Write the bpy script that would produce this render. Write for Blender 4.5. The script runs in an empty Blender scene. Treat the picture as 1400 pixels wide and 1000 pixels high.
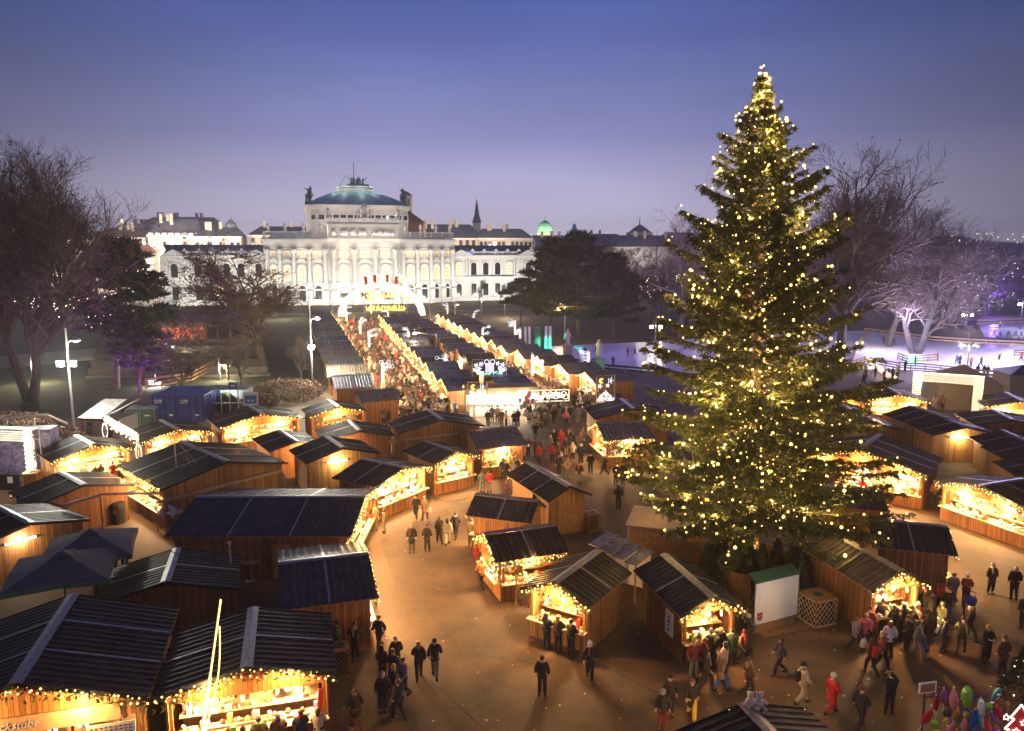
import bpy, math, random
import numpy as np
from mathutils import Vector, Matrix
R=math.radians; rnd=random.Random(11); PI=math.pi
sc=bpy.context.scene; COL=sc.collection
# ---------------------------------------------------------------- camera
F=1040.0; CH=18.0; PT=math.atan(155/F); CP,SP=math.cos(PT),math.sin(PT)
cam=bpy.data.cameras.new('camera'); cam.lens=36*F/1400; cam.sensor_width=36; cam.clip_end=6000; cam.clip_start=.5
co=bpy.data.objects.new('camera',cam); COL.objects.link(co); co.location=(0,0,CH); co.rotation_euler=(PI/2-PT,0,0); sc.camera=co
def U(px,py,z=0.0):
    """where the sight line through a photo pixel meets the level z"""
    a=(px-700)/F; b=(500-py)/F
    d=(a,CP+b*SP,-SP+b*CP); t=(z-CH)/d[2]
    return Vector((d[0]*t,d[1]*t,z))
def V(px,py,Y):
    """the point at ground distance Y on the sight line through a photo pixel"""
    a=(px-700)/F; b=(500-py)/F
    d=(a,CP+b*SP,-SP+b*CP); t=Y/d[1]
    return Vector((d[0]*t,Y,CH+d[2]*t))
# ---------------------------------------------------------------- materials
def mat(name,col,rough=.6,metal=0.,noise=None,bump=None,emit=0.,ecol=None,spec=None,trans=0.):
    m=bpy.data.materials.new(name); m.use_nodes=True; nt=m.node_tree; b=nt.nodes['Principled BSDF']
    b.inputs['Base Color'].default_value=(*col,1); b.inputs['Roughness'].default_value=rough; b.inputs['Metallic'].default_value=metal
    if spec is not None: b.inputs['Specular IOR Level'].default_value=spec
    if emit:
        b.inputs['Emission Color'].default_value=(*(ecol or col),1); b.inputs['Emission Strength'].default_value=emit
        m.cycles.emission_sampling='NONE'
    if noise:
        tc=nt.nodes.new('ShaderNodeTexCoord'); n=nt.nodes.new('ShaderNodeTexNoise'); n.inputs['Scale'].default_value=noise[0]; n.inputs['Detail'].default_value=6
        n.inputs['Roughness'].default_value=.65
        nt.links.new(tc.outputs['Object'],n.inputs['Vector'])
        r=nt.nodes.new('ShaderNodeValToRGB'); k=noise[1]
        r.color_ramp.elements[0].position=.3; r.color_ramp.elements[1].position=.72
        r.color_ramp.elements[0].color=(*[max(0,c*(1-k)) for c in col],1); r.color_ramp.elements[1].color=(*[min(1,c*(1+k)) for c in col],1)
        nt.links.new(n.outputs['Fac'],r.inputs['Fac']); nt.links.new(r.outputs['Color'],b.inputs['Base Color'])
        if bump:
            bp=nt.nodes.new('ShaderNodeBump'); bp.inputs['Strength'].default_value=bump; bp.inputs['Distance'].default_value=.03
            nt.links.new(n.outputs['Fac'],bp.inputs['Height']); nt.links.new(bp.outputs['Normal'],b.inputs['Normal'])
    return m
def wood(name,col,n=6.,rough=.6):
    """upright boards: dark joints, a tint of its own for every board, streaky grain"""
    m=mat(name,col,rough); nt=m.node_tree; b=nt.nodes['Principled BSDF']; N=nt.nodes.new; L=nt.links.new
    tc=N('ShaderNodeTexCoord'); sx=N('ShaderNodeSeparateXYZ'); L(tc.outputs['Object'],sx.inputs[0])
    ad=N('ShaderNodeMath'); L(sx.outputs['X'],ad.inputs[0]); L(sx.outputs['Y'],ad.inputs[1])
    mu=N('ShaderNodeMath'); mu.operation='MULTIPLY'; mu.inputs[1].default_value=n; L(ad.outputs[0],mu.inputs[0])
    fr=N('ShaderNodeMath'); fr.operation='FRACT'; L(mu.outputs[0],fr.inputs[0])
    fl=N('ShaderNodeMath'); fl.operation='FLOOR'; L(mu.outputs[0],fl.inputs[0])
    wn=N('ShaderNodeTexWhiteNoise'); wn.noise_dimensions='1D'; L(fl.outputs[0],wn.inputs['W'])
    mp=N('ShaderNodeMapping'); mp.inputs['Scale'].default_value=(6,6,.7); L(tc.outputs['Object'],mp.inputs['Vector'])
    gn=N('ShaderNodeTexNoise'); gn.inputs['Scale'].default_value=3; gn.inputs['Detail'].default_value=5; L(mp.outputs[0],gn.inputs['Vector'])
    a2=N('ShaderNodeMath'); a2.operation='MULTIPLY_ADD'; a2.inputs[1].default_value=.55; L(wn.outputs['Value'],a2.inputs[0]); L(gn.outputs['Fac'],a2.inputs[2])
    cr=N('ShaderNodeValToRGB'); cr.color_ramp.elements[0].position=.3; cr.color_ramp.elements[1].position=1.1 if False else 1.
    cr.color_ramp.elements[0].color=(*[c*.5 for c in col],1); cr.color_ramp.elements[1].color=(*[min(1,c*1.45) for c in col],1)
    L(a2.outputs[0],cr.inputs[0])
    gp=N('ShaderNodeMath'); gp.operation='GREATER_THAN'; gp.inputs[1].default_value=.1; L(fr.outputs[0],gp.inputs[0])
    mx=N('ShaderNodeMix'); mx.data_type='RGBA'; L(gp.outputs[0],mx.inputs[0]); mx.inputs[6].default_value=(*[c*.16 for c in col],1); L(cr.outputs[0],mx.inputs[7])
    L(mx.outputs[2],b.inputs['Base Color'])
    return m
M={}
def addm(k,*a,**kw): M[k]=mat(k,*a,**kw); return M[k]
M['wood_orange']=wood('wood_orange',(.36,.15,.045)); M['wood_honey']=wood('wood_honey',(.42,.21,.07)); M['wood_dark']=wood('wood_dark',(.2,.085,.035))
M['wood_pale']=wood('wood_pale',(.46,.29,.14),4); M['wood_stripe']=wood('wood_stripe',(.3,.14,.05),2.6)
addm('plain_wood',(.42,.22,.08),.55,noise=(5,.35)); addm('pale_plank',(.6,.42,.24),.6,noise=(4,.2)); addm('lattice_wood',(.3,.16,.07),.7)
addm('roof_metal',(.033,.028,.027),.6,.1,spec=.2,noise=(1.2,.45),bump=.1); addm('roof_brown',(.10,.075,.06),.6,.1,spec=.25,noise=(1.2,.4),bump=.1)
addm('roof_blue',(.042,.039,.05),.6,.1,spec=.22,noise=(1.2,.4),bump=.1); addm('roof_tan',(.26,.2,.15),.5,.2,noise=(1.2,.4),bump=.1); addm('roof_slate',(.13,.13,.19),.45,.25,noise=(1.2,.4),bump=.1)
addm('roof_grey',(.19,.18,.17),.45,.55,noise=(1.2,.3),bump=.1)
addm('flashing',(.3,.28,.27),.4,.7,noise=(6,.4)); addm('dark_metal',(.03,.03,.033),.45,.6); addm('steel',(.32,.32,.33),.4,.8); addm('white_paint',(.75,.74,.72),.45,noise=(3,.06))
addm('fir',(.045,.075,.02),.65,noise=(8,.5)); addm('fir_dark',(.016,.028,.014),.7,noise=(.8,.5)); addm('spruce',(.095,.108,.02),.6,noise=(1.5,.45)); addm('spruce_dark',(.045,.06,.015),.65,noise=(1.5,.4))
addm('bark',(.12,.085,.06),.85,noise=(2,.4)); addm('bark_grey',(.085,.072,.062),.85,noise=(2,.4)); addm('twig',(.12,.088,.074),.85,noise=(.5,.35)); addm('twig_grey',(.17,.13,.125),.85,noise=(.5,.3))
addm('dry_leaf',(.14,.075,.04),.8,noise=(1,.4))
addm('bulb',(1,.72,.3),emit=5.,ecol=(1,.63,.165)); addm('bulb_white',(1,.9,.7),emit=4.,ecol=(1,.84,.58)); addm('bulb_cold',(.8,.9,1),emit=2.6,ecol=(.92,.95,1)); addm('bulb_gold',(1,.7,.15),emit=2.2,ecol=(1,.72,.12))
addm('bulb_teal',(.3,1,.8),emit=2.5,ecol=(.3,1,.8)); addm('bulb_violet',(.6,.4,1),emit=4,ecol=(.62,.5,1)); addm('bulb_pink',(1,.6,.6),emit=3,ecol=(1,.62,.55)); addm('bulb_portal',(1,.9,.7),emit=4.2,ecol=(1,.84,.55)); addm('tube_light',(1,1,.9),emit=9,ecol=(1,.86,.6)); addm('flood_lens',(1,1,.9),emit=60,ecol=(1,.97,.85))
addm('lit_pane',(.9,.7,.4),emit=.6,ecol=(1,.8,.52)); addm('lit_window',(.9,.8,.6),emit=1.5,ecol=(1,.85,.55)); addm('dark_pane',(.02,.022,.03),.12,0.,spec=.8)
addm('red_window',(.9,.2,.1),emit=.55,ecol=(1,.28,.16))
addm('stone',(.58,.55,.5),.75,noise=(.35,.1)); addm('stone_trim',(.66,.63,.58),.7,noise=(.6,.08)); addm('stone_grey',(.42,.41,.42),.8,noise=(.2,.14)); addm('stone_warm',(.5,.43,.36),.8,noise=(.2,.14))
addm('copper',(.36,.64,.6),.55,.2,noise=(.25,.22)); addm('bronze',(.05,.14,.14),.5,.4,noise=(1,.4)); addm('slate_blue',(.07,.085,.16),.55,noise=(.3,.3)); addm('slate',(.17,.18,.23),.6,noise=(.3,.25)); addm('tile_red',(.22,.075,.055),.7,noise=(.4,.25))
addm('rubber',(.02,.02,.02),.8); addm('red_cloth',(.5,.03,.03),.8); addm('canvas_grey',(.1,.098,.1),.8,noise=(2,.2)); addm('canvas_tan',(.5,.38,.22),.8,noise=(2,.12)); addm('container_blue',(.03,.055,.28),.5,noise=(1.5,.25)); addm('toilet_green',(.035,.07,.045),.5); addm('kiosk_wall',(.52,.42,.35),.6,noise=(2,.1)); addm('rust_red',(.35,.1,.05),.6,noise=(3,.3))
addm('mural',(.16,.15,.3),.6,noise=(3,.8)); addm('sign_white',(.82,.81,.78),.5,noise=(1.3,.05)); addm('sign_green',(.05,.16,.1),.5); addm('emblem_red',(.45,.03,.05),.5); addm('ink',(.03,.03,.03),.6); addm('sign_blue',(.04,.2,.5),.5); addm('glass',(.55,.6,.6),.1,trans=1.)
for k,c in dict(w_white=(.8,.78,.72),w_red=(.6,.05,.04),w_gold=(.7,.5,.12),w_green=(.08,.25,.1),w_blue=(.15,.25,.5),w_brown=(.3,.15,.07),w_pink=(.8,.4,.42),w_cream=(.8,.68,.46),w_black=(.03,.03,.035)).items(): addm(k,c,.5)
WARES=['w_white','w_cream','w_red','w_gold','w_green','w_brown','w_pink','w_white','w_cream','w_blue']
for k,c in dict(w_0=(.5,.3,.22)).items(): addm('skin',c,.55)
addm('hair_dark',(.03,.02,.015),.6); addm('hair_brown',(.1,.055,.03),.6); addm('hair_blond',(.42,.28,.12),.6); addm('hair_grey',(.3,.29,.28),.6)
COATS=dict(black=(.014,.014,.017),dark=(.03,.028,.03),navy=(.02,.026,.06),brown=(.1,.055,.03),tan=(.32,.2,.1),red=(.5,.022,.025),cream=(.55,.45,.32),beige=(.42,.34,.25),olive=(.085,.085,.035),grey=(.16,.16,.17),white=(.66,.64,.62),pink=(.55,.12,.17),green=(.05,.1,.06),purple=(.13,.04,.16),blue=(.05,.12,.4),yellow=(.65,.42,.04),camo=(.16,.13,.07),orange=(.55,.2,.04),hivis=(.5,.75,.1),maroon=(.17,.03,.035))
for k,c in COATS.items(): addm('cloth_'+k,c,.85,noise=(9,.18))
for k in('roof_tan','roof_slate','roof_metal','roof_brown','roof_blue','roof_grey'):     # water streaks and settled dirt down the sheets
    q=M[k].node_tree; bb=q.nodes['Principled BSDF']; src=bb.inputs['Base Color'].links[0].from_socket
    t1=q.nodes.new('ShaderNodeTexCoord'); m1=q.nodes.new('ShaderNodeMapping'); m1.inputs['Scale'].default_value=(7,.9,.9); q.links.new(t1.outputs['Object'],m1.inputs[0]); n1=q.nodes.new('ShaderNodeTexNoise'); n1.inputs['Scale'].default_value=2.2; n1.inputs['Detail'].default_value=7; n1.inputs['Roughness'].default_value=.7; q.links.new(m1.outputs[0],n1.inputs['Vector'])
    r1=q.nodes.new('ShaderNodeMapRange'); r1.inputs['From Min'].default_value=.42; r1.inputs['From Max'].default_value=.7; r1.inputs['To Min'].default_value=.6; r1.inputs['To Max'].default_value=2.1; q.links.new(n1.outputs['Fac'],r1.inputs['Value'])
    x1=q.nodes.new('ShaderNodeMix'); x1.data_type='RGBA'; x1.blend_type='MULTIPLY'; x1.inputs[0].default_value=1; q.links.new(src,x1.inputs[6]); q.links.new(r1.outputs[0],x1.inputs[7]); q.links.new(x1.outputs[2],bb.inputs['Base Color'])
    r2=q.nodes.new('ShaderNodeMapRange'); r2.inputs['To Min'].default_value=.3; r2.inputs['To Max'].default_value=.7; q.links.new(n1.outputs['Fac'],r2.inputs['Value']); q.links.new(r2.outputs[0],bb.inputs['Roughness'])
# ---------------------------------------------------------------- mesh helpers
class MB:
    def __init__(s): s.v=[]; s.f=[]; s.m=[]
    def add(s,vs,fs,m=0):
        o=len(s.v); s.v.extend(tuple(v) for v in vs); s.f.extend(tuple(i+o for i in f) for f in fs); s.m.extend([m]*len(fs)); return s
    def box(s,c,d,rz=0.,m=0,M4=None):
        x,y,z=d[0]/2,d[1]/2,d[2]/2
        vs=[Vector((sx*x,sy*y,sz*z)) for sx in(-1,1) for sy in(-1,1) for sz in(-1,1)]
        if M4 is not None: vs=[M4@v for v in vs]
        elif rz: 
            q=Matrix.Rotation(rz,3,'Z'); vs=[q@v for v in vs]
        vs=[v+Vector(c) for v in vs]
        return s.add(vs,[(0,1,3,2),(4,6,7,5),(0,4,5,1),(2,3,7,6),(0,2,6,4),(1,5,7,3)],m)
    def beam(s,p,q,w,h,m=0,up=(0,0,1)):
        p=Vector(p);q=Vector(q); d=(q-p).normalized(); sd=d.cross(Vector(up))
        if sd.length<1e-4: sd=Vector((1,0,0))
        sd.normalize(); u=sd.cross(d)
        vs=[e+sd*a*w/2+u*b*h/2 for e in(p,q) for a,b in((-1,-1),(1,-1),(1,1),(-1,1))]
        return s.add(vs,[(3,2,1,0),(4,5,6,7),(0,1,5,4),(1,2,6,5),(2,3,7,6),(3,0,4,7)],m)
    def tube(s,p,q,r0,r1=None,n=8,m=0,cap=True):
        r1=r0 if r1 is None else r1
        p=Vector(p);q=Vector(q); d=(q-p)
        if d.length<1e-6: return s
        d.normalize(); a=Vector((0,0,1)) if abs(d.z)<.9 else Vector((1,0,0)); sd=d.cross(a).normalized(); u=sd.cross(d)
        vs=[e+(sd*math.cos(t)+u*math.sin(t))*r for e,r in((p,r0),(q,r1)) for t in [2*PI*i/n for i in range(n)]]
        fs=[(i,(i+1)%n,n+(i+1)%n,n+i) for i in range(n)]
        if cap: fs+= [tuple(range(n-1,-1,-1)),tuple(range(n,2*n))]
        return s.add(vs,fs,m)
    def lathe(s,prof,n=16,c=(0,0,0),m=0,sy=1.,M4=None):
        c=Vector(c); vs=[];fs=[]
        for r,z in prof:
            for i in range(n):
                v=Vector((r*math.cos(2*PI*i/n),r*math.sin(2*PI*i/n)*sy,z)); 
                if M4 is not None: v=M4@v
                vs.append(v+c)
        for k in range(len(prof)-1):
            for i in range(n): j=(i+1)%n; fs.append((k*n+i,k*n+j,(k+1)*n+j,(k+1)*n+i))
        fs.append(tuple(range(n-1,-1,-1))); fs.append(tuple((len(prof)-1)*n+i for i in range(n)))
        return s.add(vs,fs,m)
    def ball(s,c,r,m=0,n=6,k=4,sz=1.):
        prof=[(max(.02*r,r*math.sin(PI*i/k)),-r*sz*math.cos(PI*i/k)) for i in range(k+1)]
        return s.lathe(prof,n,c,m)
    def octa(s,c,r,m=0):
        c=Vector(c); vs=[c+Vector(d)*r for d in((1,0,0),(-1,0,0),(0,1,0),(0,-1,0),(0,0,1),(0,0,-1))]
        return s.add(vs,[(0,2,4),(2,1,4),(1,3,4),(3,0,4),(2,0,5),(1,2,5),(3,1,5),(0,3,5)],m)
    def prism(s,pts,z0,z1,m=0):
        n=len(pts); vs=[(p[0],p[1],z0) for p in pts]+[(p[0],p[1],z1) for p in pts]
        return s.add(vs,[tuple(range(n-1,-1,-1)),tuple(range(n,2*n))]+[(i,(i+1)%n,n+(i+1)%n,n+i) for i in range(n)],m)
    def slab(s,pts,off,m=0):
        """a planar outline given thickness by the vector off"""
        n=len(pts); o=Vector(off); vs=[Vector(p) for p in pts]+[Vector(p)+o for p in pts]
        return s.add(vs,[tuple(range(n-1,-1,-1)),tuple(range(n,2*n))]+[(i,(i+1)%n,n+(i+1)%n,n+i) for i in range(n)],m)
    def mesh(s,name,mats,smooth=False):
        me=bpy.data.meshes.new(name); me.from_pydata(s.v,[],s.f)
        if not isinstance(mats,(list,tuple)): mats=[mats]
        for k in mats: me.materials.append(M[k] if isinstance(k,str) else k)
        if len(mats)>1: me.polygons.foreach_set('material_index',s.m)
        if smooth: me.polygons.foreach_set('use_smooth',[True]*len(s.f))
        me.update(); return me
    def build(s,name,mats,parent=None,smooth=False,loc=None,rz=None):
        return link(name,s.mesh(name,mats,smooth),parent,loc,rz)
def link(name,data,parent=None,loc=None,rz=None):
    o=bpy.data.objects.new(name,data); COL.objects.link(o)
    if parent is not None: o.parent=parent
    if loc is not None: o.location=loc
    if rz is not None: o.rotation_euler=(0,0,rz)
    return o
def tag(o,label,cat,group=None,kind=None):
    if label: o['label']=label
    if cat: o['category']=cat
    if group: o['group']=group
    if kind: o['kind']=kind
    return o
def thing(name,label,cat,loc=(0,0,0),rz=0.,group=None):
    return tag(link(name,None,None,loc,rz),label,cat,group)
def struct(o): o['kind']='structure'; return o
def kids(o): return [c for c in bpy.data.objects if c.parent==o]
def dup(root,loc,rz,label=None,group=None,scale=None,kc=None):
    r=root.copy(); COL.objects.link(r); r.location=loc; r.rotation_euler=(0,0,rz)
    if scale: r.scale=(scale,)*3
    if label: r['label']=label
    if group: r['group']=group
    for ch in (kc[root.name] if kc else kids(root)):
        c=ch.copy(); COL.objects.link(c); c.parent=r
        for g in (kc.get(ch.name,[]) if kc else kids(ch)):
            d=g.copy(); COL.objects.link(d); d.parent=c
    return r
LIGHTN=0
def lamp(name,loc,power,col=(1,.55,.2),rad=.08,kind='POINT',aim=None,size=None,angle=None,blend=.5):
    l=bpy.data.lights.new(name,kind); l.energy=power; l.color=col
    if kind in('POINT','SPOT'): l.shadow_soft_size=rad
    if kind=='SPOT': l.spot_size=angle or R(100); l.spot_blend=blend
    if kind=='AREA':
        l.shape='RECTANGLE'; l.size,l.size_y=size
    o=bpy.data.objects.new(name,l); COL.objects.link(o); o.location=loc
    if aim is not None: o.rotation_euler=(Vector(aim)-Vector(loc)).to_track_quat('-Z','Y').to_euler()
    return o
def npmesh(name,verts,tri,mats,parent=None,mi=None,smooth=False):
    """verts (n,3), faces (k,3) or (k,4) as numpy arrays"""
    me=bpy.data.meshes.new(name); k=tri.shape[1]
    me.vertices.add(len(verts)); me.vertices.foreach_set('co',np.asarray(verts,np.float32).ravel())
    me.loops.add(tri.size); me.loops.foreach_set('vertex_index',tri.astype(np.int32).ravel())
    me.polygons.add(len(tri)); me.polygons.foreach_set('loop_start',np.arange(0,tri.size,k,dtype=np.int32)); me.polygons.foreach_set('loop_total',np.full(len(tri),k,np.int32))
    if not isinstance(mats,(list,tuple)): mats=[mats]
    for q in mats: me.materials.append(M[q])
    if mi is not None: me.polygons.foreach_set('material_index',mi.astype(np.int32))
    me.update(calc_edges=True); 
    return link(name,me,parent)
TEXTS={}
def text_mesh(txt,size,ext=.02,matk='ink',shear=0.):
    c=bpy.data.curves.new('lettering','FONT'); c.body=txt; c.size=size; c.extrude=ext; c.align_x='CENTER'; c.align_y='CENTER'; c.shear=shear
    o=bpy.data.objects.new('lettering',c); COL.objects.link(o)
    dg=bpy.context.evaluated_depsgraph_get(); me=bpy.data.meshes.new_from_object(o.evaluated_get(dg)); bpy.data.objects.remove(o)
    me.materials.clear(); me.materials.append(M[matk]); return me
# ---------------------------------------------------------------- market huts
def roof_slope(mb,L,W,He,Hr,side,p=.34,h=.045,m=0):
    """one ribbed sheet from ridge to eave, ribs running down the slope, with its own thickness"""
    n=max(6,int(L/p)); p=L/n; xs=[]
    for i in range(n):
        x=-L/2+i*p
        xs+= [(x,0),(x+p*.52,0),(x+p*.62,h),(x+p*.9,h)]
    xs.append((L/2,0)); o=len(mb.v)
    sl=math.hypot(W,Hr-He); nz=W/sl; ny=(Hr-He)/sl
    vs=[]
    for (x,e) in xs:
        for (yy,zz) in ((0,Hr),(W,He)):
            vs.append((x,side*(yy+ny*e),zz+nz*e))
    k=len(xs); 
    fs=[(2*i,2*i+1,2*i+3,2*i+2) if side<0 else (2*i+2,2*i+3,2*i+1,2*i) for i in range(k-1)]
    mb.add(vs,fs,m)
    # underside board
    t=.05
    mb.slab([(-L/2,0,Hr-.012),(L/2,0,Hr-.012),(L/2,side*W,He-.012),(-L/2,side*W,He-.012)],(0,0,-t),m+1)
def strand(pts,step,jit=.06):
    out=[]
    for a,b in zip(pts[:-1],pts[1:]):
        a=Vector(a);b=Vector(b); n=max(1,int((b-a).length/step))
        for i in range(n):
            q=a.lerp(b,(i+.5)/n); out.append(q+Vector((rnd.uniform(-jit,jit),rnd.uniform(-jit,jit),rnd.uniform(-jit*1.6,jit*.8))))
    return out
def garland(t,pts,step=.22,r=.045,rows=2,mk='bulb',wire=True):
    mb=MB()
    for k in range(rows):
        q=strand([Vector(p)+Vector((0,0,-.05-.16*k)) for p in pts],step*(1+.25*k))
        for v in q: mb.octa(v,r*rnd.uniform(.75,1.25),0)
        for a,b in zip(q[:-1],q[1:]): mb.tube(a,b,.008,n=3,m=1,cap=False)
    return mb.build('light_garland',[mk,'dark_metal'],t)
def needles(mb,c,n,s,spread,m=0):
    for i in range(n):
        q=Vector(c)+Vector((rnd.gauss(0,spread[0]),rnd.gauss(0,spread[1]),rnd.gauss(0,spread[2])))
        d=Vector((rnd.gauss(0,1),rnd.gauss(0,1),rnd.gauss(-.2,.7))).normalized()*s*rnd.uniform(.6,1.3); e=d.cross(Vector((rnd.gauss(0,1),rnd.gauss(0,1),1))).normalized()*s*.22
        mb.add([q-e,q+e,q+d],[(0,1,2)],m)
def fir_garland(t,pts,dens=9):
    mb=MB()
    for a,b in zip(pts[:-1],pts[1:]):
        a=Vector(a);b=Vector(b); n=max(2,int((b-a).length*dens/2))
        for i in range(n):
            q=a.lerp(b,(i+.5)/n)+Vector((0,0,-.22)); needles(mb,q,9,.2,(.07,.07,.13),0)
            if rnd.random()<.22: mb.ball(q+Vector((0,0,rnd.uniform(-.18,.05))),.09,rnd.choice([1,2]),6,4)
    return mb.build('fir_garland',['fir','w_red','w_gold'],t)
STALLS={}
def stall(name,fit,open_='a',label='',wood='wood_orange',roof='roof_metal',gar=None,light=1.,wares=True,tube=None,door='',fir=True,group='wooden market huts',trim=True,z0=0.,counter=.95,warm=(1,.49,.135),small=False,glow=None):
    X,Y,th,L,W,He,Hr=fit
    t=thing('market_hut',label,'market hut',(X,Y,z0),R(th),group)
    ov=.45; wx=L/2-ov*.8; wy=W-ov*.75; T=.07; Hw=He+ (Hr-He)*(1-wy/W)-.09
    sides={'a':((wx,-wy),(wx,wy)),'b':((-wx,wy),(-wx,-wy)),'l':((wx,wy),(-wx,wy)),'r':((-wx,-wy),(wx,-wy))}
    mb=MB()
    for k,(p,q) in sides.items():
        p=Vector((*p,0));q=Vector((*q,0)); d=(q-p).normalized(); n=Vector((d.y,-d.x,0)); ln=(q-p).length
        e=T if k in 'ab' else 0.
        if k in open_:
            mb.beam(p+n*0+Vector((0,0,counter/2)),q+Vector((0,0,counter/2)),T,counter)
            mb.beam(p+d*.09+Vector((0,0,(Hw+counter)/2)),p+d*.2+Vector((0,0,(Hw+counter)/2)),.11,Hw-counter); mb.beam(q-d*.2+Vector((0,0,(Hw+counter)/2)),q-d*.09+Vector((0,0,(Hw+counter)/2)),.11,Hw-counter)
            if Hw>2.34: mb.beam(p+d*.21+Vector((0,0,(Hw+2.3)/2)),q-d*.21+Vector((0,0,(Hw+2.3)/2)),T,Hw-2.3)
        else:
            mb.beam(p+d*(T/2)+Vector((0,0,Hw/2)),q-d*(T/2)+Vector((0,0,Hw/2)),T,Hw)
        if k in 'ab':
            xx=wx*(1 if k=='a' else -1)
            mb.slab([(xx-T/2,-wy,Hw+.003),(xx-T/2,wy,Hw+.003),(xx-T/2,0,Hr-.1)],(T,0,0))
    mb.build('wall',wood,t)
    rb=MB(); roof_slope(rb,L,W,He,Hr,1); roof_slope(rb,L,W,He,Hr,-1)
    rb.build('roof',[roof,'plain_wood'],t)
    if trim:
        fb=MB()
        for sg in (1,-1):
            s1=Vector((0,W*sg,He-Hr)); 
            for xx in ((0,) if L<5.2 else (-L/6,L/6)):
                pp=Vector((xx,0,Hr+.055)); fb.beam(pp,pp+s1*.995,.11,.02)
        cw=.22; sl=(Hr-He)/W
        for sg in (1,-1): fb.slab([(-L/2-.02,0,Hr+.075),(L/2+.02,0,Hr+.075),(L/2+.02,sg*cw,Hr+.075-cw*sl),(-L/2-.02,sg*cw,Hr+.075-cw*sl)],(0,0,.018))
        fb.build('ridge_cap','flashing',t)
        for xx in (L/2+.014,-L/2-.014):
            vb=MB()
            for sg in (1,-1): vb.beam((xx,0.012*sg,Hr-.03),(xx,sg*W,He-.03),.024,.16)
            vb.build('verge_board','dark_metal',t)
    def edge(k,o=.03):
        if k=='a': return [(L/2+o,-W,He),(L/2+o,0,Hr),(L/2+o,W,He)]
        if k=='b': return [(-L/2-o,W,He),(-L/2-o,0,Hr),(-L/2-o,-W,He)]
        if k=='l': return [(L/2,W+o,He),(-L/2,W+o,He)]
        return [(-L/2,-W-o,He),(L/2,-W-o,He)]
    wob=MB()
    for k in open_:
        p,q=sides[k]; p=Vector((*p,0));q=Vector((*q,0)); d=(q-p).normalized(); n=Vector((d.y,-d.x,0)); ln=(q-p).length
        # counter board, stepped display inside
        cb=MB(); cb.beam(p+n*.16+Vector((0,0,counter+.03)),q+n*.16+Vector((0,0,counter+.03)),.42,.05); cb.build('counter','pale_plank',t)
        db=MB(); steps=[(-.35,1.02),(-.75,1.35),(-1.1,1.72)]
        for o,z in steps: db.beam(p+d*.3+n*o+Vector((0,0,z)),q-d*.3+n*o+Vector((0,0,z)),.34,.03)
        db.beam(p+d*.3-n*1.36+Vector((0,0,1.25)),q-d*.3-n*1.36+Vector((0,0,1.25)),.03,2.3)
        db.build('display_shelf','plain_wood' if small else 'pale_plank',t)
        if wares:
            for o,z in steps+[(.12,counter+.035)]:
                x=.35
                while x<ln-.4:
                    w=rnd.uniform(.08,.26); h=rnd.uniform(.08,.3); mi=rnd.randrange(len(WARES))
                    c=p+d*(x+w/2)+n*(o+rnd.uniform(-.06,.06))
                    if rnd.random()<.5: wob.box(c+Vector((0,0,z+.02+h/2)),(w*.9,.2,h),math.atan2(d.y,d.x)+rnd.uniform(-.3,.3),mi)
                    else: wob.ball(c+Vector((0,0,z+.018+w*.45)),w*.45,mi,7,4)
                    x+=w+rnd.choice([.02,.05,.3])
            x=.4
            while x<ln-.4:     # things hung from the lintel
                h=rnd.uniform(.12,.34); w=rnd.uniform(.06,.16); c=p+d*x-n*rnd.uniform(.1,.7)+Vector((0,0,2.22-h/2-rnd.uniform(0,.1)))
                wob.box(c,(w,w,h),rnd.uniform(0,3),rnd.randrange(len(WARES))); x+=rnd.uniform(.14,.4)
        nl=max(1,int(ln/2.6))
        tb=MB()
        for i in range(nl):
            c=p.lerp(q,(i+.5)/nl)
            tb.tube(c-d*.35-n*.32+Vector((0,0,2.2)),c+d*.35-n*.32+Vector((0,0,2.2)),.035,n=6)
            if light>0:
                wpos=Matrix.Translation((X,Y,z0))@Matrix.Rotation(R(th),4,'Z')@(c-n*.2+Vector((0,0,2.12)))
                lamp('hut_lamp',wpos,900*light,(1,.62,.29),.06)
                w2=Matrix.Translation((X,Y,z0))@Matrix.Rotation(R(th),4,'Z')@(c+n*(ov+.15)+Vector((0,0,He-.05)))
                lamp('eave_lamp',w2,500*light,warm,.06)
        tb.build('tube_lamp','tube_light',t)
    if wares and wob.f:
        o=wob.build('wares',WARES,None,loc=(X,Y,z0),rz=R(th)); tag(o,'small goods crowded on the shelves of '+(label or 'a hut')[:60],'wares','wares',kind='stuff')
    for k in (open_ if gar is None else gar):
        e=edge(k); fine=Y<70
        garland(t,e,.2 if fine else .34,.042 if fine else .07,2 if fine else 1)
        if fir and fine:
            fir_garland(t,edge(k,-.05),10)
    for k in door:
        p,q=sides[k]; p=Vector((*p,0));q=Vector((*q,0)); d=(q-p).normalized(); n=Vector((d.y,-d.x,0)); c=p.lerp(q,.62)+n*(T/2+.012)
        b=MB(); b.beam(c-d*.5+Vector((0,0,1.02)),c+d*.5+Vector((0,0,1.02)),.035,2.0); dd=b.build('door','plain_wood',t)
        hb=MB(); hb.box(c+d*.4+n*.04+Vector((0,0,1.05)),(.04,.04,.14)); hb.build('handle','steel',dd)
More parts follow.
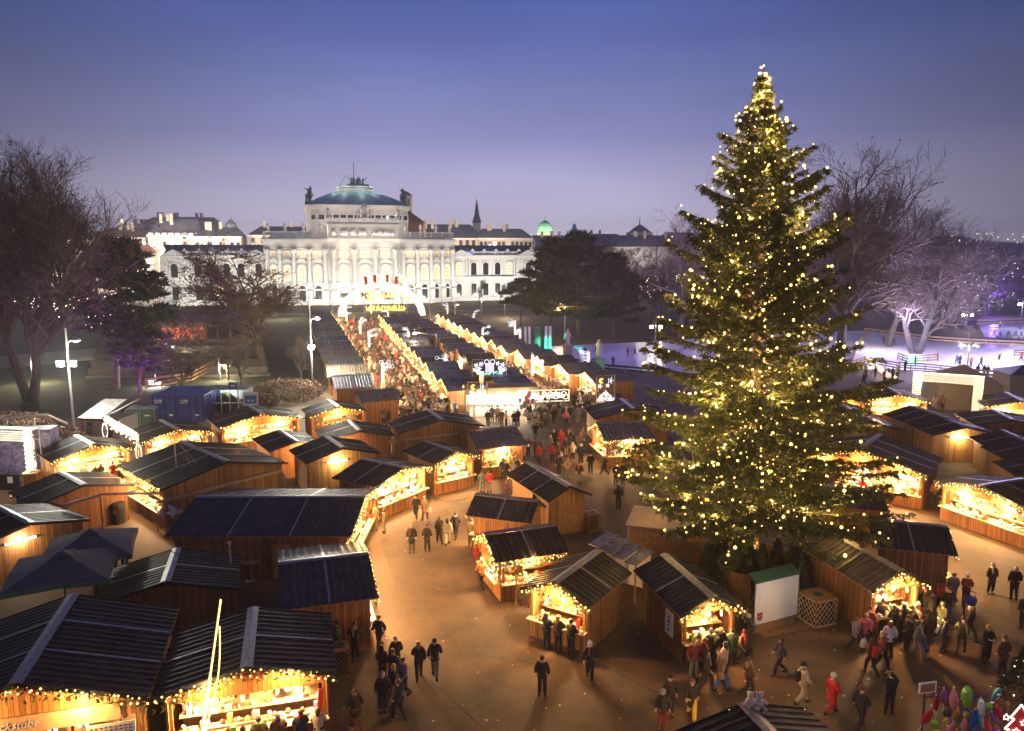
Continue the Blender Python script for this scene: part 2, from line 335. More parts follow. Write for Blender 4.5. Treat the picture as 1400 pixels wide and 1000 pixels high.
    if tube:
        p,q=sides[tube]; p=Vector((*p,0));q=Vector((*q,0)); d=(q-p).normalized(); n=Vector((d.y,-d.x,0)); c=p.lerp(q,.42)+n*.12+Vector((0,0,He-.25))
        b=MB(); b.tube(c-d*.75,c+d*.75,.06,n=8,m=0); b.beam(c-d*.8-n*.05,c+d*.8-n*.05,.05,.12,1); b.build('tube_lamp',['tube_light','steel'],t)
        wp=Matrix.Translation((X,Y,z0))@Matrix.Rotation(R(th),4,'Z')@(c+n*.3); lamp('wall_lamp',wp,230,(1,.8,.42),.1)
    STALLS[name]=(t,fit,sides,wx,wy)
    return t
FIT={
 'H1':(-17.06, 26.18, 285.59, 6.77, 3.94, 3.0, 4.11),
 'H2':(-10.03, 27.29, 285.84, 4.71, 3.09, 2.8, 3.46),
 'H3':(-33.84, 58.67, 315.6, 4.25, 3.04, 2.5, 3.32),
 'H4':(-29.87, 64.75, 310.96, 4.86, 3.01, 2.5, 3.13),
 'H5':(-24.17, 70.2, 303.83, 4.73, 3.9, 2.5, 3.33),
 'H6':(-17.61, 73.93, 296.31, 3.87, 2.89, 2.5, 3.21),
 'H7':(-22.29, 53.37, 315.19, 7.77, 4.52, 2.8, 3.79),
 'H8':(-18.61, 61.38, 303.64, 4.76, 2.26, 2.5, 2.98),
 'H9':(-13.96, 58.13, 301.1, 4.41, 2.98, 2.5, 3.3),
 'H10':(-13.67, 64.37, 293.3, 4.45, 3.01, 2.5, 3.17),
 'H11':(-6.88, 66.55, 291.39, 4.46, 3.89, 2.8, 3.63),
 'H12':(-5.53, 57.51, 308.8, 4.47, 2.12, 2.5, 3.07),
 'H13':(-9.16, 52.43, 327.47, 4.03, 2.98, 2.5, 3.16),
 'H14':(-1.66, 62.17, 20.14, 4.25, 2.93, 2.5, 3.4),
 'H15':(-13.9, 44.05, 0.32, 10.14, 4.26, 2.6, 3.44),
 'H16':(-9.11, 35.11, 17.36, 4.21, 3.55, 2.6, 3.3),
 'H17':(-16.17, 34.8, 288.96, 3.94, 3.07, 2.5, 2.94),
 'H18':(-29.13, 48.64, 318.94, 4.26, 3.08, 2.5, 3.2),
 'H19':(-28.57, 41.78, 322.75, 4.82, 3.13, 2.5, 3.16),
 'H22':(2.39, 49.52, 294.71, 6.23, 1.63, 2.5, 3.28),
 'H23':(-0.32, 44.81, 160.69, 4.04, 1.59, 2.3, 3.19),
 'H24':(0.44, 39.44, 199.7, 4.06, 1.93, 2.3, 3.18),
 'H25':(3.12, 34.58, 237.06, 4.37, 1.85, 2.4, 3.17),
 'H26':(8.2, 33.72, 284.52, 4.91, 1.62, 2.4, 3.1),
 'H27':(17.68, 36.18, 283.37, 5.03, 1.63, 2.4, 3.27),
 'H28':(22.12, 40.78, 339.03, 3.74, 2.74, 2.4, 2.96),
 'H29':(21.89, 47.17, 352.01, 3.83, 2.87, 2.4, 2.69),
 'H30':(27.18, 56.23, 230.95, 5.71, 4.53, 2.6, 3.79),
 'H31':(31.86, 47.69, 201.62, 4.04, 3.29, 2.6, 3.21),
 'HA':(38.76, 69.46, 273.8, 5.36, 2.85, 2.5, 3.33),
 'HB':(38.97, 66.11, 270.48, 2.62, 3.11, 2.5, 3.14),
 'HC':(32.91, 73.7, 261.11, 5.13, 1.93, 2.5, 2.96),
 'HD':(32.79, 67.7, 269.45, 5.08, 1.87, 2.5, 2.93),
 'HE':(41.27, 81.18, 258.46, 5.44, 3.14, 2.5, 3.19),
 'HF':(35.4, 80.44, 258.37, 4.93, 2.35, 2.5, 2.95),
 'HG':(45.59, 69.27, 258.01, 4.72, 3.2, 2.5, 3.07),
 'HH':(51.82, 77.15, 253.6, 5.05, 3.24, 2.5, 3.23),
 'HI':(40.86, 60.46, 260.77, 3.82, 2.56, 2.5, 3.2),
 'HJ':(40.32, 57.27, 262.41, 3.75, 2.93, 2.5, 3.28),
 'HK':(38.23, 52.94, 260.16, 3.36, 2.71, 2.5, 3.23),
 'HL':(11.24, 72.85, 275.78, 5.03, 3.84, 2.5, 3.38),
 'HM':(9.45, 64.82, 190.53, 4.37, 2.54, 2.4, 3.35),
 'HZ':(8.07, 22.59, 280.5, 1.88, 2.55, 2.5, 2.98),
 'L2':(-14.89, 80.6, 31.39, 3.95, 2.84, 2.5, 3.33),
 'L1':(-18.77, 91.04, 15.94, 4.07, 5.9, 2.5, 3.84),
 'M1':(-6.34, 87.38, 198.13, 3.85, 2.89, 2.5, 3.52),
 'M0':(-0.41, 90.71, 202.52, 4.03, 3.53, 2.5, 3.49),
}
FIT['HZ']=(8.3,21.2,285.,4.6,2.5,2.5,3.1); FIT['H17']=(-16.3,34.6,287.,4.1,3.05,2.5,3.2); FIT['H29']=(21.6,47.2,345.,4.0,2.4,2.4,3.0); FIT['L1']=(-19.2,89.8,17.,4.6,3.6,2.5,3.5)
FIT['H28']=(22.0,40.6,342.,4.0,2.5,2.4,3.1); FIT['HB']=(38.9,65.4,270.5,3.6,3.0,2.5,3.2); FIT['M0']=(-.4,89.6,200.,4.2,3.0,2.5,3.4); FIT['L2']=(-14.7,80.9,24.,4.2,2.7,2.5,3.3)
H=lambda n,*a,**k: stall(n,FIT[n],*a,**k)
H('H1','a','broad dark roofed bakery hut with a lettered board, cut by the corner of the picture','wood_honey',light=.75)
H('H2','a','hut with bulb lined gable and red ribbons, four customers at its counter','wood_orange',light=.9)
H('H3','a','lit hut beside the bulb covered portal, left end of the back row','wood_honey')
H('H4','a','lit hut in front of the blue containers, fir garland under its gable','wood_orange')
H('H5','a','lit hut crowded with white goods, next to the blue info board','wood_orange',light=1.2)
H('H6','a','lit hut under the row of standing light panels by the lamp mast','wood_orange',light=1.2)
H('H7','r','largest wooden hut, back wall with white rail and three cabinets','wood_honey','roof_metal',light=.8,counter=1.0)
H('H8','b','small hut wedged between the largest hut and the hut with a lit tube','wood_orange',light=.5)
H('H9','b','hut with a glowing tube lamp on its plank gable, black bin below','wood_honey',tube='a',light=.5)
H('H10','b','plank backed hut behind the hut with the glowing tube','wood_dark',light=.6)
H('H11','b','wide hut with blank back wall and pale cable rail, bulbs only beyond it','wood_honey',light=.6,door='a')
H('H12','a','hut selling sausages from a sloping display, pillar open at its right','wood_orange',light=1.3)
H('H13','a','hut with a long slanted glass counter, soldiers standing beside it','wood_orange',light=1.3)
H('H14','r','hut with grey shed roof and three bright window panes facing the square','wood_orange','roof_grey',gar='a',fir=False,light=1.1)
H('H15','a','long hut with dark blue seamed roof above the red striped post','wood_dark','roof_blue',light=1.3,door='r')
H('H16','a','hut with half silvery half blue roof at the edge of the square','wood_orange','roof_blue',light=1.2)
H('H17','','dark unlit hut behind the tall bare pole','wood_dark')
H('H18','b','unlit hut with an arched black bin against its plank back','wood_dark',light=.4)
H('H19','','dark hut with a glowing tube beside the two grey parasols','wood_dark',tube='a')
H('H22','b','narrow steep roofed hut facing away across the square, pale gable','wood_honey',light=.5,door='a',small=True)
H('H23','a','low hut with a small spruce leaning on its right end','wood_orange','roof_blue',small=True)
H('H24','al','low corner hut with open glass sides and bulbs down its left gable','wood_orange',small=True,light=.9)
H('H25','a','narrow hut with lattice screen and three people at its counter','wood_honey',small=True,door='l',light=.9)
H('H26','a','narrow hut with a white poster on its side, left of the white board','wood_dark',small=True,light=.9)
H('H27','a','striped board hut right of the lattice bin, under the spruce boughs','wood_stripe','roof_brown',small=True,light=1.1)
H('H28','a','dark seamed roof hut with bulbs on its right end, beside the spruce','wood_orange',small=True)
H('H29','a','hut half hidden by spruce boughs, only its dark roof corner showing','wood_orange',small=True)
H('H30','a','long lit toy hut right of the spruce with grey ridge cap','wood_orange',light=1.3)
H('H31','a','long lit hut with red curtain, farthest right of the lit fronts','wood_orange',light=1.4)
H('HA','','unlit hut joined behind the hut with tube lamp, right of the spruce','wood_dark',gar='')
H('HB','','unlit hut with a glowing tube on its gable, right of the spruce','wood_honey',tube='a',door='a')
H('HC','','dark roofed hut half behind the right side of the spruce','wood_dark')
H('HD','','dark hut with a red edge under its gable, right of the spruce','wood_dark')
H('HE','a','lit hut in front of the portal by the ice rink','wood_orange')
H('HF','a','lit hut beside the spruce with a long bright counter','wood_orange')
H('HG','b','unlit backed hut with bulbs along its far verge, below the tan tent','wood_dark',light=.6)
H('HH','a','lit hut with green and white goods beside the portal foot','wood_orange')
H('HI','','uppermost of three stepped dark roofs at the right edge','wood_honey')
H('HJ','','middle one of three stepped dark roofs at the right edge','wood_honey')
H('HK','','lowest of three stepped dark roofs at the right edge','wood_honey')
H('HL','b','hut under the framed church light, left of the spruce','wood_honey',light=.5)
H('HM','al','striped grey roof hut with lattice and bulbs, left of the spruce','wood_orange','roof_grey',light=.9)
H('HZ','b','dark roofed hut with two plush bears on its verge, at the bottom edge','wood_dark',light=.5)
H('L2','a','tan roofed hut at the mouth of the left alley','wood_orange','roof_tan',light=.8,gar='')
H('L1','a','blue roofed hut second in the left alley','wood_orange','roof_slate',light=1.1)
H('M1','a','blue roofed corner hut at the mouth of the left alley, facing it from the right','wood_orange','roof_slate',light=1.3)
H('M0','b','blue roofed hut behind the brightest white stall','wood_orange','roof_slate',light=1.2)
AX=16.5
def row(n0,y0,step,count,xf,L,W,op,rf,who,lt=1.2):
    for i in range(count):
        y=y0+i*step; a=R(AX); L_=L*rnd.uniform(.92,1.08); sgn=1 if op=='a_left' else -1
        x=xf(y); dirv=Vector((math.cos(a),math.sin(a)))
        c=Vector((x,y))+dirv*(L_/2)*sgn
        th=AX+180 if op=='a_left' else AX
        stall(f'{n0}{i}',(c.x,c.y,th+rnd.uniform(-1.5,1.5),L_,W*rnd.uniform(.9,1.02),2.5,3.3+rnd.uniform(0,.25)),'a',ORD[i]+' '+who,'wood_orange',rf[i%len(rf)],light=lt,wares=i<7,fir=False,small=True,warm=(1,.66,.34))
ORD=['first','second','third','fourth','fifth','sixth','seventh','eighth','ninth','tenth','eleventh','twelfth','thirteenth','fourteenth','fifteenth']
row('LR',98.6,7.0,14,lambda y:-16.8-.29*(y-91.6),5.4,3.3,'a_right',['roof_tan','roof_grey','roof_tan','roof_tan','roof_grey','roof_slate'],'hut beyond the two blue and tan ones on the left of the left alley')
row('ML',93.6,6.1,15,lambda y:-9.9-.25*(y-93.6),4.3,2.75,'a_left',['roof_slate','roof_slate','roof_blue'],'hut beyond the blue corner hut on the right side of the left alley')
row('MR',97.2,6.4,14,lambda y:.6-.27*(y-97.2),4.4,2.9,'a_right',['roof_slate','roof_slate','roof_brown'],'hut beyond the white stall on the left side of the right alley')
row('RR',92.5,6.8,14,lambda y:(9.0-.40*(y-92.5) if y<118 else -1.2-.26*(y-118)),5.6,3.2,'a_left',['roof_tan','roof_tan','roof_brown','roof_grey'],'hut from the square along the right side of the right alley')
# ---------------------------------------------------------------- sky
w=bpy.data.worlds.new('World'); sc.world=w; w.use_nodes=True; nt=w.node_tree; nt.nodes.clear(); N=nt.nodes.new; Lk=nt.links.new
out=N('ShaderNodeOutputWorld'); add=N('ShaderNodeAddShader'); b1=N('ShaderNodeBackground'); b2=N('ShaderNodeBackground')
sky=N('ShaderNodeTexSky'); sky.sky_type='NISHITA'; sky.sun_disc=False; sky.sun_elevation=R(1.5); sky.sun_rotation=R(200); sky.dust_density=2; sky.ozone_density=4
Lk(sky.outputs[0],b1.inputs[0]); b1.inputs[1].default_value=.006
tc=N('ShaderNodeTexCoord'); sx=N('ShaderNodeSeparateXYZ'); Lk(tc.outputs['Generated'],sx.inputs[0])
cr=N('ShaderNodeValToRGB'); Lk(sx.outputs['Z'],cr.inputs[0]); e=cr.color_ramp.elements
e[0].position=0.; e[0].color=(.95,.84,1.05,1); e[1].position=.8; e[1].color=(.012,.035,.17,1)
for p,c in ((.05,(.66,.61,.86)),(.14,(.27,.285,.56)),(.25,(.115,.155,.43)),(.33,(.05,.1,.36)),(.5,(.022,.06,.27))):
    q=cr.color_ramp.elements.new(p); q.color=(*c,1)
# brighter above the city glow straight ahead, deeper blue to the sides
ab=N('ShaderNodeMath'); ab.operation='ABSOLUTE'; sh=N('ShaderNodeMath'); sh.operation='ADD'; sh.inputs[1].default_value=.03; Lk(sx.outputs['X'],sh.inputs[0]); Lk(sh.outputs[0],ab.inputs[0])
mr=N('ShaderNodeMapRange'); mr.interpolation_type='SMOOTHSTEP'; mr.inputs['From Min'].default_value=.1; mr.inputs['From Max'].default_value=.75; mr.inputs['To Min'].default_value=1.; mr.inputs['To Max'].default_value=.26; Lk(ab.outputs[0],mr.inputs['Value'])
Lk(cr.outputs[0],b2.inputs[0]); cn=N('ShaderNodeTexNoise'); cn.inputs['Scale'].default_value=3.2; cn.inputs['Detail'].default_value=5; cmp=N('ShaderNodeMapping'); cmp.inputs['Scale'].default_value=(1,1,4.5); Lk(tc.outputs['Generated'],cmp.inputs[0]); Lk(cmp.outputs[0],cn.inputs['Vector'])
cmr=N('ShaderNodeMapRange'); cmr.inputs['From Min'].default_value=.3; cmr.inputs['From Max'].default_value=.7; cmr.inputs['To Min'].default_value=.93; cmr.inputs['To Max'].default_value=1.08; Lk(cn.outputs['Fac'],cmr.inputs['Value'])
cmu=N('ShaderNodeMath'); cmu.operation='MULTIPLY'; Lk(mr.outputs[0],cmu.inputs[0]); Lk(cmr.outputs[0],cmu.inputs[1]); Lk(cmu.outputs[0],b2.inputs[1]); Lk(b1.outputs[0],add.inputs[0]); Lk(b2.outputs[0],add.inputs[1]); Lk(add.outputs[0],out.inputs[0])
# ---------------------------------------------------------------- ground sheets
def sheet(name,pts,z,mk,label=None):
    mb=MB(); mb.add([(p[0],p[1],z) for p in pts],[tuple(range(len(pts)))]); o=struct(mb.build(name,mk)); return o
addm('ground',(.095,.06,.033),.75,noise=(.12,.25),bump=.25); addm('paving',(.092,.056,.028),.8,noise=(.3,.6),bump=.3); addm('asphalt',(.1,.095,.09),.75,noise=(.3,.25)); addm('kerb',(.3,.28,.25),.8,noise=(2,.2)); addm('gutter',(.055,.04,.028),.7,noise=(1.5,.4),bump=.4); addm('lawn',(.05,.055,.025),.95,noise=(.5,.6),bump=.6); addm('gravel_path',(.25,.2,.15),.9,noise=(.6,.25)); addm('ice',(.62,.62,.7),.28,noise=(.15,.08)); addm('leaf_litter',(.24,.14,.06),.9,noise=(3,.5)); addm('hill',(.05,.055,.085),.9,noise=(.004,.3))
for k in('paving','ground'):
    nt_=M[k].node_tree; b_=nt_.nodes['Principled BSDF']; src=b_.inputs['Base Color'].links[0].from_socket
    tc_=nt_.nodes.new('ShaderNodeTexCoord'); sp=nt_.nodes.new('ShaderNodeTexNoise'); sp.inputs['Scale'].default_value=13; sp.inputs['Detail'].default_value=8; sp.inputs['Roughness'].default_value=.8; nt_.links.new(tc_.outputs['Object'],sp.inputs['Vector'])
    r_=nt_.nodes.new('ShaderNodeMapRange'); r_.inputs['From Min'].default_value=.35; r_.inputs['From Max'].default_value=.65; r_.inputs['To Min'].default_value=.5; r_.inputs['To Max'].default_value=1.42; nt_.links.new(sp.outputs['Fac'],r_.inputs['Value'])
    mm=nt_.nodes.new('ShaderNodeMix'); mm.data_type='RGBA'; mm.blend_type='MULTIPLY'; mm.inputs[0].default_value=1; nt_.links.new(src,mm.inputs[6]); nt_.links.new(r_.outputs[0],mm.inputs[7]); nt_.links.new(mm.outputs[2],b_.inputs['Base Color'])
sheet('ground',[(-1600,-200),(1600,-200),(1600,1660),(-1600,1660)],0,'ground')
P=lambda *l:[U(x,y)[:2] for x,y in l]
sheet('paving',P((470,1090),(1500,1090),(1500,690),(1290,640),(1100,560),(900,545),(840,520),(730,470),(640,432),(490,432),(480,470),(560,560),(640,640),(520,740),(560,860),(470,960)),.004,'paving')
sheet('lawn',P((-160,640),(60,575),(300,560),(400,548),(428,520),(440,432),(210,432),(-160,440)),.004,'lawn')
sheet('path',P((-160,500),(210,470),(330,455),(330,466),(215,484),(-160,520)),.008,'gravel_path')
sheet('promenade',P((1120,560),(1180,520),(1420,545),(1420,600),(1200,565)),.008,'gravel_path')
ICE=[(748,474),(880,468),(1000,460),(1182,452),(1275,466),(1330,470),(1460,476),(1460,522),(1330,511),(1225,505),(1150,505),(1000,512),(900,508),(830,506),(770,490)]
sheet('ice_rink',P(*ICE),.012,'ice'); sheet('far_ice_rink',P((1338,445),(1460,439),(1460,466),(1346,461)),.012,'ice')
ca=math.cos(R(AX)); sa=math.sin(R(AX)); BX,BY=-50.8,265.-.0
def B(x,y,z=0): return Vector((BX+x*ca-y*sa,BY+x*sa+y*ca,z))
sheet('ring_road',[B(-130,-38)[:2],B(160,-38)[:2],B(160,-14)[:2],B(-130,-14)[:2]],.01,'asphalt')
kb=MB()
for yy in (-38.3,-13.7): kb.beam(B(-130,yy,.07),B(160,yy,.07),.3,.14)
struct(kb.build('kerb','kerb'))
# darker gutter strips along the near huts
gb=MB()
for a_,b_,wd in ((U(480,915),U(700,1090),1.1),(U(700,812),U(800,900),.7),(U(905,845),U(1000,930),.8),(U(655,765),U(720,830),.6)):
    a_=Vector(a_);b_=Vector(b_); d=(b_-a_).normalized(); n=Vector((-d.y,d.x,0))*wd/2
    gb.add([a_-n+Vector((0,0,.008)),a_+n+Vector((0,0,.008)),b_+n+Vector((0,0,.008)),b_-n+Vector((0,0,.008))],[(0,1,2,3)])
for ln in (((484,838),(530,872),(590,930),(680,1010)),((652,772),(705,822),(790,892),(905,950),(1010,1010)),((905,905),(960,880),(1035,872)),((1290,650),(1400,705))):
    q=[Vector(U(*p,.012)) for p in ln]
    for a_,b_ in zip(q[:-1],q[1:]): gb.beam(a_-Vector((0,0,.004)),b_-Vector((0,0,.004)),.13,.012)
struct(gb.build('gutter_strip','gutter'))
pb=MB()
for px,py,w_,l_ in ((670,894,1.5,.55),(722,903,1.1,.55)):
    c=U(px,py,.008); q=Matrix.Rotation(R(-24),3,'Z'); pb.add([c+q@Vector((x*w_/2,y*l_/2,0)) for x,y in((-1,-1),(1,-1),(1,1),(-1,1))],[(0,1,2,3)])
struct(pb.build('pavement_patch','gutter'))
struct(sheet('leaf_litter_ground',P((1034,864),(1095,848),(1110,858),(1045,872)),.008,'leaf_litter'))
hb=MB(); xs=np.linspace(-1550,1550,60)
prev=None
for i,x in enumerate(xs):
    h=20+14*(0.5+0.5*math.sin(x*.0035+1))+5*math.sin(x*.019)+3*math.sin(x*.051)+16/(1+math.exp(-(x-520)/60))
    hb.v+= [(x,1250,0),(x,1330,h),(x,1640,h*.9)]
for i in range(59): hb.f+= [(3*i,3*i+3,3*i+4,3*i+1),(3*i+1,3*i+4,3*i+5,3*i+2)]; hb.m+=[0,0]
struct(hb.build('hills','hill'))
# ---------------------------------------------------------------- the theatre
bt=thing('theatre','grand floodlit white theatre with green dome and curved columned front','theatre',(BX,BY,0),R(AX))
PL=[(-33,8),(-22,2.2),(-12,0),(12,0),(22,2.2),(33,8)]
def onfront(x):
    for (x0,y0),(x1,y1) in zip(PL[:-1],PL[1:]):
        if x0<=x<=x1: return y0+(y1-y0)*(x-x0)/(x1-x0), math.atan2(y1-y0,x1-x0)
    return (9,0)
def off(pl,d): 
    return [(x*(1+d/33),y-d) for x,y in pl]
m=MB(); m.prism(PL+[(33,26),(-33,26)],0,22.4); m.build('wall','stone',bt)
m=MB(); 
for z0_,z1_,d in ((18.9,19.5,.35),(19.5,21.3,.2),(21.3,21.9,.7),(21.9,22.5,1.1),(5.0,5.5,.35),(0,1.6,.5),(7.3,7.7,.3)): m.prism(off(PL,d)+[(33*(1+d/33),9.5),(-33*(1+d/33),9.5)],z0_,z1_)
m.build('cornice','stone_trim',bt)
def balustrade(parent,pts,z0,h=2.0,step=1.0,close=False,gap=3.8,t=.5):
    b=MB()
    for a,c in zip(pts[:-1],pts[1:]):
        a=Vector((*a,z0));c=Vector((*c,z0)); L=(c-a).length
        b.beam(a+Vector((0,0,.2)),c+Vector((0,0,.2)),t,.4); b.beam(a+Vector((0,0,h-.15)),c+Vector((0,0,h-.15)),t,.3)
        n=max(1,int(L/.62))
        for i in range(n+1):
            q=a.lerp(c,i/n)
            if i%6==0: b.box(q+Vector((0,0,h/2)),(t*1.15,t*1.15,h+.1))
            else: b.tube(q+Vector((0,0,.4)),q+Vector((0,0,h-.3)),.13,n=5,cap=False)
    return b.build('balustrade','stone_trim',parent)
balustrade(bt,[(-33,8.3),(-22,2.5),(-12.5,.5)],22.5,2.5); balustrade(bt,[(12.5,.5),(22,2.5),(33,8.3)],22.5,2.5)
m=MB(); m.prism([(-12,-.2),(12,-.2),(12,10),(-12,10)],22.5,27.1); m.prism([(-12.4,-.6),(12.4,-.6),(12.4,10.2),(-12.4,10.2)],27.1,27.6); m.build('attic','stone',bt)
m=MB()
for i in range(46):       # relief frieze on the attic
    x=rnd.uniform(-11,11); h=rnd.uniform(1.2,2.8); m.ball((x,-.22,23.3+h/2),h*.35,0,6,4,1.3)
m.build('relief','stone_trim',bt)
balustrade(bt,[(-12,-.1),(12,-.1)],27.6,1.9)
def figure_profile(h): return [(.28*h,0),(.26*h,.05*h),(.15*h,.12*h),(.17*h,.35*h),(.13*h,.5*h),(.18*h,.68*h),(.16*h,.78*h),(.06*h,.84*h),(.075*h,.9*h),(.07*h,.96*h),(.02*h,1.0*h)]
def statue(parent,c,h,mk='stone_trim'):
    b=MB(); b.lathe(figure_profile(h),9,c); c=Vector(c); s_=rnd.choice([-1,1])
    b.tube(c+Vector((.15*h*s_,0,.74*h)),c+Vector((.3*h*s_,-.08*h,.55*h+rnd.uniform(0,.4)*h)),.05*h,.03*h,5)
    b.tube(c+Vector((-.15*h*s_,0,.74*h)),c+Vector((-.2*h*s_,-.14*h,.5*h)),.05*h,.03*h,5)
    return b.build('statue',mk,parent,True)
for x in (-31.5,-26,-20,-14.5,14.5,20,26,31.5): statue(bt,(x,onfront(x)[0]+.4,25),2.9)
statue(bt,(-11.8,.2,29.4),3.6); statue(bt,(11.8,.2,29.4),3.6); statue(bt,(.3,0,29.4),5.4); statue(bt,(-1.8,.3,29.4),3.2); statue(bt,(2.4,.3,29.4),3.2)
def arch(wd,h,n=8):
    r=wd/2; return [(-r,0),(r,0)]+[(r*math.cos(PI*i/n),h-r+r*math.sin(PI*i/n)) for i in range(n+1)]
def window_meshes(wd,h,arched,pane,framek='stone_trim',fw=.42,bars=True,barm='dark_metal'):
    f=MB(); pts=arch(wd,h) if arched else [(-wd/2,0),(wd/2,0),(wd/2,h),(-wd/2,h)]
    c=(0,h/2); o=[(x*(1+2*fw/wd),c[1]+(z-c[1])*(1+2*fw/h)) for x,z in pts]
    n=len(pts); dp=.35
    vs=[(x,-dp,z) for x,z in pts]+[(x,-dp,z) for x,z in o]+[(x,0,z) for x,z in pts]+[(x,0,z) for x,z in o]
    fs=[]
    for i in range(n):
        j=(i+1)%n; fs+= [(i,n+i,n+j,j),(n+i,3*n+i,3*n+j,n+j),(2*n+i,i,j,2*n+j)]
    f.add(vs,fs,0); f.box((0,-.3,-fw-.1),(wd+2.2*fw,.6,.3),0,0)
    if bars:
        for x in (-wd/6,wd/6): f.box((x,-.1,h*.42),(.1,.06,h*.84),0,1)
        for z in (h*.25,h*.5,h*.74): f.box((0,-.1,z),(wd*.96,.06,.1),0,1)
    p=MB(); p.slab([(x,-.04,z) for x,z in pts],(0,.03,0))
    return f.mesh('window',[framek,barm]),p.mesh('pane',pane)
WM={}
def window(parent,loc,rz,wd,h,arched=True,pane='lit_pane',framek='stone_trim',fw=.42,bars=True):
    key=(wd,h,arched,pane,framek,fw,bars)
    if key not in WM: WM[key]=window_meshes(wd,h,arched,pane,framek,fw,bars)
    a,b=WM[key]; o=link('window',a,parent,loc,rz); link('pane',b,o); return o
for x in (-30,-25.6,-21,-15.8,-7.1,0,7.1,15.8,21,25.6,30):
    y,a=onfront(x); n=Vector((math.sin(a),-math.cos(a)))*.05
    window(bt,(x+n.x,y+n.y,8.2),a,2.5,5.4,True,'lit_pane'); window(bt,(x+n.x,y+n.y,16.6),a,2.6,1.6,False,'lit_pane',bars=True)
    if abs(x)>10 : window(bt,(x+n.x,y+n.y,1.7),a,2.2,5.0,True,'dark_pane')
    pm=MB(); pm.slab([(-2.2,-.5,14.6),(2.2,-.5,14.6),(1.2,-.5,15.5),(0,-.5,15.9),(-1.2,-.5,15.5)],(0,.5,0)); pm.box((0,-.25,14.45),(4.5,.6,.28)); pm.build('pediment','stone_trim',bt,loc=(x,y,0),rz=a)
for x in (-7.1,0,7.1):
    dm=MB(); dm.box((0,-.1,2.7),(3.,.2,5.4),0,1); dm.box((0,-.22,5.6),(3.8,.4,.5),0,0); dm.box((0,-.16,4.5),(2.7,.2,1.1),0,2); dm.build('door',['stone_trim','dark_pane','stone_grey'],bt,loc=(x,0,0))
for x in (-32,-27.8,-23.3,-18.4,-13.2,-10.6,-3.6,3.6,10.6,13.2,18.4,23.3,27.8,32):
    y,a=onfront(x); n=Vector((math.sin(a),-math.cos(a))); r=.72
    cb=MB(); q=(x+n.x*.75,y+n.y*.75,0)
    cb.box((0,0,6.6),(1.9,1.6,1.6)); cb.lathe([(.85,7.4),(.85,7.8),(r,8.),(r*.9,17.6),(.95,18.0),(1.05,18.9)],12); cb.box((0,0,2.5),(1.9,1.6,5.0)); 
    cb.build('column','stone_trim',bt,loc=q,rz=a)
# dome block
dc=(0,28)
def sq(r,p,t): 
    k=r/(abs(math.cos(t))**p+abs(math.sin(t))**p)**(1/p); return k*math.cos(t),28+k*math.sin(t)
def loft(rings,n=64):
    b=MB(); vs=[];fs=[]
    for r,z,p in rings: vs+= [(*sq(r,p,2*PI*i/n),z) for i in range(n)]
    for k in range(len(rings)-1):
        for i in range(n): j=(i+1)%n; fs.append((k*n+i,k*n+j,(k+1)*n+j,(k+1)*n+i))
    fs.append(tuple((len(rings)-1)*n+i for i in range(n))); b.add(vs,fs); return b
loft([(18.2,20,5),(18.2,33.0,5),(18.9,33.4,5),(19.2,34.5,5)]).build('drum','stone',bt)
for i in range(14):
    x=(i-6.5)*2.45; window(bt,(x,27.94-18.2*(1-abs(x/18.2)**5)**.2,29.4),math.copysign(max(0,abs(x)-12)*.09,x),2.0,1.6,False,'dark_pane',fw=.3,bars=False)
DR=[(18.9,34.52,5),(16.8,36.0,4),(13.4,37.8,3),(9.8,39.3,2.4),(6.6,40.1,2),(6.,40.1,2)]; loft(DR).build('dome','copper',bt,True)
m=MB()
for i in range(32):
    a=2*PI*i/32
    for (r0,z0_,p0),(r1,z1_,p1) in zip(DR[:4],DR[1:5]): m.tube((*sq(r0,p0,a),z0_+.03),(*sq(r1,p1,a),z1_+.03),.12,n=4)
m.build('dome_seam','copper',bt)
m=MB(); m.lathe([(7.2,40.0),(7.2,40.4),(6.5,40.5),(6.5,41.4),(6.9,41.6),(6.9,42.0)],32,(0,28,0)); m.build('crown_ring','stone_trim',bt)
def bronze_group(c,s,n,sp):
    b=MB(); c=Vector(c); b.box(c+Vector((0,0,.25*s)),(sp*2,s*1.2,.5*s))
    for i in range(n):
        q=c+Vector((rnd.uniform(-sp*.8,sp*.8),rnd.uniform(-.3,.3)*s,.5*s)); b.lathe([(k*1.15,z) for k,z in figure_profile(s*rnd.uniform(.7,1.25))],8,q)
        b.tube(q+Vector((0,0,.6*s)),q+Vector((rnd.uniform(-.8,.8)*s,rnd.uniform(-.3,.3)*s,rnd.uniform(.5,1.3)*s)),.13*s,.05*s,5)
    return b.build('bronze_sculpture','bronze',bt,True)
bronze_group((1.,28,42),2.3,9,4.); bronze_group((-17.5,19,34.6),2.2,4,1.2); bronze_group((16.5,19,34.6),2.2,4,1.2)
for c in ((-17.5,19,37.3),(16.5,19,37.3)): bronze_group(c,2.4,3,1.0)
m=MB(); m.tube((-.4,28,42),(-.4,28,51.5),.18,.06,6); m.tube((-.9,28,50),(.1,28,50),.08,n=5); m.tube((-6,28,42),(-3.2,28,46.5),.07,n=4); m.tube((-3.2,28,46.5),(-1.2,28,42),.07,n=4); m.build('roof_mast','dark_metal',bt)
for sg in (-1,1):
    m=MB(); m.slab([(sg*13,9,22.5),(sg*32,13,22.5),(sg*30,20,25.2),(sg*14,20,25.2)],(0,0,-.2)); m.build('roof','copper',bt)
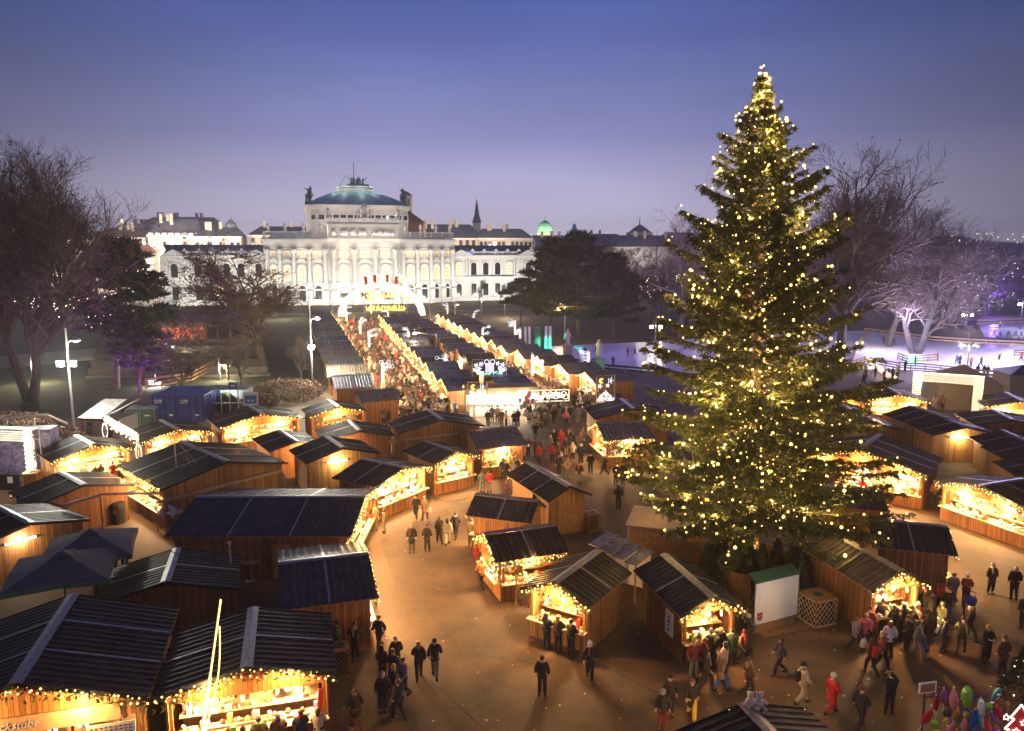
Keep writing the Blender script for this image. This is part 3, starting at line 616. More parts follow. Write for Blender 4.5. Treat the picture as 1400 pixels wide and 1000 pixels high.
# wings
for sg in (-1,1):
    m=MB(); x0,x1=33*sg,66*sg; a_,b_=min(x0,x1),max(x0,x1)
    m.prism([(a_,10),(b_,10),(b_,26),(a_,26)],0,16.6); pv0,pv1=(57.5*sg,66.3*sg); m.prism([(min(pv0,pv1),9.),(max(pv0,pv1),9.),(max(pv0,pv1),10.1),(min(pv0,pv1),10.1)],0,16.65); m.prism([(min(33.2*sg,38.2*sg),9.2),(max(33.2*sg,38.2*sg),9.2),(max(33.2*sg,38.2*sg),10.1),(min(33.2*sg,38.2*sg),10.1)],0,16.65)
    m.build('wing_wall','stone',bt)
    m=MB()
    for z0_,z1_,d in ((15.9,16.3,.4),(16.3,16.9,.8),(8.4,9.0,.35),(0,1.3,.3)): m.prism([(a_-.2,9.-d),(b_+.4,9.-d),(b_+.4,10.3),(a_-.2,10.3)],z0_,z1_)
    for px_ in (36*sg,62*sg): m.slab([(px_-4,8.2,17.0),(px_+4,8.2,17.0),(px_,8.2,18.9)],(0,1.2,0))
    m.build('cornice','stone_trim',bt)
    balustrade(bt,[(a_+8,9.2),(b_-8,9.2)],16.9,1.3)
    m=MB(); m.slab([(a_,11,16.7),(b_,11,16.7),(b_-2*sg,18,20.6),(a_+2,18,20.6)],(0,0,-.2)); m.slab([(a_,25.5,16.7),(b_,25.5,16.7),(b_,18.05,20.6),(a_,18.05,20.6)],(0,0,-.2)); m.build('roof','slate_blue' if sg>0 else 'slate',bt)
    for k in range(5): 
        db=MB(); x=(40.5+4.5*k)*sg; db.slab([(x-.9,9.1,18.3),(x+.9,9.1,18.3),(x,9.1,19.3)],(0,.8,0)); db.build('dormer','stone_trim',bt)
    for x in (35.2,41,45.6,50.2,54.8,62): 
        yy=9.95 if 40<x<57 else 8.95
        window(bt,(x*sg,yy if x!=35.2 else 9.15,9.6),0,2.1,4.6,True,'dark_pane' if sg<0 else 'lit_pane' if x in(35.2,54.8) else 'dark_pane',fw=.45)
        window(bt,(x*sg,yy if x!=35.2 else 9.15,2.0),0,2.0,4.4,x in(35.2,),'dark_pane',fw=.35)
    m=MB()
    for x in (38.6,43.2,48,52.6,57,59,65): 
        for dx in (-.5,.5): m.box(((x+dx)*sg,9.9 if 40<x<57 else 8.9,12.4),(.55,.3,6.6))
    m.build('pilaster','stone_trim',bt)
# floodlights that stand before it
fl=MB(); pos=[]
for x in (-62,-54,-46,-38,-29,-21,-14,-7,0,7,14,21,29,38,46,54,62):
    y=(-13 if abs(x)<15 else -11 if abs(x)<33 else -7); pos.append((x,y))
for x,y in pos:
    t_=thing('floodlight','small ground floodlight before the theatre front','floodlight',B(x,y),R(AX),'floodlights along the theatre'); 
    b=MB(); b.box((0,0,.35),(.5,.3,.3)); b.build('housing','dark_metal',t_); b=MB(); b.box((-.2,0,.1),(.06,.2,.2)); b.box((.2,0,.1),(.06,.2,.2)); b.build('bracket','steel',t_)
    lamp('facade_flood',B(x,y,.7),7400 if abs(x)<34 else 9000,(1,.97,.9) if abs(x)<34 else (1,.99,.93),.25,'SPOT',B(x*.98,y+16,12.5),angle=R(125),blend=.9)
for x in (-7,0,7): lamp('cornice_light',B(x,-1.9,17.6),330,(1,.86,.5),.2)
for x in (-16,-21,16,21): lamp('cornice_light',B(x,onfront(x)[0]-1.9,17.6),160,(1,.86,.6),.2)
for i in range(-3,4):
    lamp('roof_fill',B(i*4.6,2.5,25.6) if abs(i)>2 else B(i*4.6,3.0,27.9),500,(1,.9,.82),.2)  # free-floating fill added to brighten the drum, no fixture there
    lamp('attic_fill',B(i*3.6,-3.2,22.9),170,(1,.9,.8),.15)  # added fill hanging before the attic to lift its wall
for x in (-19,19): lamp('roof_fill',B(x,5,25.2),500,(1,.9,.85),.2)  # same added fill over the side roofs
for a_ in (-2.4,-1.9,-1.25,-.7): lamp('dome_fill',B(33*math.cos(a_),28+27*math.sin(a_),30.5),700,(1,.92,.85),.2)  # unseen fill lights added round the drum and dome
for k in range(8): lamp('crown_fill',B(8.8*math.cos(k*PI/4+.2),28+8.8*math.sin(k*PI/4+.2),43.2),420,(.95,1,.95),.12)  # invented ring of fill lights to brighten the copper
for x in (-50,-40,40,50): lamp('roof_fill',B(x,12,18.5),500,(.9,.92,1),.2)  # more added fill above the wing roofs
for px,py,Y in ((150,352,312),(190,352,318),(235,340,322),(285,340,322),(320,340,320),(400,338,335),(585,338,325),(630,338,325),(690,338,332),(760,350,400),(880,350,412),(960,350,480),(0,360,312),(80,350,330)):
    q=V(px,py,Y); lamp('house_fill',q,30000 if px<330 else 16000,(1,.84,.68),.3)  # unseen fill lights added to brighten the house fronts
# ---------------------------------------------------------------- city behind
def house(px0,px1,ywall,yroof,Y,label,wallk,roofk,rows=(),n=8,lit=.3,depth=18,turn=AX*.7,hip=.25,cat='building',chim=3,wsz=(1.5,2.4)):
    a=V(px0,ywall,Y); b=V(px1,ywall,Y); c=(a+b)/2; Wd=(b-a).length; hw=c.z; hr=V((px0+px1)/2,yroof,Y+depth/2).z
    t=thing('city_house',label,cat,(c.x,c.y,0),R(turn)); Wd/=math.cos(R(turn)); x=Wd/2
    m=MB(); m.prism([(-x,0),(x,0),(x,depth),(-x,depth)],0,hw); m.build('wall',wallk,t)
    m=MB(); m.prism([(-x-.4,-.5),(x+.4,-.5),(x+.4,.2),(-x-.4,.2)],hw-.5,hw+.1); m.build('cornice','stone_trim' if wallk!='stone_grey' else 'stone_grey',t)
    m=MB(); h=x*hip; e=.5
    m.add([(-x-e,-e,hw+.1),(x+e,-e,hw+.1),(x+e,depth+e,hw+.1),(-x-e,depth+e,hw+.1),(-x+h,depth/2,hr),(x-h,depth/2,hr)],[(0,1,5,4),(2,3,4,5),(1,2,5),(3,0,4),(3,2,1,0)]); r=m.build('roof',roofk,t)
    for i in range(chim):
        q=MB(); xx=rnd.uniform(-x+h,x-h)*.9; q.box((xx,depth/2-rnd.uniform(0,3),(hr+1+hw)/2+.8),(1.3,1,(hr-hw)+1.8)); q.build('chimney','stone_warm',r)
    for z in rows:
        for i in range(n):
            if rnd.random()<.08: continue
            window(t,(-x+2*x*(i+.5)/n,-.03,z),0,wsz[0],wsz[1],False,'lit_window' if rnd.random()<lit else 'dark_pane',wallk if wallk!='stone' else 'stone_trim',.25,False)
    return t,x,hw,hr
zY=lambda y,Y: V(700,y,Y).z
house(130,205,347,333,330,'pale building block with red tiled roof behind the dark pine','stone_warm','tile_red',(),4,depth=14)
house(135,212,325,312,345,'long pale house with red tiled roof left of the theatre wing','stone_warm','tile_red',(zY(340,345),zY(353,345)),8,.6)
house(205,272,322,300,340,'pale house with lit upper windows and grey roof above the left wing','stone_warm','slate',(zY(338,340),zY(327,340)),8,.75)
house(268,327,324,311,338,'pale house with skylights in its slate roof, beside a small domed turret','stone_warm','slate',(zY(339,338),),8,.6)
t,x,hw,hr=house(165,206,309,306,380,'white flat topped penthouse block with a mast on its roof','stone','stone_grey',(zY(307,380),),5,.7,chim=1,hip=.05)
house(205,290,303,297,400,'jumbled rooftop storey with terraces on the left skyline','stone_grey','slate',(),6,.2,chim=6,hip=.1)
house(343,452,322,310,350,'house with dark blue roof behind the theatre, left of its dome','stone_warm','slate_blue',(zY(333,350),),9,.4)
house(556,660,326,307,345,'house with long steep dark blue roof right of the theatre dome','stone_warm','slate_blue',(zY(336,345),),12,.2,chim=5)
house(655,728,326,313,350,'pale house with slate roof and small pediment beyond the right wing','stone_warm','slate',(zY(338,350),),12,.1,chim=4)
house(724,800,341,322,420,'dark roofed block below the lit green dome','stone_grey','slate_blue',(zY(336,420),),9,.3,chim=5)
house(790,860,333,320,460,'grey house right of the small lantern tower on the skyline','stone_grey','slate',(zY(342,460),),9,.2,chim=4)
house(838,935,338,322,430,'long palace wing with dark mansard roof and row of dormers','stone_grey','slate_blue',(),12,.2,chim=5)
house(900,1010,343,318,520,'distant grey block half hidden behind the spruce','stone_grey','slate',(),12,.2)
house(1180,1300,342,326,520,'low palace block on the right skyline behind bare trees','stone_grey','slate',(),12,.1)
house(1290,1420,352,333,640,'long dark government block at the right horizon','stone_grey','slate_blue',(),16,.1,chim=0,hip=.05)
house(-60,60,330,318,330,'pale house hidden behind the tall bare tree at the left edge','stone_warm','slate',(zY(345,330),zY(358,330)),8,.4)
house(60,135,328,316,350,'pale house left of the red tiled roof','stone_warm','slate',(zY(342,350),),7,.5)
def spot_building(name,label,cat,px,y0,Y): 
    c=V(px,y0,Y); return thing(name,label,cat,(c.x,c.y,0)),c.z
# towers and domes
t,z=spot_building('church_tower','square brick church tower with pale red cap beside the theatre dome','tower',556.5,320,330)
s_=330/F
m=MB(); m.box((0,0,(zY(268,330))/2),(4.4,4.4,zY(268,330))); m.build('shaft','stone_warm',t); m=MB(); zz=zY(268,330); m.lathe([(3.4,zz),(3.4,zz+.4),(.1,zz+2.)],4,M4=Matrix.Rotation(PI/4,3,'Z')); m.build('roof','slate_blue',t)
for x_ in (-1.3,0,1.3): window(t,(x_,-2.22,zY(280,330)),0,.7,2.2,True,'dark_pane','stone_warm',.12,False)
m=MB(); zz=zY(305,330); m.add([(-2,-7,zz),(8,-7,zz),(8,3,zz),(-2,3,zz),(1,-2,zY(288,330))],[(0,1,4),(1,2,4),(2,3,4),(3,0,4)]); m.box((3,-2,zz/2),(9.6,9.6,zz-.1)); m.build('nave','tile_red',t)
t,z=spot_building('church_spire','slender dark pointed spire with a pale base on the skyline','spire',652,320,420)
m=MB(); zz=zY(305,420); m.box((0,0,zz/2),(4.,4.,zz)); m.build('shaft','stone',t); m=MB(); m.lathe([(2.6,zz),(1.3,zz+4.5),(.7,zz+9),(.06,zY(272,420))],8); m.build('spire','slate_blue',t)
t,z=spot_building('palace_dome','green lit copper dome with a small lantern, far beyond the right wing','dome',745,330,640)
zz=zY(320,640); r=640/F*11
m=MB(); m.lathe([(r*1.05,0),(r*1.05,zz),(r*1.1,zz+.6)],24); m.build('drum','stone_warm',t); m=MB(); m.lathe([(r,zz+.6),(r*.98,zz+r*.5),(r*.8,zz+r*1.05),(r*.5,zz+r*1.4),(r*.16,zz+r*1.6)],24); m.build('dome','copper',t,True); m=MB(); m.lathe([(r*.16,zz+r*1.6),(r*.14,zz+r*1.9),(.05,zz+r*2.2)],8); m.build('lantern','copper',t)
for dx in (-12,12): lamp('dome_flood',(t.location.x+dx,t.location.y-16,zz-1),26000,(.75,1,.45),.5,'SPOT',(t.location.x,t.location.y,zz+8),angle=R(80))
t,z=spot_building('lantern_tower','small green lantern tower standing right of the lit dome','tower',785,330,600)
zz=zY(322,600); m=MB(); m.box((0,0,zz/2),(6,6,zz)); m.build('shaft','stone_grey',t); m=MB(); m.lathe([(3.4,zz),(3.4,zz+3),(2.2,zz+5),(1.4,zz+6),(1.4,zz+8),(.1,zY(306,600))],10); m.build('cap','copper',t)
t,z=spot_building('pavilion_roof_tower','low tent shaped roof with a thin finial on the right skyline','tower',874,330,520)
zz=zY(318,520); m=MB(); m.box((0,0,zz/2),(16,12,zz)); m.build('wall','stone_grey',t); m=MB(); m.lathe([(9.5,zz),(5,zz+3),(1,zz+5),(.5,zz+5)],4,M4=Matrix.Rotation(PI/4,3,'Z')); m.tube((0,0,zz+5),(0,0,zY(296,520)),.5,.08,6); m.build('roof','slate',t)
t,z=spot_building('turret','small slate domed turret at the end of the left skyline houses','turret',317,330,350)
zz=zY(314,350); m=MB(); m.box((0,0,zz/2),(5,5,zz)); m.build('shaft','stone_warm',t); m=MB(); m.lathe([(2.9,zz),(2.5,zz+2.2),(1.2,zz+3.8),(.3,zz+4.6),(.1,zz+5.6)],10); m.build('cap','slate',t)
t=thing('radio_mast','thin tall rooftop mast on the left skyline','mast',V(146.5,330,400)); m=MB(); m.tube((0,0,-20),(0,0,zY(273,400)-zY(330,400)),.22,.1,5); m.lathe([(.4,20.6),(.5,21),(.1,21.6)],6); m.build('pole','dark_metal',t)
cl=MB()
for i in range(90):
    px=rnd.uniform(1290,1440); q=V(px,rnd.uniform(318,346),rnd.uniform(500,1240)); cl.octa(q,rnd.uniform(.25,.6),0)
tag(cl.build('city_lights','bulb_white'),'tiny lamps scattered along the hills at the right horizon','lights',kind='stuff')
# ---------------------------------------------------------------- trees
def tubes_np(S,n):
    """S rows: p0(3) p1(3) r0 r1 -> verts, quads"""
    S=np.array(S,dtype=np.float64); p,q=S[:,:3],S[:,3:6]; d=q-p; d/=np.linalg.norm(d,axis=1)[:,None]+1e-9
    a=np.where(np.abs(d[:,2:3])<.9,np.array([[0,0,1.]]),np.array([[1.,0,0]])); s=np.cross(d,a); s/=np.linalg.norm(s,axis=1)[:,None]; u=np.cross(s,d)
    k=len(S); V_=np.zeros((k,2,n,3))
    for i in range(n):
        c,si=math.cos(2*PI*i/n),math.sin(2*PI*i/n); o=s*c+u*si
        V_[:,0,i]=p+o*S[:,6:7]; V_[:,1,i]=q+o*S[:,7:8]
    base=np.arange(k)[:,None]*2*n; i=np.arange(n)[None]; j=(i+1)%n
    Q=np.stack([base+i,base+j,base+n+j,base+n+i],-1).reshape(-1,4)
    return V_.reshape(-1,3),Q
def bare_tree(name,seed,h,spread,label,loc,group=None,barkk='bark',twigk='twig',leaves=0,stems=1,lean=0.,fork=.24,r0=None,kids_=(7,7,7,5),tw=1.9):
    rg=random.Random(seed); trunk=[];twig=[];tips=[]
    r0=r0 or h*.022
    def branch(p,d,L,r,lv):
        n=5 if lv==0 else 4 if lv<2 else 3; pts=[p]; dd=d.copy()
        for i in range(n):
            up=.10 if lv<2 else .04
            dd=(dd+Vector((rg.gauss(0,1),rg.gauss(0,1),rg.gauss(0,.7)))*(.1 if lv==0 else .19)+Vector((0,0,up))).normalized(); pts.append(pts[-1]+dd*L/n)
        for i in range(n):
            a=r*(1-.62*i/n); b=r*(1-.62*(i+1)/n); (trunk if lv<2 else twig).append((*pts[i],*pts[i+1],max(a,.011),max(b,.009)))
        if lv>=3: tips.append(pts[-1]); tips.append(pts[2])
        if lv<4:
            for k in range(kids_[min(lv,3)]):
                f=rg.uniform(fork if lv==0 else .22,1.0); ii=min(n-1,int(f*n)); q=pts[ii].lerp(pts[ii+1],f*n-ii)
                ax=Vector((rg.gauss(0,1),rg.gauss(0,1),rg.gauss(0,1))).cross(dd); 
                if ax.length<1e-3: continue
                ang=R(rg.uniform(28,58 if lv else 62)); nd=(Matrix.Rotation(ang,3,ax.normalized())@dd)
                nd=(nd+Vector((0,0,.22 if lv==0 else .08))).normalized()
                nd=Vector((nd.x*spread,nd.y*spread,nd.z)).normalized()
                branch(q,nd,L*rg.uniform(.46,.68)*(1.05 if lv==0 else .9),r*(1-.62*f)*rg.uniform(.5,.72),lv+1)
    for s in range(stems):
        a=2*PI*s/stems+.6; d=Vector((math.cos(a)*.22*(stems>1)+lean,math.sin(a)*.22*(stems>1),1)).normalized(); branch(Vector((math.cos(a)*r0*.6*(stems>1),math.sin(a)*r0*.6*(stems>1),-.1)),d,h*.56,r0/(1 if stems==1 else 1.25),0)
    k=h/max(p.z for p in tips); tips=[p*k for p in tips]; trunk=[(*[c*k for c in s[:6]],*s[6:]) for s in trunk]; twig=[(*[c*k for c in s[:6]],s[6]*tw,s[7]*tw) for s in twig]
    t=thing(name,label,'tree',loc,rg.uniform(0,6),group)
    v,q=tubes_np(trunk,6); npmesh('trunk',v,q,barkk,t); v,q=tubes_np(twig,3); npmesh('crown',v,q,twigk,t)
    if leaves:
        tp=np.array([rg.choice(tips)[:] for _ in range(leaves)])+np.array([[rg.gauss(0,.1) for _ in range(3)] for _ in range(leaves)])
        n=len(tp); o=np.random.RandomState(seed).normal(0,.13,(n,3,3)); vv=(tp[:,None,:]+o).reshape(-1,3); npmesh('leaves',vv,np.arange(3*n).reshape(-1,3),'dry_leaf',t)
    return t,tips
def fairy(t,tips,n,mk='bulb_white',r=.1,label=None):
    mb=MB()
    for i in range(n): q=rnd.choice(tips)+Vector((rnd.gauss(0,.3),rnd.gauss(0,.3),rnd.gauss(0,.3))); mb.octa(q,r*rnd.uniform(.6,1.2))
    return mb.build('fairy_lights',mk,t)
G_=lambda px,py: U(px,py)
bt1,tp=bare_tree('bare_tree',3,33,.8,'tallest bare tree with reddish twigs at the left edge',G_(42,548),None,leaves=2600,stems=2,kids_=(14,11,9,7)); fairy(bt1,[q for q in tp if q.z<13] or tp,110,r=.07)
t2,tp=bare_tree('bare_tree',14,29,1.1,'bare tree half cut by the left edge of the picture',G_(-20,520),None,leaves=1500,kids_=(12,10,9,6)); fairy(t2,tp,60,r=.05)
t3,tp=bare_tree('bare_tree',8,22,1.9,'wide bare tree with thick crooked trunk left of the arch, twigs lit from behind',G_(362,506),None,kids_=(12,9,8,7),leaves=1800,fork=.3,r0=.62)
t4,tp=bare_tree('bare_tree',21,24,1.15,'bare tree with teal lit double trunk standing on the ice rink',G_(1252,484),None,'bark_grey',leaves=900,stems=2,r0=.75,kids_=(10,9,8,7)); fairy(t4,[q for q in tp if q.z<14] or tp,80,r=.055)
t5,tp=bare_tree('bare_tree',38,36,.85,'tall bare plane tree rising behind the right side of the spruce',U(1148,498),None,'bark_grey','twig_grey',leaves=2200,kids_=(13,10,8,7)); 
t5b,tp=bare_tree('bare_tree',35,29,1.25,'spreading bare plane tree beside the taller one on the right',U(1215,474),None,'bark_grey','twig_grey',leaves=1500,kids_=(12,9,8,7)); fairy(t5b,[q for q in tp if q.z<14] or tp,90,r=.06)
t6,tp=bare_tree('bare_tree',41,27,.9,'bare tree whose top shows just left of the spruce',U(930,470),None,'bark_grey','twig_grey'); fairy(t6,[q for q in tp if q.z<14] or tp,120,r=.06)
# background rows: copies of three of them
KC={}
def cache(o): KC[o.name]=kids(o); [KC.setdefault(c.name,kids(c)) for c in KC[o.name]]
sm,tp=bare_tree('bare_tree',52,9,1.2,'slight bare tree among the huts and lawn left of the arch',G_(312,520),'small bare trees on the lawn',kids_=(8,7,6,3)); cache(sm)
for px,py,s in ((250,545,1.2),(275,505,1.),(330,530,.9),(215,500,1.),(412,520,.8),(180,470,1.1),(300,470,1.0),(238,470,.9)): dup(sm,G_(px,py),rnd.uniform(0,6),None,None,s,KC)
fb_,tp=bare_tree('bare_tree',61,21,1.15,'brown bare tree in the row behind the dark pines',U(842,440),'bare trees behind the pines','bark','twig',leaves=1500,kids_=(9,8,7,4)); cache(fb_)
for px,py,s in ((790,436,1.05),(820,433,.95),(870,438,1.),(905,434,.9),(890,442,.85),(940,436,1.),(990,438,1.),(1085,440,1.05),(1050,436,1.)): dup(fb_,U(px,py),rnd.uniform(0,6),None,None,s,KC)
fr_,tp=bare_tree('bare_tree',67,20,1.25,'dark bare tree in the wood beyond the ice rink',U(1330,436),'trees beyond the ice rink','bark_grey','twig_grey',kids_=(9,8,7,4)); cache(fr_)
for i in range(16): dup(fr_,U(1285+i*10+rnd.uniform(-4,4),rnd.uniform(420,440)),rnd.uniform(0,6),None,None,rnd.uniform(.85,1.15),KC)
fl_=MB()
for i in range(70):
    px=rnd.uniform(1285,1405); fl_.octa(V(px,rnd.uniform(355,425),rnd.uniform(150,190)),rnd.uniform(.04,.11))
tag(fl_.build('distant_lamps','bulb_white'),'scattered white lamps among the dark trees beyond the ice rink','lights',kind='stuff')
sw_,tp=bare_tree('bare_tree',71,7,1.1,'slight bare tree before the theatre wing',B(46,-8),'street trees before the theatre',kids_=(7,6,6,3)); cache(sw_)
for x in (-60,-50,-42,38,54,62): dup(sw_,B(x,-9),rnd.uniform(0,6),None,None,rnd.uniform(.9,1.3),KC)
tb_=MB()
for x0 in (-47,):
    c=B(x0,-12,0)
    for k in range(9):
        a=2*PI*k/9; e=c+Vector((math.cos(a)*4.4,0,5.5+math.sin(k)*1.4))
        for i in range(10): tb_.octa((c+Vector((0,0,3.8))).lerp(e,i/9)+Vector((0,0,1.6*math.sin(PI*i/9))),.16)
    for i in range(10): tb_.octa(c+Vector((0,0,.4*i)),.16)
tag(tb_.build('light_palm','bulb'),'palm shaped light figure glowing before the left theatre wing','light figure')
def pine(seed,h,wd,label,loc,lean=(0,0),base=.35,mk='fir_dark',pads=60,group=None,dens=260,rz=0.):
    rs=np.random.RandomState(seed); rg=random.Random(seed); t=thing('pine_tree',label,'tree',loc,rz,group)
    top=Vector((lean[0],lean[1],h)); S=[]; P0=Vector((0,0,-.1)); pts=[P0.lerp(top,i/6)+Vector((rg.gauss(0,.12),rg.gauss(0,.12),0))*(i>0) for i in range(7)]
    for i in range(6): S.append((*pts[i],*pts[i+1],h*.022*(1-.13*i),h*.022*(1-.13*(i+1))))
    V_=[]
    for k in range(pads):
        f=base+(1-base)*((k+.5)/pads)**.9; c0=P0.lerp(top,f); a=k*2.4+rg.uniform(-.4,.4)
        prof=math.sin(min(1,(1.02-f)/(1-base)*1.25)*PI/2)**.8*(0.55+.45*min(1,(f-base)/.18)); rr=wd*prof*rg.uniform(.35,1.2)
        c=c0+Vector((math.cos(a)*rr,math.sin(a)*rr,rg.uniform(-.02,.05)*h)); S.append((*c0,*(c0.lerp(c,.55)+Vector((0,0,-.1))),h*.008,h*.005)); S.append((*(c0.lerp(c,.55)+Vector((0,0,-.1))),*c,h*.005,h*.002))
        n=dens; u=rs.normal(0,1,(n,3)); u/=np.linalg.norm(u,axis=1)[:,None]; u*=rs.uniform(.3,1,(n,1))**.5
        ct=np.array(c.lerp(c0,.25))+u*np.array([wd*.26,wd*.26,h*.019]); d=np.array([math.cos(a),math.sin(a),.5])[None]*.5+rs.normal(0,.6,(n,3)); d/=np.linalg.norm(d,axis=1)[:,None]
        e=np.cross(d,rs.normal(0,1,(n,3))); e/=np.linalg.norm(e,axis=1)[:,None]; L=h*.042*rs.uniform(.5,1.5,(n,1))
        V_.append(np.stack([ct-e*L*.17,ct+e*L*.17,ct+d*L],1))
    v,q=tubes_np(S,6); npmesh('trunk',v,q,'bark',t)
    v=np.concatenate(V_).reshape(-1,3); npmesh('crown',v,np.arange(len(v)).reshape(-1,3),mk,t); return t
pine(5,19,7.2,'dark flat crowned pine with leaning trunk left of the theatre wing',G_(160,532),(1.6,0),.36,pads=60)
pine(6,11,4.2,'low pine lit purple from below, behind the blue containers',G_(192,540),(.4,0),.3,pads=46)
pine(9,21,9.5,'broadest dark pine right of the theatre',U(790,462),(-.5,0),.2,pads=80,dens=330)
pine(10,20,8.,'tall dark pine at the left of the group right of the theatre',U(752,458),(1,0),.22,pads=70,dens=330)
pine(12,17,8.,'dark pine at the right end of the group near the spruce',U(838,456),(0,0),.18,pads=62,dens=320)
pine(13,11.5,6.5,'low wide pine over the huts, lit amber by the street lamp',U(712,446),(.5,0),.42,pads=44,dens=320)
def small_fir(loc,h,r,label,seed,group=None,mk='fir',n=3500):
    rs=np.random.RandomState(seed); t=thing('small_fir',label,'fir tree',loc,seed*1.,group); m=MB(); m.tube((0,0,-.02),(0,0,h*.9),h*.02+.02,.01,6); m.build('trunk','bark',t)
    f=rs.uniform(.06,1,n)**.75; a=rs.uniform(0,2*PI,n); lay=np.floor(f*9)/9; rr=r*(1-f)*(.55+.45*np.sqrt(rs.uniform(0,1,n)))*(1-.25*((f*9)%1)); ct=np.stack([np.cos(a)*rr,np.sin(a)*rr,f*h*1.0-.08*rr],1)
    d=np.stack([np.cos(a),np.sin(a),rs.normal(.1,.4,n)],1)+rs.normal(0,.4,(n,3)); d/=np.linalg.norm(d,axis=1)[:,None]; e=np.cross(d,rs.normal(0,1,(n,3))); e/=np.linalg.norm(e,axis=1)[:,None]; L=h*.07*rs.uniform(.6,1.4,(n,1))*(1.15-f[:,None]*.5)
    v=np.stack([ct-e*L*.13,ct+e*L*.13,ct+d*L],1).reshape(-1,3); npmesh('crown',v,np.arange(len(v)).reshape(-1,3),mk,t); return t
# ---------------------------------------------------------------- the big spruce
XB=U(1026,800); XT=27.8
xt=thing('christmas_spruce','huge spruce covered with golden fairy lights towering over the square','christmas tree',XB)
rs=np.random.RandomState(4)
topz=V(1045,92,XB.y).z
XT=topz
m=MB(); lean=Vector((-.6,0,0))
for i in range(10):
    m.tube(Vector((0,0,-.1+XT*i/10))+lean*(i/10),Vector((0,0,-.1+XT*(i+1)/10))+lean*((i+1)/10),.42*(1-i/10)+.03,.42*(1-(i+1)/10)+.03,8)
m.build('trunk','bark',xt)
tri=[];brS=[];tipl=[];alongl=[]
zs=[]; z=4.0
while z<XT-.5:
    zs.append(z); z+=.50*(1-.45*z/XT)+.13
for z in zs:
    f=(z)/XT; R0=(8.2*(1-f)**.74*min(1,((1-f)/.2))**.8+.14)*(.96 if f>.12 else .8+1.4*f)
    k=int(7+7*(1-f))
    a0=rs.uniform(0,6.28)
    for j in range(k):
        a=a0+2*PI*j/k+rs.normal(0,.22); L=R0*rs.uniform(.48,1.2); 
        if rs.uniform()<.07: L*=1.15
        droop=rs.uniform(.12,.3)*(1-f)+rs.uniform(-.12,.05)+ (.34 if False else 0)
        dirh=np.array([math.cos(a),math.sin(a),0.]); n=max(3,int(L/.55)); p=np.array([-.6*f,0,z]); pts=[p]
        for i in range(n):
            s=(i+1)/n; zz=z-droop*L*(s*1.25-.75*s*s)*1.1+ (.16*L*s*s)*(1.2 if f>.4 else .5)+ (f>.5)*.18*L*s
            q=np.array([-.6*f,0,0])+dirh*L*s+np.array([0,0,zz]); q[:2]+=rs.normal(0,.05,2); pts.append(q)
        for i in range(n): brS.append((*pts[i],*pts[i+1],.055*(1-i/n)+.012,.055*(1-(i+1)/n)+.012))
        tipl.append(pts[-1]); side=np.array([-dirh[1],dirh[0],0])
        for i in range(1,n+1): alongl.append((pts[i],f,i/n))
        # sprays of twigs along the bough, each hung with needles
        ns=int(8+L*13)
        for s in range(ns):
            u=rs.uniform(.14,1.0)**.8; ii=min(n-1,int(u*n)); b0=pts[ii]+(pts[ii+1]-pts[ii])*(u*n-ii)
            tl=(.28+.62*(1-u))*min(1.1,.35+L*.17)*rs.uniform(.6,1.25); sd=rs.choice([-1,1]); d=dirh*rs.uniform(.35,.9)+side*sd*rs.uniform(.25,1.0)+np.array([0,0,rs.uniform(-.55,.12)]); d/=np.linalg.norm(d)
            m_=int(7+tl*14)
            w=np.linspace(.08,1,m_)[:,None]; c=b0+d*tl*w+np.array([0,0,-.12])*w*w*tl
            e=rs.normal(0,1,(m_,3)); e/=np.linalg.norm(e,axis=1)[:,None]; dd=d*.8+e*.75; dd/=np.linalg.norm(dd,axis=1)[:,None]; ee=np.cross(dd,rs.normal(0,1,(m_,3))); ee/=np.linalg.norm(ee,axis=1)[:,None]
            ln=.21*rs.uniform(.7,1.3,(m_,1)); tri.append(np.stack([c-ee*.034,c+ee*.034,c+dd*ln],1))
v,q=tubes_np(brS,5); npmesh('branches',v,q,'bark',xt)
v=np.concatenate(tri).reshape(-1,3); k=len(v)//3; npmesh('crown',v,np.arange(3*k).reshape(-1,3),['spruce','spruce_dark'],xt,mi=(rs.uniform(0,1,k)<.4))
# strings of lights laid along the boughs
pts_b=[]
for p,f,u in alongl:
    for _ in range(1):
        if rs.uniform()<.46: pts_b.append(np.array(p)+rs.normal(0,.13,3)+np.array([0,0,.12]))
for p in tipl:
    if rs.uniform()<.46: pts_b.append(np.array(p)+np.array([0,0,.08]))
for i in range(13): pts_b.append(np.array([-.6+rs.normal(0,.12),rs.normal(0,.12),XT-rs.uniform(-.1,2.6)]))
pts_b=np.array(pts_b); ang=np.arctan2(pts_b[:,1],pts_b[:,0]); sec=((ang+PI)/(2*PI)*24).astype(int)%24
print('bulbs',len(pts_b),'needles',k)
for s in range(24):
    mb=MB(); last=None
    for p in sorted(pts_b[sec==s].tolist(),key=lambda p:p[2]):
        r=rs.choice([.03,.045,.06,.08],p=[.33,.36,.23,.08]); mb.ball(p,r,0,6,4)
        p=Vector(p)
        if last is not None and (p-last).length<1.6: mb.tube(p,last,.006,n=3,m=1,cap=False)
        last=p
    mb.build('light_string',['bulb','dark_metal'],xt)
sel=pts_b[rs.choice(len(pts_b),170,replace=False)]
for p in sel: lamp('spruce_bulb',Vector(p)+XB+Vector((0,0,.06)),115,(1,.62,.17),.07)
for i in range(22):
    z=2.5+i*1.1; lamp('trunk_bulb',XB+Vector((-.6*z/XT+rs.normal(0,.3),rs.normal(0,.3)-.3,z)),90*(1-i/26),(1,.62,.17),.05)
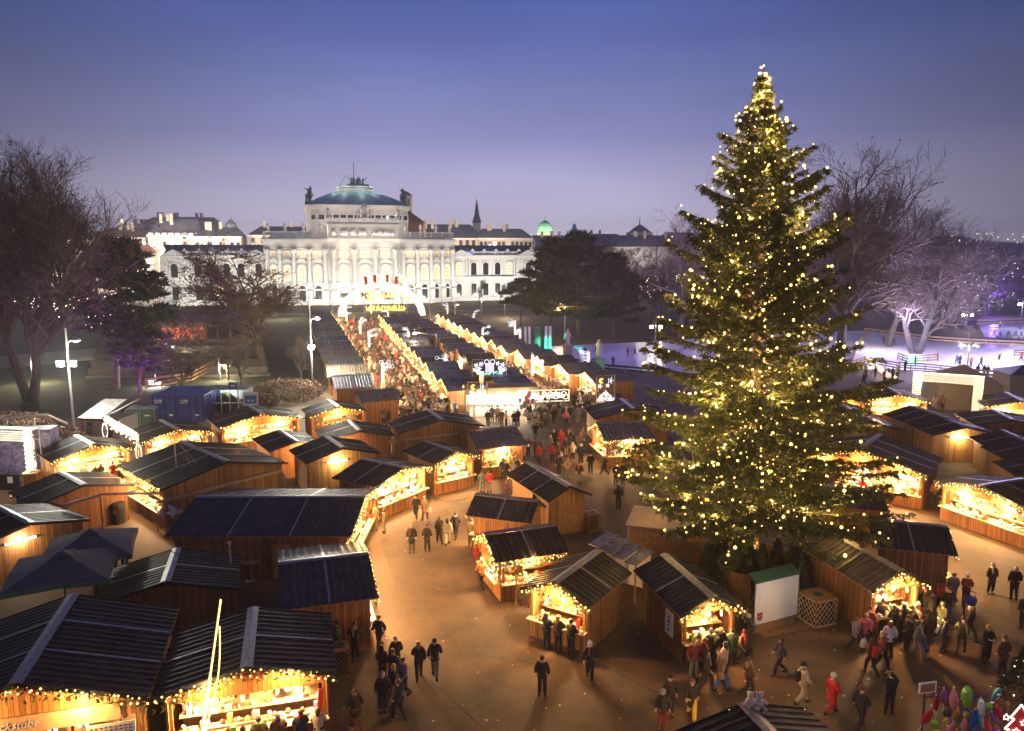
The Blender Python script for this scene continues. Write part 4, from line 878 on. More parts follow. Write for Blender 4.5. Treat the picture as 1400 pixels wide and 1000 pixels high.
# young firs fencing the spruce's foot
k=0
for px,py,h in ((965,815,2.9),(985,812,3.3),(1003,815,3.),(1022,815,3.2),(1040,812,2.8),(1060,810,3.),(1080,808,2.7),(1092,800,2.9),(1012,800,3.),(975,800,2.6)):
    k+=1; small_fir(U(px,py),h,1.1,'young dark fir crowded round the foot of the spruce',k,'young firs round the spruce foot',mk='fir' if k%2 else 'fir_dark',n=2600)
small_fir(U(731,722),2.4,.8,'small spruce leaning against the low hut on the square',31,mk='fir',n=2600)
small_fir(U(752,720),2.2,.7,'small spruce beside the steep hut gable',32,mk='fir',n=2200)
# ---------------------------------------------------------------- people
def skin(vs,es,rad,sub=1,root=0):
    me=bpy.data.meshes.new('figure'); me.from_pydata([tuple(v) for v in vs],es,[]); o=bpy.data.objects.new('figure',me); COL.objects.link(o)
    o.modifiers.new('skin','SKIN'); sv=me.skin_vertices[0] if me.skin_vertices else None
    if sv is None:
        bpy.context.view_layer.objects.active=o; me.update(); bpy.context.view_layer.update(); sv=me.skin_vertices[0]
    for i,r in enumerate(rad): sv.data[i].radius=r if isinstance(r,tuple) else (r,r); sv.data[i].use_root=(i==root)
    if sub: ss=o.modifiers.new('sub','SUBSURF'); ss.levels=sub; ss.render_levels=sub
    dg=bpy.context.evaluated_depsgraph_get(); dg.update(); out=bpy.data.meshes.new_from_object(o.evaluated_get(dg)); bpy.data.objects.remove(o); bpy.data.meshes.remove(me)
    out.polygons.foreach_set('use_smooth',[True]*len(out.polygons)); return out
POSES={ # elbow L,R  hand L,R  knee L,R  ankle L,R  (left is -x)
 'stand':dict(e=((-.25,-.03,1.17),(.25,-.03,1.17)),h=((-.26,.05,.92),(.26,.05,.92)),k=((-.1,.02,.5),(.11,.02,.5)),a=((-.11,-.02,.08),(.13,-.02,.08))),
 'walk':dict(e=((-.25,-.1,1.18),(.25,.05,1.17)),h=((-.25,-.06,.94),(.24,.22,.98)),k=((-.09,.2,.52),(.09,-.02,.5)),a=((-.09,.26,.09),(.09,-.34,.16))),
 'stride':dict(e=((-.25,.08,1.18),(.25,-.12,1.18)),h=((-.23,.27,1.0),(.26,-.16,.95)),k=((-.09,-.02,.5),(.09,.22,.53)),a=((-.09,-.3,.15),(.09,.3,.09))),
 'hold':dict(e=((-.26,.06,1.17),(.26,.06,1.17)),h=((-.1,.3,1.2),(.1,.3,1.2)),k=((-.1,.02,.5),(.1,.02,.5)),a=((-.12,-.02,.08),(.12,.0,.08))),
 'photo':dict(e=((-.3,.15,1.3),(.3,.15,1.3)),h=((-.09,.3,1.56),(.09,.3,1.56)),k=((-.1,.02,.5),(.1,.02,.5)),a=((-.14,-.02,.08),(.12,.02,.08))),
 'pocket':dict(e=((-.29,-.08,1.18),(.29,-.08,1.18)),h=((-.19,.12,1.0),(.19,.12,1.0)),k=((-.1,.03,.5),(.1,.0,.5)),a=((-.1,.06,.08),(.12,-.08,.08)))}
def join(parts):
    """parts: (mesh, material slot) -> one mesh"""
    v=[];f=[];mi=[]
    for me,k in parts:
        o=len(v); v+= [tuple(x.co) for x in me.vertices]
        for p in me.polygons: f.append(tuple(i+o for i in p.vertices)); mi.append(k)
    me=bpy.data.meshes.new('figure'); me.from_pydata(v,[],f); me.polygons.foreach_set('material_index',mi); me.polygons.foreach_set('use_smooth',[True]*len(f)); return me
def mbmesh(mb): return mb.mesh('piece',['skin'])
def figure(pose,sub):
    p=POSES[pose]; S2=[(-.17,0,1.41),(.17,0,1.41)]; H2=[(-.09,0,.9),(.09,0,.9)]
    vs=[(0,0,.96),(0,0,1.14),(0,0,1.33),(0,0,1.46),(0,.01,1.53),(0,.025,1.61),(0,.02,1.70),(0,.115,1.605)]; rad=[(.12,.1),(.11,.085),(.14,.095),(.07,.065),.052,(.078,.09),(.06,.07),.018]
    es=[(0,1),(1,2),(2,3),(3,4),(4,5),(5,6),(5,7)]
    fing=MB()
    for i in(0,1):
        b=len(vs); h=Vector(p['h'][i]); e=Vector(p['e'][i]); d=(h-e).normalized(); vs+= [S2[i],p['e'][i],tuple(h-d*.07),tuple(h)]; rad+= [.055,.044,.03,(.036,.022)]; es+= [(2,b),(b,b+1),(b+1,b+2),(b+2,b+3)]
        if sub:
            sd=Vector((1,0,0)) if abs(d.x)<.8 else Vector((0,1,0)); 
            for q,(o,l) in enumerate(((-.03,.07),(-.01,.08),(.01,.075),(.03,.06))): fing.tube(h+sd*o,h+sd*o+d*l*.6+Vector((0,.008,0)),.009,.008,5); fing.tube(h+sd*o+d*l*.6+Vector((0,.008,0)),h+sd*o+d*l+Vector((0,.03,-.005)),.008,.006,5)
            fing.tube(h-d*.04+sd*(.03 if i==0 else -.03),h+d*.02+sd*(.06 if i==0 else -.06),.011,.008,5)
        b=len(vs); a=Vector(p['a'][i]); vs+= [H2[i],p['k'][i],p['a'][i],(a.x,a.y+.14,max(.04,a.z-.04))]; rad+= [.08,.058,.04,.034]; es+= [(0,b),(b,b+1),(b+1,b+2),(b+2,b+3)]
    body=skin(vs,es,rad,sub)
    cv=[(0,0,1.12),(0,0,.74),(0,0,1.34),(0,0,1.48)]; cr_=[(.19,.15),(.23,.18),(.215,.155),(.1,.09)]; ce=[(1,0),(0,2),(2,3)]
    lv=[(0,0,1.12),(0,0,.52),(0,0,1.34),(0,0,1.48)]; lr=[(.19,.155),(.26,.22),(.215,.155),(.1,.09)]; le=list(ce)
    tv=[(0,0,.97)]; tr=[(.135,.11)]; te=[]
    shoe=MB()
    for i in(0,1):
        h=Vector(p['h'][i]); e=Vector(p['e'][i]); d=(h-e).normalized()
        for L_,R_,E_ in((cv,cr_,ce),(lv,lr,le)):
            b=len(L_); L_+= [S2[i],p['e'][i],tuple(h-d*.05)]; R_+= [.105,.09,.07]; E_+= [(2,b),(b,b+1),(b+1,b+2)]
        b=len(tv); a=Vector(p['a'][i]); k=Vector(p['k'][i]); tv+= [H2[i],p['k'][i],tuple(a+Vector((0,0,.04)))]; tr+= [.118,.095,.076]; te+= [(0,b),(b,b+1),(b+1,b+2)]
        shoe.tube(a+Vector((0,-.05,-.02)),a+Vector((0,.17,-.035)),.055,.04,7); shoe.tube(a+Vector((0,-.01,-.02)),a+Vector((0,-.01,.1)),.056,.05,7)
    coat=skin(cv,ce,cr_,sub,0); long_=skin(lv,le,lr,sub,0); tro=skin(tv,te,tr,sub)
    eyes=MB(); eyes.ball((-.032,.1,1.635),.011,0,5,4); eyes.ball((.032,.1,1.635),.011,0,5,4); eyes.box((0,.1,1.567),(.045,.02,.009)); ears=MB(); ears.ball((-.085,.02,1.61),.024,0,5,4,1.4); ears.ball((.085,.02,1.61),.024,0,5,4,1.4)
    hair=MB(); hair.lathe([(.02,-.1),(.075,-.085),(.1,-.03),(.098,.03),(.075,.075),(.02,.1)],10,(0,-.02,1.655),0,1.1)
    lng=MB(); lng.lathe([(.02,-.27),(.075,-.25),(.1,-.12),(.105,-.02),(.098,.03),(.075,.075),(.02,.1)],10,(0,-.035,1.655),0,.95)
    hat=MB(); hat.lathe([(.1,-.01),(.108,.0),(.108,.045),(.1,.05),(.094,.09),(.06,.125),(.02,.14)],10,(0,.005,1.64),0,1.12); hat.ball((0,0,1.79),.03,0,6,4)
    brim=MB(); brim.lathe([(.16,-.005),(.16,.0),(.1,.01),(.1,.09),(.06,.11),(.02,.11)],12,(0,.005,1.68),0,1.12)
    return dict(body=body,coat=coat,long=long_,trousers=tro,shoes=shoe.mesh('shoes',['rubber'],True),eyes=mbmesh(eyes),ears=mbmesh(ears),fing=mbmesh(fing) if sub else None,hair=hair.mesh('hair',['hair_dark'],True),lng=lng.mesh('hair',['hair_dark'],True),hat=hat.mesh('hat',['cloth_dark'],True),brim=brim.mesh('hat',['cloth_dark'],True))
FIG={}
for k in POSES:
    f=figure(k,1); b=join([(f['body'],0),(f['eyes'],1),(f['ears'],0),(f['fing'],0)]); b.materials.append(M['skin']); b.materials.append(M['ink']); f['body']=b
    for c in('coat','long','trousers'): f[c].materials.clear(); f[c].materials.append(M['cloth_dark'])
    FIG[k]=f
LITE=[]
for k in('stand','walk','stride','hold'):
    f=figure(k,0); me=join([(f['body'],0),(f['coat'],1),(f['trousers'],2),(f['hair'],3)])
    for c in('skin','cloth_dark','cloth_black','hair_brown'): me.materials.append(M[c])
    LITE.append(me)
sb=MB(); sb.lathe([(.075,-.05),(.115,-.03),(.12,.01),(.1,.05),(.07,.06)],10,(0,.01,1.49)); sb.tube((.04,.1,1.47),(.07,.17,1.18),.045,.05,6); SCARF=sb.mesh('scarf',['cloth_dark'],True)
def setmat(o,k,i=0): o.material_slots[i].link='OBJECT'; o.material_slots[i].material=M[k]
NP=[0]
def person(loc,heading,coat='black',trs='dark',head='hair_dark',pose='stand',label='',s=1.,long_=False,group='visitors on the square',cat='person'):
    loc=Vector((loc[0],loc[1],.006)); t=thing('person',label,cat,loc,R(heading),group); t.scale=(s*rnd.uniform(.97,1.03),)*2+(s*rnd.uniform(.97,1.04),)
    if head in('hair_dark','hair_brown') and not long_ and rnd.random()<.3: head=rnd.choice(['black','grey','navy','brown','maroon','cream'])
    if not long_ and coat not in('camo','white','hivis','pink') and s>.9 and rnd.random()<.3: long_=True
    t.rotation_euler=(0,0,R(heading+rnd.uniform(-14,14)))
    f=FIG[pose]; b=link('body',f['body'],t)
    o=link('coat',f['long' if long_ else 'coat'],t); setmat(o,'cloth_'+coat); o=link('trousers',f['trousers'],t); setmat(o,'cloth_'+trs); link('shoes',f['shoes'],t)
    if head.startswith('hair'):
        k=head.split(':'); o=link('hair',f['lng' if len(k)>1 else 'hair'],t); setmat(o,k[0])
    else:
        k=head.split(':'); o=link('hat',f['brim' if len(k)>1 else 'hat'],t); setmat(o,'cloth_'+k[0])
    if rnd.random()<.45 and 'child' not in label: o=link('scarf',SCARF,t); setmat(o,'cloth_'+rnd.choice(['grey','cream','maroon','navy','beige','black','red','tan']))
    NP[0]+=1; return t
def lite(loc,heading,i,label,group,s=1.):
    o=link('person',LITE[i%len(LITE)],None,(loc[0],loc[1],.006),R(heading)); o.scale=(s,)*3; tag(o,label,'person',group)
    setmat(o,'cloth_'+rnd.choice(['black','dark','navy','brown','grey','olive','dark','black','beige','dark','cream','maroon','tan','white','grey','navy','brown','beige','black','red']),1); setmat(o,rnd.choice(['cloth_dark','cloth_navy','cloth_black','cloth_grey']),2); setmat(o,rnd.choice(['hair_brown','hair_dark','hair_grey','hair_blond','cloth_dark','cloth_dark','hair_brown','hair_dark','cloth_cream','cloth_red' if rnd.random()<.12 else 'hair_dark']),3); NP[0]+=1; return o
def at_stall(n,side,u,d=.55):
    t,(X,Y,th,*_),sides,wx,wy=STALLS[n]; p,q=sides[side]; p=Vector(p);q=Vector(q); dd=(q-p).normalized(); nn=Vector((dd.y,-dd.x)); c=p.lerp(q,u)+nn*d
    a=R(th); w=Vector((X+c.x*math.cos(a)-c.y*math.sin(a),Y+c.x*math.sin(a)+c.y*math.cos(a))); nw=Vector((nn.x*math.cos(a)-nn.y*math.sin(a),nn.x*math.sin(a)+nn.y*math.cos(a)))
    return w, math.degrees(math.atan2(nw.x,-nw.y))  # heading that faces the hut
def cust(n,side,u,coat,trs,head,label,pose='hold',long_=False,d=.62,tw=0):
    w,h=at_stall(n,side,u,d); return person(w,h+tw,coat,trs,head,pose,label,long_=long_)
# customers standing at counters
for a in [('H2','a',.56,'olive','black','hair_dark','person in olive jacket seen from behind at the ribbon hung counter'),('H2','a',.68,'brown','dark','hair_brown','person in taupe padded coat holding a mug at the ribbon hung counter','hold',True),('H2','a',.82,'navy','black','hair_dark','person in dark coat with pale bag strap at the ribbon hung counter','hold',True),('H2','a',.93,'cream','black','hair_brown:l','person in long cream coat at the right end of the ribbon hung counter','hold',True),('H2','a',.38,'red','dark','hair_brown:l','person in bright red coat passing the ribbon hung counter','walk',True,1.0),('H2','a',.47,'dark','black','hair_dark','dark clothed person behind the red coated one at the bottom edge','stand',False,1.15),
 ('H1','a',.72,'dark','black','hair_dark','dark clothed person before the lettered bakery board'),('H1','a',.84,'grey','black','hair_grey','person in grey jacket with backpack at the lettered bakery hut'),
 ('H3','a',.72,'red','dark','hair_dark','person in red jacket at the lit hut beside the portal'),('H3','a',.56,'dark','black','hair_dark','dark clothed person left of the red jacket at the portal side hut'),('H3','a',.48,'brown','black','hair_grey','person in brown coat at the middle of the portal side hut'),('H3','a',.82,'olive','black','hair_dark','person in olive coat right of the red jacket at the portal side hut'),
 ('H6','a',.3,'maroon','dark','hair_dark','person in maroon coat at the hut under the light panels'),('H6','a',.42,'orange','dark','hair_brown','person in orange brown coat at the hut under the light panels'),
 ('H25','a',.42,'navy','navy','hair_dark:l','long haired person with an orange bag at the lattice screen hut'),('H25','a',.62,'olive','dark','hair_blond:l','person in olive coat between two others at the lattice screen hut'),('H25','a',.84,'black','black','hair_dark','person in black bending to the lattice screen hut counter'),
 ('H26','a',.2,'cream','black','hair_grey','person in cream jacket at the hut with the white poster'),('H26','a',.42,'dark','black','hair_dark','dark clothed person deep under the gable of the poster hut'),('H26','a',.6,'black','black','hair_brown','person in wide black coat at the poster hut','stand',True),('H26','a',.82,'green','dark','hair_dark','person in green coat with teal bag at the poster hut','stand',True),
 ('H27','a',.3,'dark','dark','hair_dark','dark clothed person at the striped board hut counter'),('H27','a',.5,'black','black','hair_dark:l','person in black skirted coat at the striped board hut'),('H27','a',.8,'red','dark','cream','person in red jacket with cream cap at the striped board hut'),
 ('H30','a',.72,'maroon','dark','hair_brown','person in maroon coat at the long toy hut'),('H30','a',.55,'red','dark','hair_dark','person in red at the middle of the long toy hut'),('H30','a',.3,'dark','dark','hair_dark','dark clothed person at the left of the long toy hut'),('H30','a',.2,'navy','dark','hair_brown','person in navy at the spruce end of the long toy hut'),
 ('H14','r',.45,'dark','dark','hair_brown:l','dark haired person under the bright window panes of the grey roofed hut','stand'),('H14','r',.6,'yellow','dark','hair_dark','person with yellow jacket before the bright window panes','stand'),('H14','r',.75,'dark','black','hair_brown','dark clothed person right of the yellow jacket at the window panes','stand',False,.8)]:
    cust(*a)
PEOPLE=[ # foot pixel, heading, coat, trousers, head, pose, label, scale, long
(486,903,175,'black','black','hair_dark','photo','person in black lifting a phone beside the lattice crate'),(519,890,165,'dark','navy','hair_brown','walk','person in dark jacket and striped track trousers walking beside the blue roofed hut'),
(542,925,5,'black','black','hair_blond','walk','fair haired person in long black coat, first of three walking abreast',1.05,True),(573,930,0,'dark','dark','hair_blond:l','stride','blond long haired person in dark jacket, middle of three walking abreast'),(595,928,-3,'black','grey','hair_dark','walk','dark capped person in black, third of three walking abreast',1.05),
(545,985,40,'dark','black','hair_brown','walk','dark clothed person nearest the bottom edge on the open paving'),(486,1000,60,'black','maroon','hair_brown','stride','person with a red bag near the bottom edge beside the ribbon hut'),
(500.5,732,-120,'camo','camo','hair_brown','stand','soldier in camouflage, left of three by the long glass counter'),(513,726,180,'camo','camo','brown','stand','soldier in camouflage facing out, middle of three by the glass counter'),(526,729,100,'camo','camo','hair_brown','stand','soldier in camouflage with dark boots, right of three by the glass counter'),
(569,711,180,'black','black','hair_dark','walk','person in black with pale scarf walking toward the camera, upper plaza'),(581,712,0,'tan','brown','hair_blond','stride','person in tan jacket with white bag beside the black clad walker'),
(563,756,180,'black','olive','hair_grey','stand','grey haired person in black jacket and olive trousers standing on the paving'),(584,754,0,'dark','black','hair_dark','stand','person in dark hooded jacket with shoulder bag, right of the grey haired one'),
(601,744,10,'dark','black','hair_brown:l','walk','dark haired person, left of a trio walking together'),(612,746,0,'beige','cream','hair_dark:l','stride','person in pale trousers, middle of a trio walking together'),(623,738,-20,'black','black','hair_dark','walk','tallest person in black, right of a trio walking together',1.06),
(644,747,170,'tan','brown','brown','stand','person in tan coat and fur hat by the bulb lined hut corner'),(651,769,180,'red','red','hair_dark','stand','small child in red snowsuit beside the bulb lined hut',.62),(659,806,30,'orange','black','hair_blond','stride','fair haired person striding past the glass sided corner hut'),
(806,932,170,'black','black','white','walk','person in black with white cap and white shoes in front of the lattice hut'),(741,952,0,'black','black','hair_dark','stand','lone dark figure standing on the dark foreground paving'),(724,882,10,'dark','black','hair_dark','stand','x'),
(659,674,0,'green','grey','hair_brown','stand','person in dark green jacket beside the red jacket'),(669,674,0,'red','grey','hair_dark','stand','person in red padded jacket with grey trousers, back turned'),(691,660,180,'black','black','hair_dark','walk','person in long black open coat behind the low blue hut',1.05,True),(702,660,160,'grey','dark','hair_grey','walk','person in grey jacket beside the long black coat'),(693,677,180,'purple','purple','hair_dark','stand','small child in purple behind the low blue hut',.65),(706,677,0,'dark','black','hair_brown','stand','dark figure half hidden by the steep roofed hut'),
(711,626,0,'black','black','hair_dark','stand','person in black under the end of the grey shed roof'),(722,625,20,'dark','black','hair_brown','stand','person in dark coat second from the grey shed roof'),(731,625,90,'maroon','black','hair_brown','stand','person in brown red coat facing left near the grey shed roof'),(741,627,180,'olive','dark','hair_dark:l','stand','person in olive coat with bag near the square middle'),(737,637,170,'red','black','hair_brown','walk','person in red jacket walking toward the steep roofed hut'),
(755,634,0,'red','black','hair_dark','stand','person in red hooded jacket, left of an olive coat'),(763,631,0,'olive','dark','hair_blond:l','stand','blond person in olive coat holding a white bag'),(757,612,180,'black','black','red','stand','person in black with red santa hat, left of three hats'),(767,612,180,'red','red','red','stand','person in full red santa suit and hat'),(777,612,180,'black','dark','red','stand','person in black with red santa hat, right of the santa suit'),(774,625,0,'black','tan','red','stand','person in black top and tan trousers before the santa hats'),
(788,621,0,'black','black','hair_dark','stand','person in black near the buggy, back turned'),(797,612,0,'tan','olive','hair_blond','stand','tall person in tan coat at the lattice by the striped roof',1.05,True),(764,651,180,'black','black','hair_dark:l','stand','person in black with white scarf over the steep roof ridge'),(776,656,180,'tan','grey','hair_grey','hold','person in tan jacket looking down with grey trousers'),(792,661,180,'black','grey','hair_dark','stand','person in black coat with white cuff standing alone'),(807,648,0,'black','black','hair_dark','stand','person in black standing by the buggy with back turned'),(827,650,90,'dark','black','white','stride','person in dark coat with white cap striding left'),(842,664,180,'black','olive','hair_dark','stand','person in black coat at the spruce boughs, legs apart'),(852,662,170,'dark','beige','hair_brown','stand','person in dark jacket with pale trousers beside the spruce boughs'),(845,697,0,'black','black','hair_dark:l','stand','person with long dark hair in black under the spruce boughs'),(875,655,0,'orange','dark','hair_dark','stand','person in orange jacket glimpsed through the spruce boughs'),
(774,583,180,'pink','black','hair_blond','stand','person in pink jacket standing alone before the crowd'),(667,584,0,'dark','black','hair_dark','stand','dark figure, left of those before the white stall'),(673,577,0,'grey','black','hair_dark','stand','person in grey coat second before the white stall'),(680,577,0,'beige','dark','hair_brown','stand','person in beige coat before the white stall'),(686,583,0,'brown','black','hair_blond','stand','person in brown coat before the white stall post'),(692,584,90,'cream','dark','hair_dark','stand','person in cream coat stooping before the white stall'),(703,584,0,'black','black','hair_dark','stand','person in black with a pram before the white stall'),(708,582,20,'dark','black','hair_brown','stand','dark person right of the pram before the white stall'),(737,587,90,'tan','black','hair_brown','stride','person in tan coat striding left past the balloon bunch'),(746,585,0,'grey','black','hair_dark','stand','person in grey coat right of the balloon bunch'),(757,580,0,'black','black','hair_dark','stand','person in black before the red hooded crowd'),
(1018,881,170,'black','black','hair_blond','hold','person in black reading a leaflet beside the white board'),(1096,964,-75,'beige','beige','black:b','walk','person in beige coat with black backpack and dark hat walking right'),(1136,977,-80,'red','red','white','walk','person in red coat with white furry hat',1.,True),(1022,953,-85,'brown','dark','hair_brown','walk','person in brown coat walking right past the poster hut'),(985,946,-80,'tan','blue','hair_grey','stride','person in pale jacket and blue jeans hurrying past the poster hut'),(962,925,80,'maroon','dark','hair_brown','stride','person in dark red jacket pushing past the poster hut customers'),(915,980,180,'black','black','black','stand','person in black beanie at the lower foreground'),(945,986,170,'black','yellow','hair_brown','walk','person in black top and yellow skirt in the lower foreground'),(905,1000,170,'black','maroon','hair_brown','stand','dark person cut by the bottom edge left of the bears roof'),(1175,997,-60,'black','black','brown','walk','dark coated person right of the red coat, at the bottom'),
(1168,892,-90,'grey','black','hair_brown','stride','person in grey jacket with white carrier bag walking right'),(1190,924,0,'maroon','black','hair_dark:l','walk','person with bright red backpack walking away'),(1181,888,-20,'pink','dark','hair_blond','stand','person in pink jacket behind the red backpack'),(1214,900,0,'white','dark','hair_brown:l','stand','person in white grey scarf next to the red backpack'),(1215,977,0,'black','black','hair_dark','photo','person in black holding up a phone to photograph'),(1204,868,0,'dark','black','hair_dark','stand','dark person in the queue before the striped hut'),(1223,878,10,'black','black','hair_dark:l','stand','person in flared black coat in the queue before the striped hut',1.,True),(1243,874,-60,'dark','dark','hair_dark','walk','dark jacketed person leaving the striped hut'),(1257,893,-75,'black','blue','hair_dark','stride','person in black jacket and blue jeans striding right'),(1270,857,-70,'dark','dark','hair_brown','stride','person with black striped bag hurrying from the striped hut'),(1284,836,-80,'red','dark','hair_brown','stride','person in red jacket hurrying by the right hand hut'),(1286,871,-60,'olive','white','hair_blond','stride','person in white trousers and olive jacket hurrying'),(1313,895,-40,'olive','olive','hair_brown','stride','person in olive green blurred between the passers'),(1301,826,0,'grey','black','hair_brown','stand','person in grey white patterned jacket beside the blue buggy'),(1319,830,180,'maroon','black','white','hold','person with white hat pushing the blue buggy'),(1354,812,170,'brown','black','white','stand','person in dark brown jacket with white woolly hat'),(1385,820,0,'black','black','hair_grey','stand','broad person in long black coat at the right edge',1.08,True),(1398,860,0,'dark','black','hair_dark','stand','dark person cut by the right edge'),(1347,906,180,'black','black','hair_blond','hold','person in black with tan collar near the right edge'),(1369,922,0,'brown','dark','hair_brown','stand','person in tan brown padded coat near the right edge'),
(1287,696,0,'black','beige','hair_dark','stand','person in black top and beige trousers in the gap between lit huts'),(1276,690,180,'orange','dark','hair_dark','stand','person in orange jacket in the gap between lit huts'),(1209,716,150,'maroon','black','hair_dark','stand','person hidden under the bulb edged dark roof by the spruce'),
(171,776,180,'black','black','white','hold','white haired person in black with folded hands by the parasols'),(158,779,-60,'black','black','hair_dark','stand','person in black beside the white haired one at the parasols'),(135,815,-90,'dark','dark','hair_dark','stand','person in dark clothes sitting out the parasol shade'),(247,762,0,'black','black','black','stand','dark figure behind the ridge of the unlit hut'),(1288,562,170,'orange','navy','hair_dark','hold','person in orange jacket on the promenade under the portal'),(1278,560,150,'white','cream','hair_dark','stand','person in white jacket beside the orange one under the portal'),(462,900,90,'dark','black','hair_dark','stand','person with a white balloon behind the lattice crate')]
for p in PEOPLE:
    px,py,hd,co_,tr_,he_,po,lb=p[:8]; s_=p[8] if len(p)>8 else 1.; lg=p[9] if len(p)>9 else False
    if lb=='x': continue
    person(U(px,py),hd,co_,tr_,he_,po,lb,s_,lg)
# people in the lanes, nearest first; the far ones are one mass
GAP=[]
def free(q):
    for n,(t,(X,Y,th,L,W,*_),*_r) in STALLS.items():
        a=R(-th); dx,dy=q[0]-X,q[1]-Y; lx=dx*math.cos(a)-dy*math.sin(a); ly=dx*math.sin(a)+dy*math.cos(a)
        if abs(lx)<L/2-.25 and abs(ly)<W-.2: return False
    for g in GAP:
        if (g[0]-q[0])**2+(g[1]-q[1])**2<.2: return False
    GAP.append(q); return True
xL=lambda y:-16.8-.29*(y-91.6); xM=lambda y:(-9.9-.25*(y-93.6) if y>90 else -8.6-.25*(y-88)); xMR=lambda y:.6-.27*(y-97.2); xRR=lambda y:(9.0-.40*(y-92.5) if y<118 else -1.2-.26*(y-118))
crowd=[]
def rows_(n,y0,y1,a,b,key,pw=1.):
    c=0; tries=0
    while c<n and tries<n*30:
        tries+=1; y=y0+(y1-y0)*rnd.random()**pw; u=rnd.random(); x=a(y)*(1-u)+b(y)*u
        if free((x,y)): crowd.append((x,y,key)); c+=1
rows_(360,83,196,lambda y:xL(y)+.1,lambda y:xM(y)-.1,'left alley',.9); rows_(210,94,190,lambda y:xMR(y)+.2,lambda y:xRR(y)-.2,'right alley',.9)
def poly_fill(n,pts,key):
    q=[U(*p) for p in pts]; x0,x1=min(v.x for v in q),max(v.x for v in q); y0,y1=min(v.y for v in q),max(v.y for v in q); c=0; tr=0
    while c<n and tr<n*60:
        tr+=1; x,y=rnd.uniform(x0,x1),rnd.uniform(y0,y1); ins=False
        for i in range(len(q)):
            a,b=q[i],q[(i+1)%len(q)]
            if (a.y>y)!=(b.y>y) and x<(b.x-a.x)*(y-a.y)/(b.y-a.y)+a.x: ins=not ins
        if ins and free((x,y)): crowd.append((x,y,key)); c+=1
poly_fill(64,[(716,585),(790,578),(800,548),(770,540),(720,545)],'crowd before the flower light banner'); poly_fill(34,[(520,586),(640,578),(615,553),(545,560)],'crowd behind the wide blank backed hut'); poly_fill(12,[(590,555),(640,560),(640,540),(600,530)],'crowd at the corner of the blue corner hut'); poly_fill(12,[(780,560),(835,575),(850,545),(800,535)],'crowd at the mouth of the right alley')
poly_fill(10,[(700,640),(860,640),(840,600),(720,600)],'middle of the square by the striped roof hut'); poly_fill(9,[(1160,860),(1330,845),(1340,900),(1190,930)],'queue streaming past the striped board hut'); poly_fill(7,[(860,900),(1060,880),(1080,930),(900,960)],'flow of visitors before the poster hut'); poly_fill(5,[(470,930),(560,930),(560,1000),(480,1000)],'foreground beside the ribbon hut'); poly_fill(9,[(1150,535),(1245,528),(1240,512),(1180,515)],'promenade beside the ice rink')
crowd.sort(key=lambda c:c[1]); room=296-NP[0]-26
cv_=[];cf_=[];cm_=[]
for i,(x,y,k) in enumerate(crowd):
    if i<room and y<62: person((x,y),rnd.uniform(0,360),rnd.choice(['black','dark','navy','brown','grey','olive','maroon','tan','black','beige']),rnd.choice(['black','dark','navy','grey']),rnd.choice(['hair_dark','hair_brown','hair_blond:l','hair_grey','hair_dark:l']),rnd.choice(['walk','stride','pocket','stand','hold']),f'person in winter clothes in the {k}',group='crowd: '+k)
    elif i<room: lite((x,y),rnd.choice([0,180,rnd.uniform(0,360)]),rnd.randrange(4),f'person in winter clothes walking in the {k}' if 'alley' in k else f'person in winter clothes in the {k}','crowd: '+k,rnd.uniform(.92,1.06))
    else:
        me=LITE[rnd.randrange(4)]; a=rnd.uniform(0,6.3); ca_,sa_=math.cos(a),math.sin(a); o=len(cv_)
        cv_+= [(x+v.co.x*ca_-v.co.y*sa_,y+v.co.x*sa_+v.co.y*ca_,v.co.z+.006) for v in me.vertices]; ck=rnd.choice([1,1,1,2,2,3,3,5,5,6,6,7,4])
        for p in me.polygons: cf_.append(tuple(v+o for v in p.vertices)); cm_.append(0 if p.material_index==0 else ck if p.material_index==1 else 1)
me=bpy.data.meshes.new('crowd'); me.from_pydata(cv_,[],cf_)
for k in('skin','cloth_dark','cloth_black','cloth_brown','cloth_red','cloth_beige','cloth_navy','cloth_maroon'): me.materials.append(M[k])
me.polygons.foreach_set('material_index',cm_); tag(link('crowd',me),'packed crowd filling the far ends of both alleys','crowd',kind='stuff')
# skaters
for px,py,hd,c,po in ((1308,498,120,'blue','stride'),(1312,500,100,'navy','stand'),(1327,502,0,'pink','stand'),(1341,502,90,'dark','stride'),(1366,492,180,'hivis','stand'),(1396,495,90,'red','stride'),(1208,471,0,'dark','stand'),(1222,472,40,'black','walk'),(1262,482,0,'dark','stand'),(1251,500,90,'navy','stand'),(1336,514,0,'black','stand'),(1345,514,20,'dark','stand'),(1350,515,0,'brown','stand'),(1389,515,0,'navy','stand'),(1367,448,180,'hivis','stand'),(838,501,0,'dark','stand'),(800,486,60,'blue','stride'),(815,481,90,'purple','walk'),(858,488,10,'purple','stand'),(868,487,80,'navy','walk')):
    lb={'hivis':'steward in yellow green jacket on the near ice' if py>470 else 'steward in yellow green jacket on the far ice rink','red':'skater in red at the right edge of the ice','pink':'skater in pink crouching on the ice','blue':'tall skater in blue leading a child' if px>1000 else 'skater in blue left of the statues'}.get(c,f'skater in {c} clothes on the violet lit ice')
    t=person(U(px,py),hd,c,'black','hair_dark' if px%2 else 'dark',po,lb,.95,group='skaters and watchers on the ice rink'); 
t=person(U(1237,508),-60,'black','black','hair_dark','hold','dark figure leaning on the rink fence by the light portal',group='skaters and watchers on the ice rink')
print('people',NP[0],'crowd stuff',len(crowd)-room)
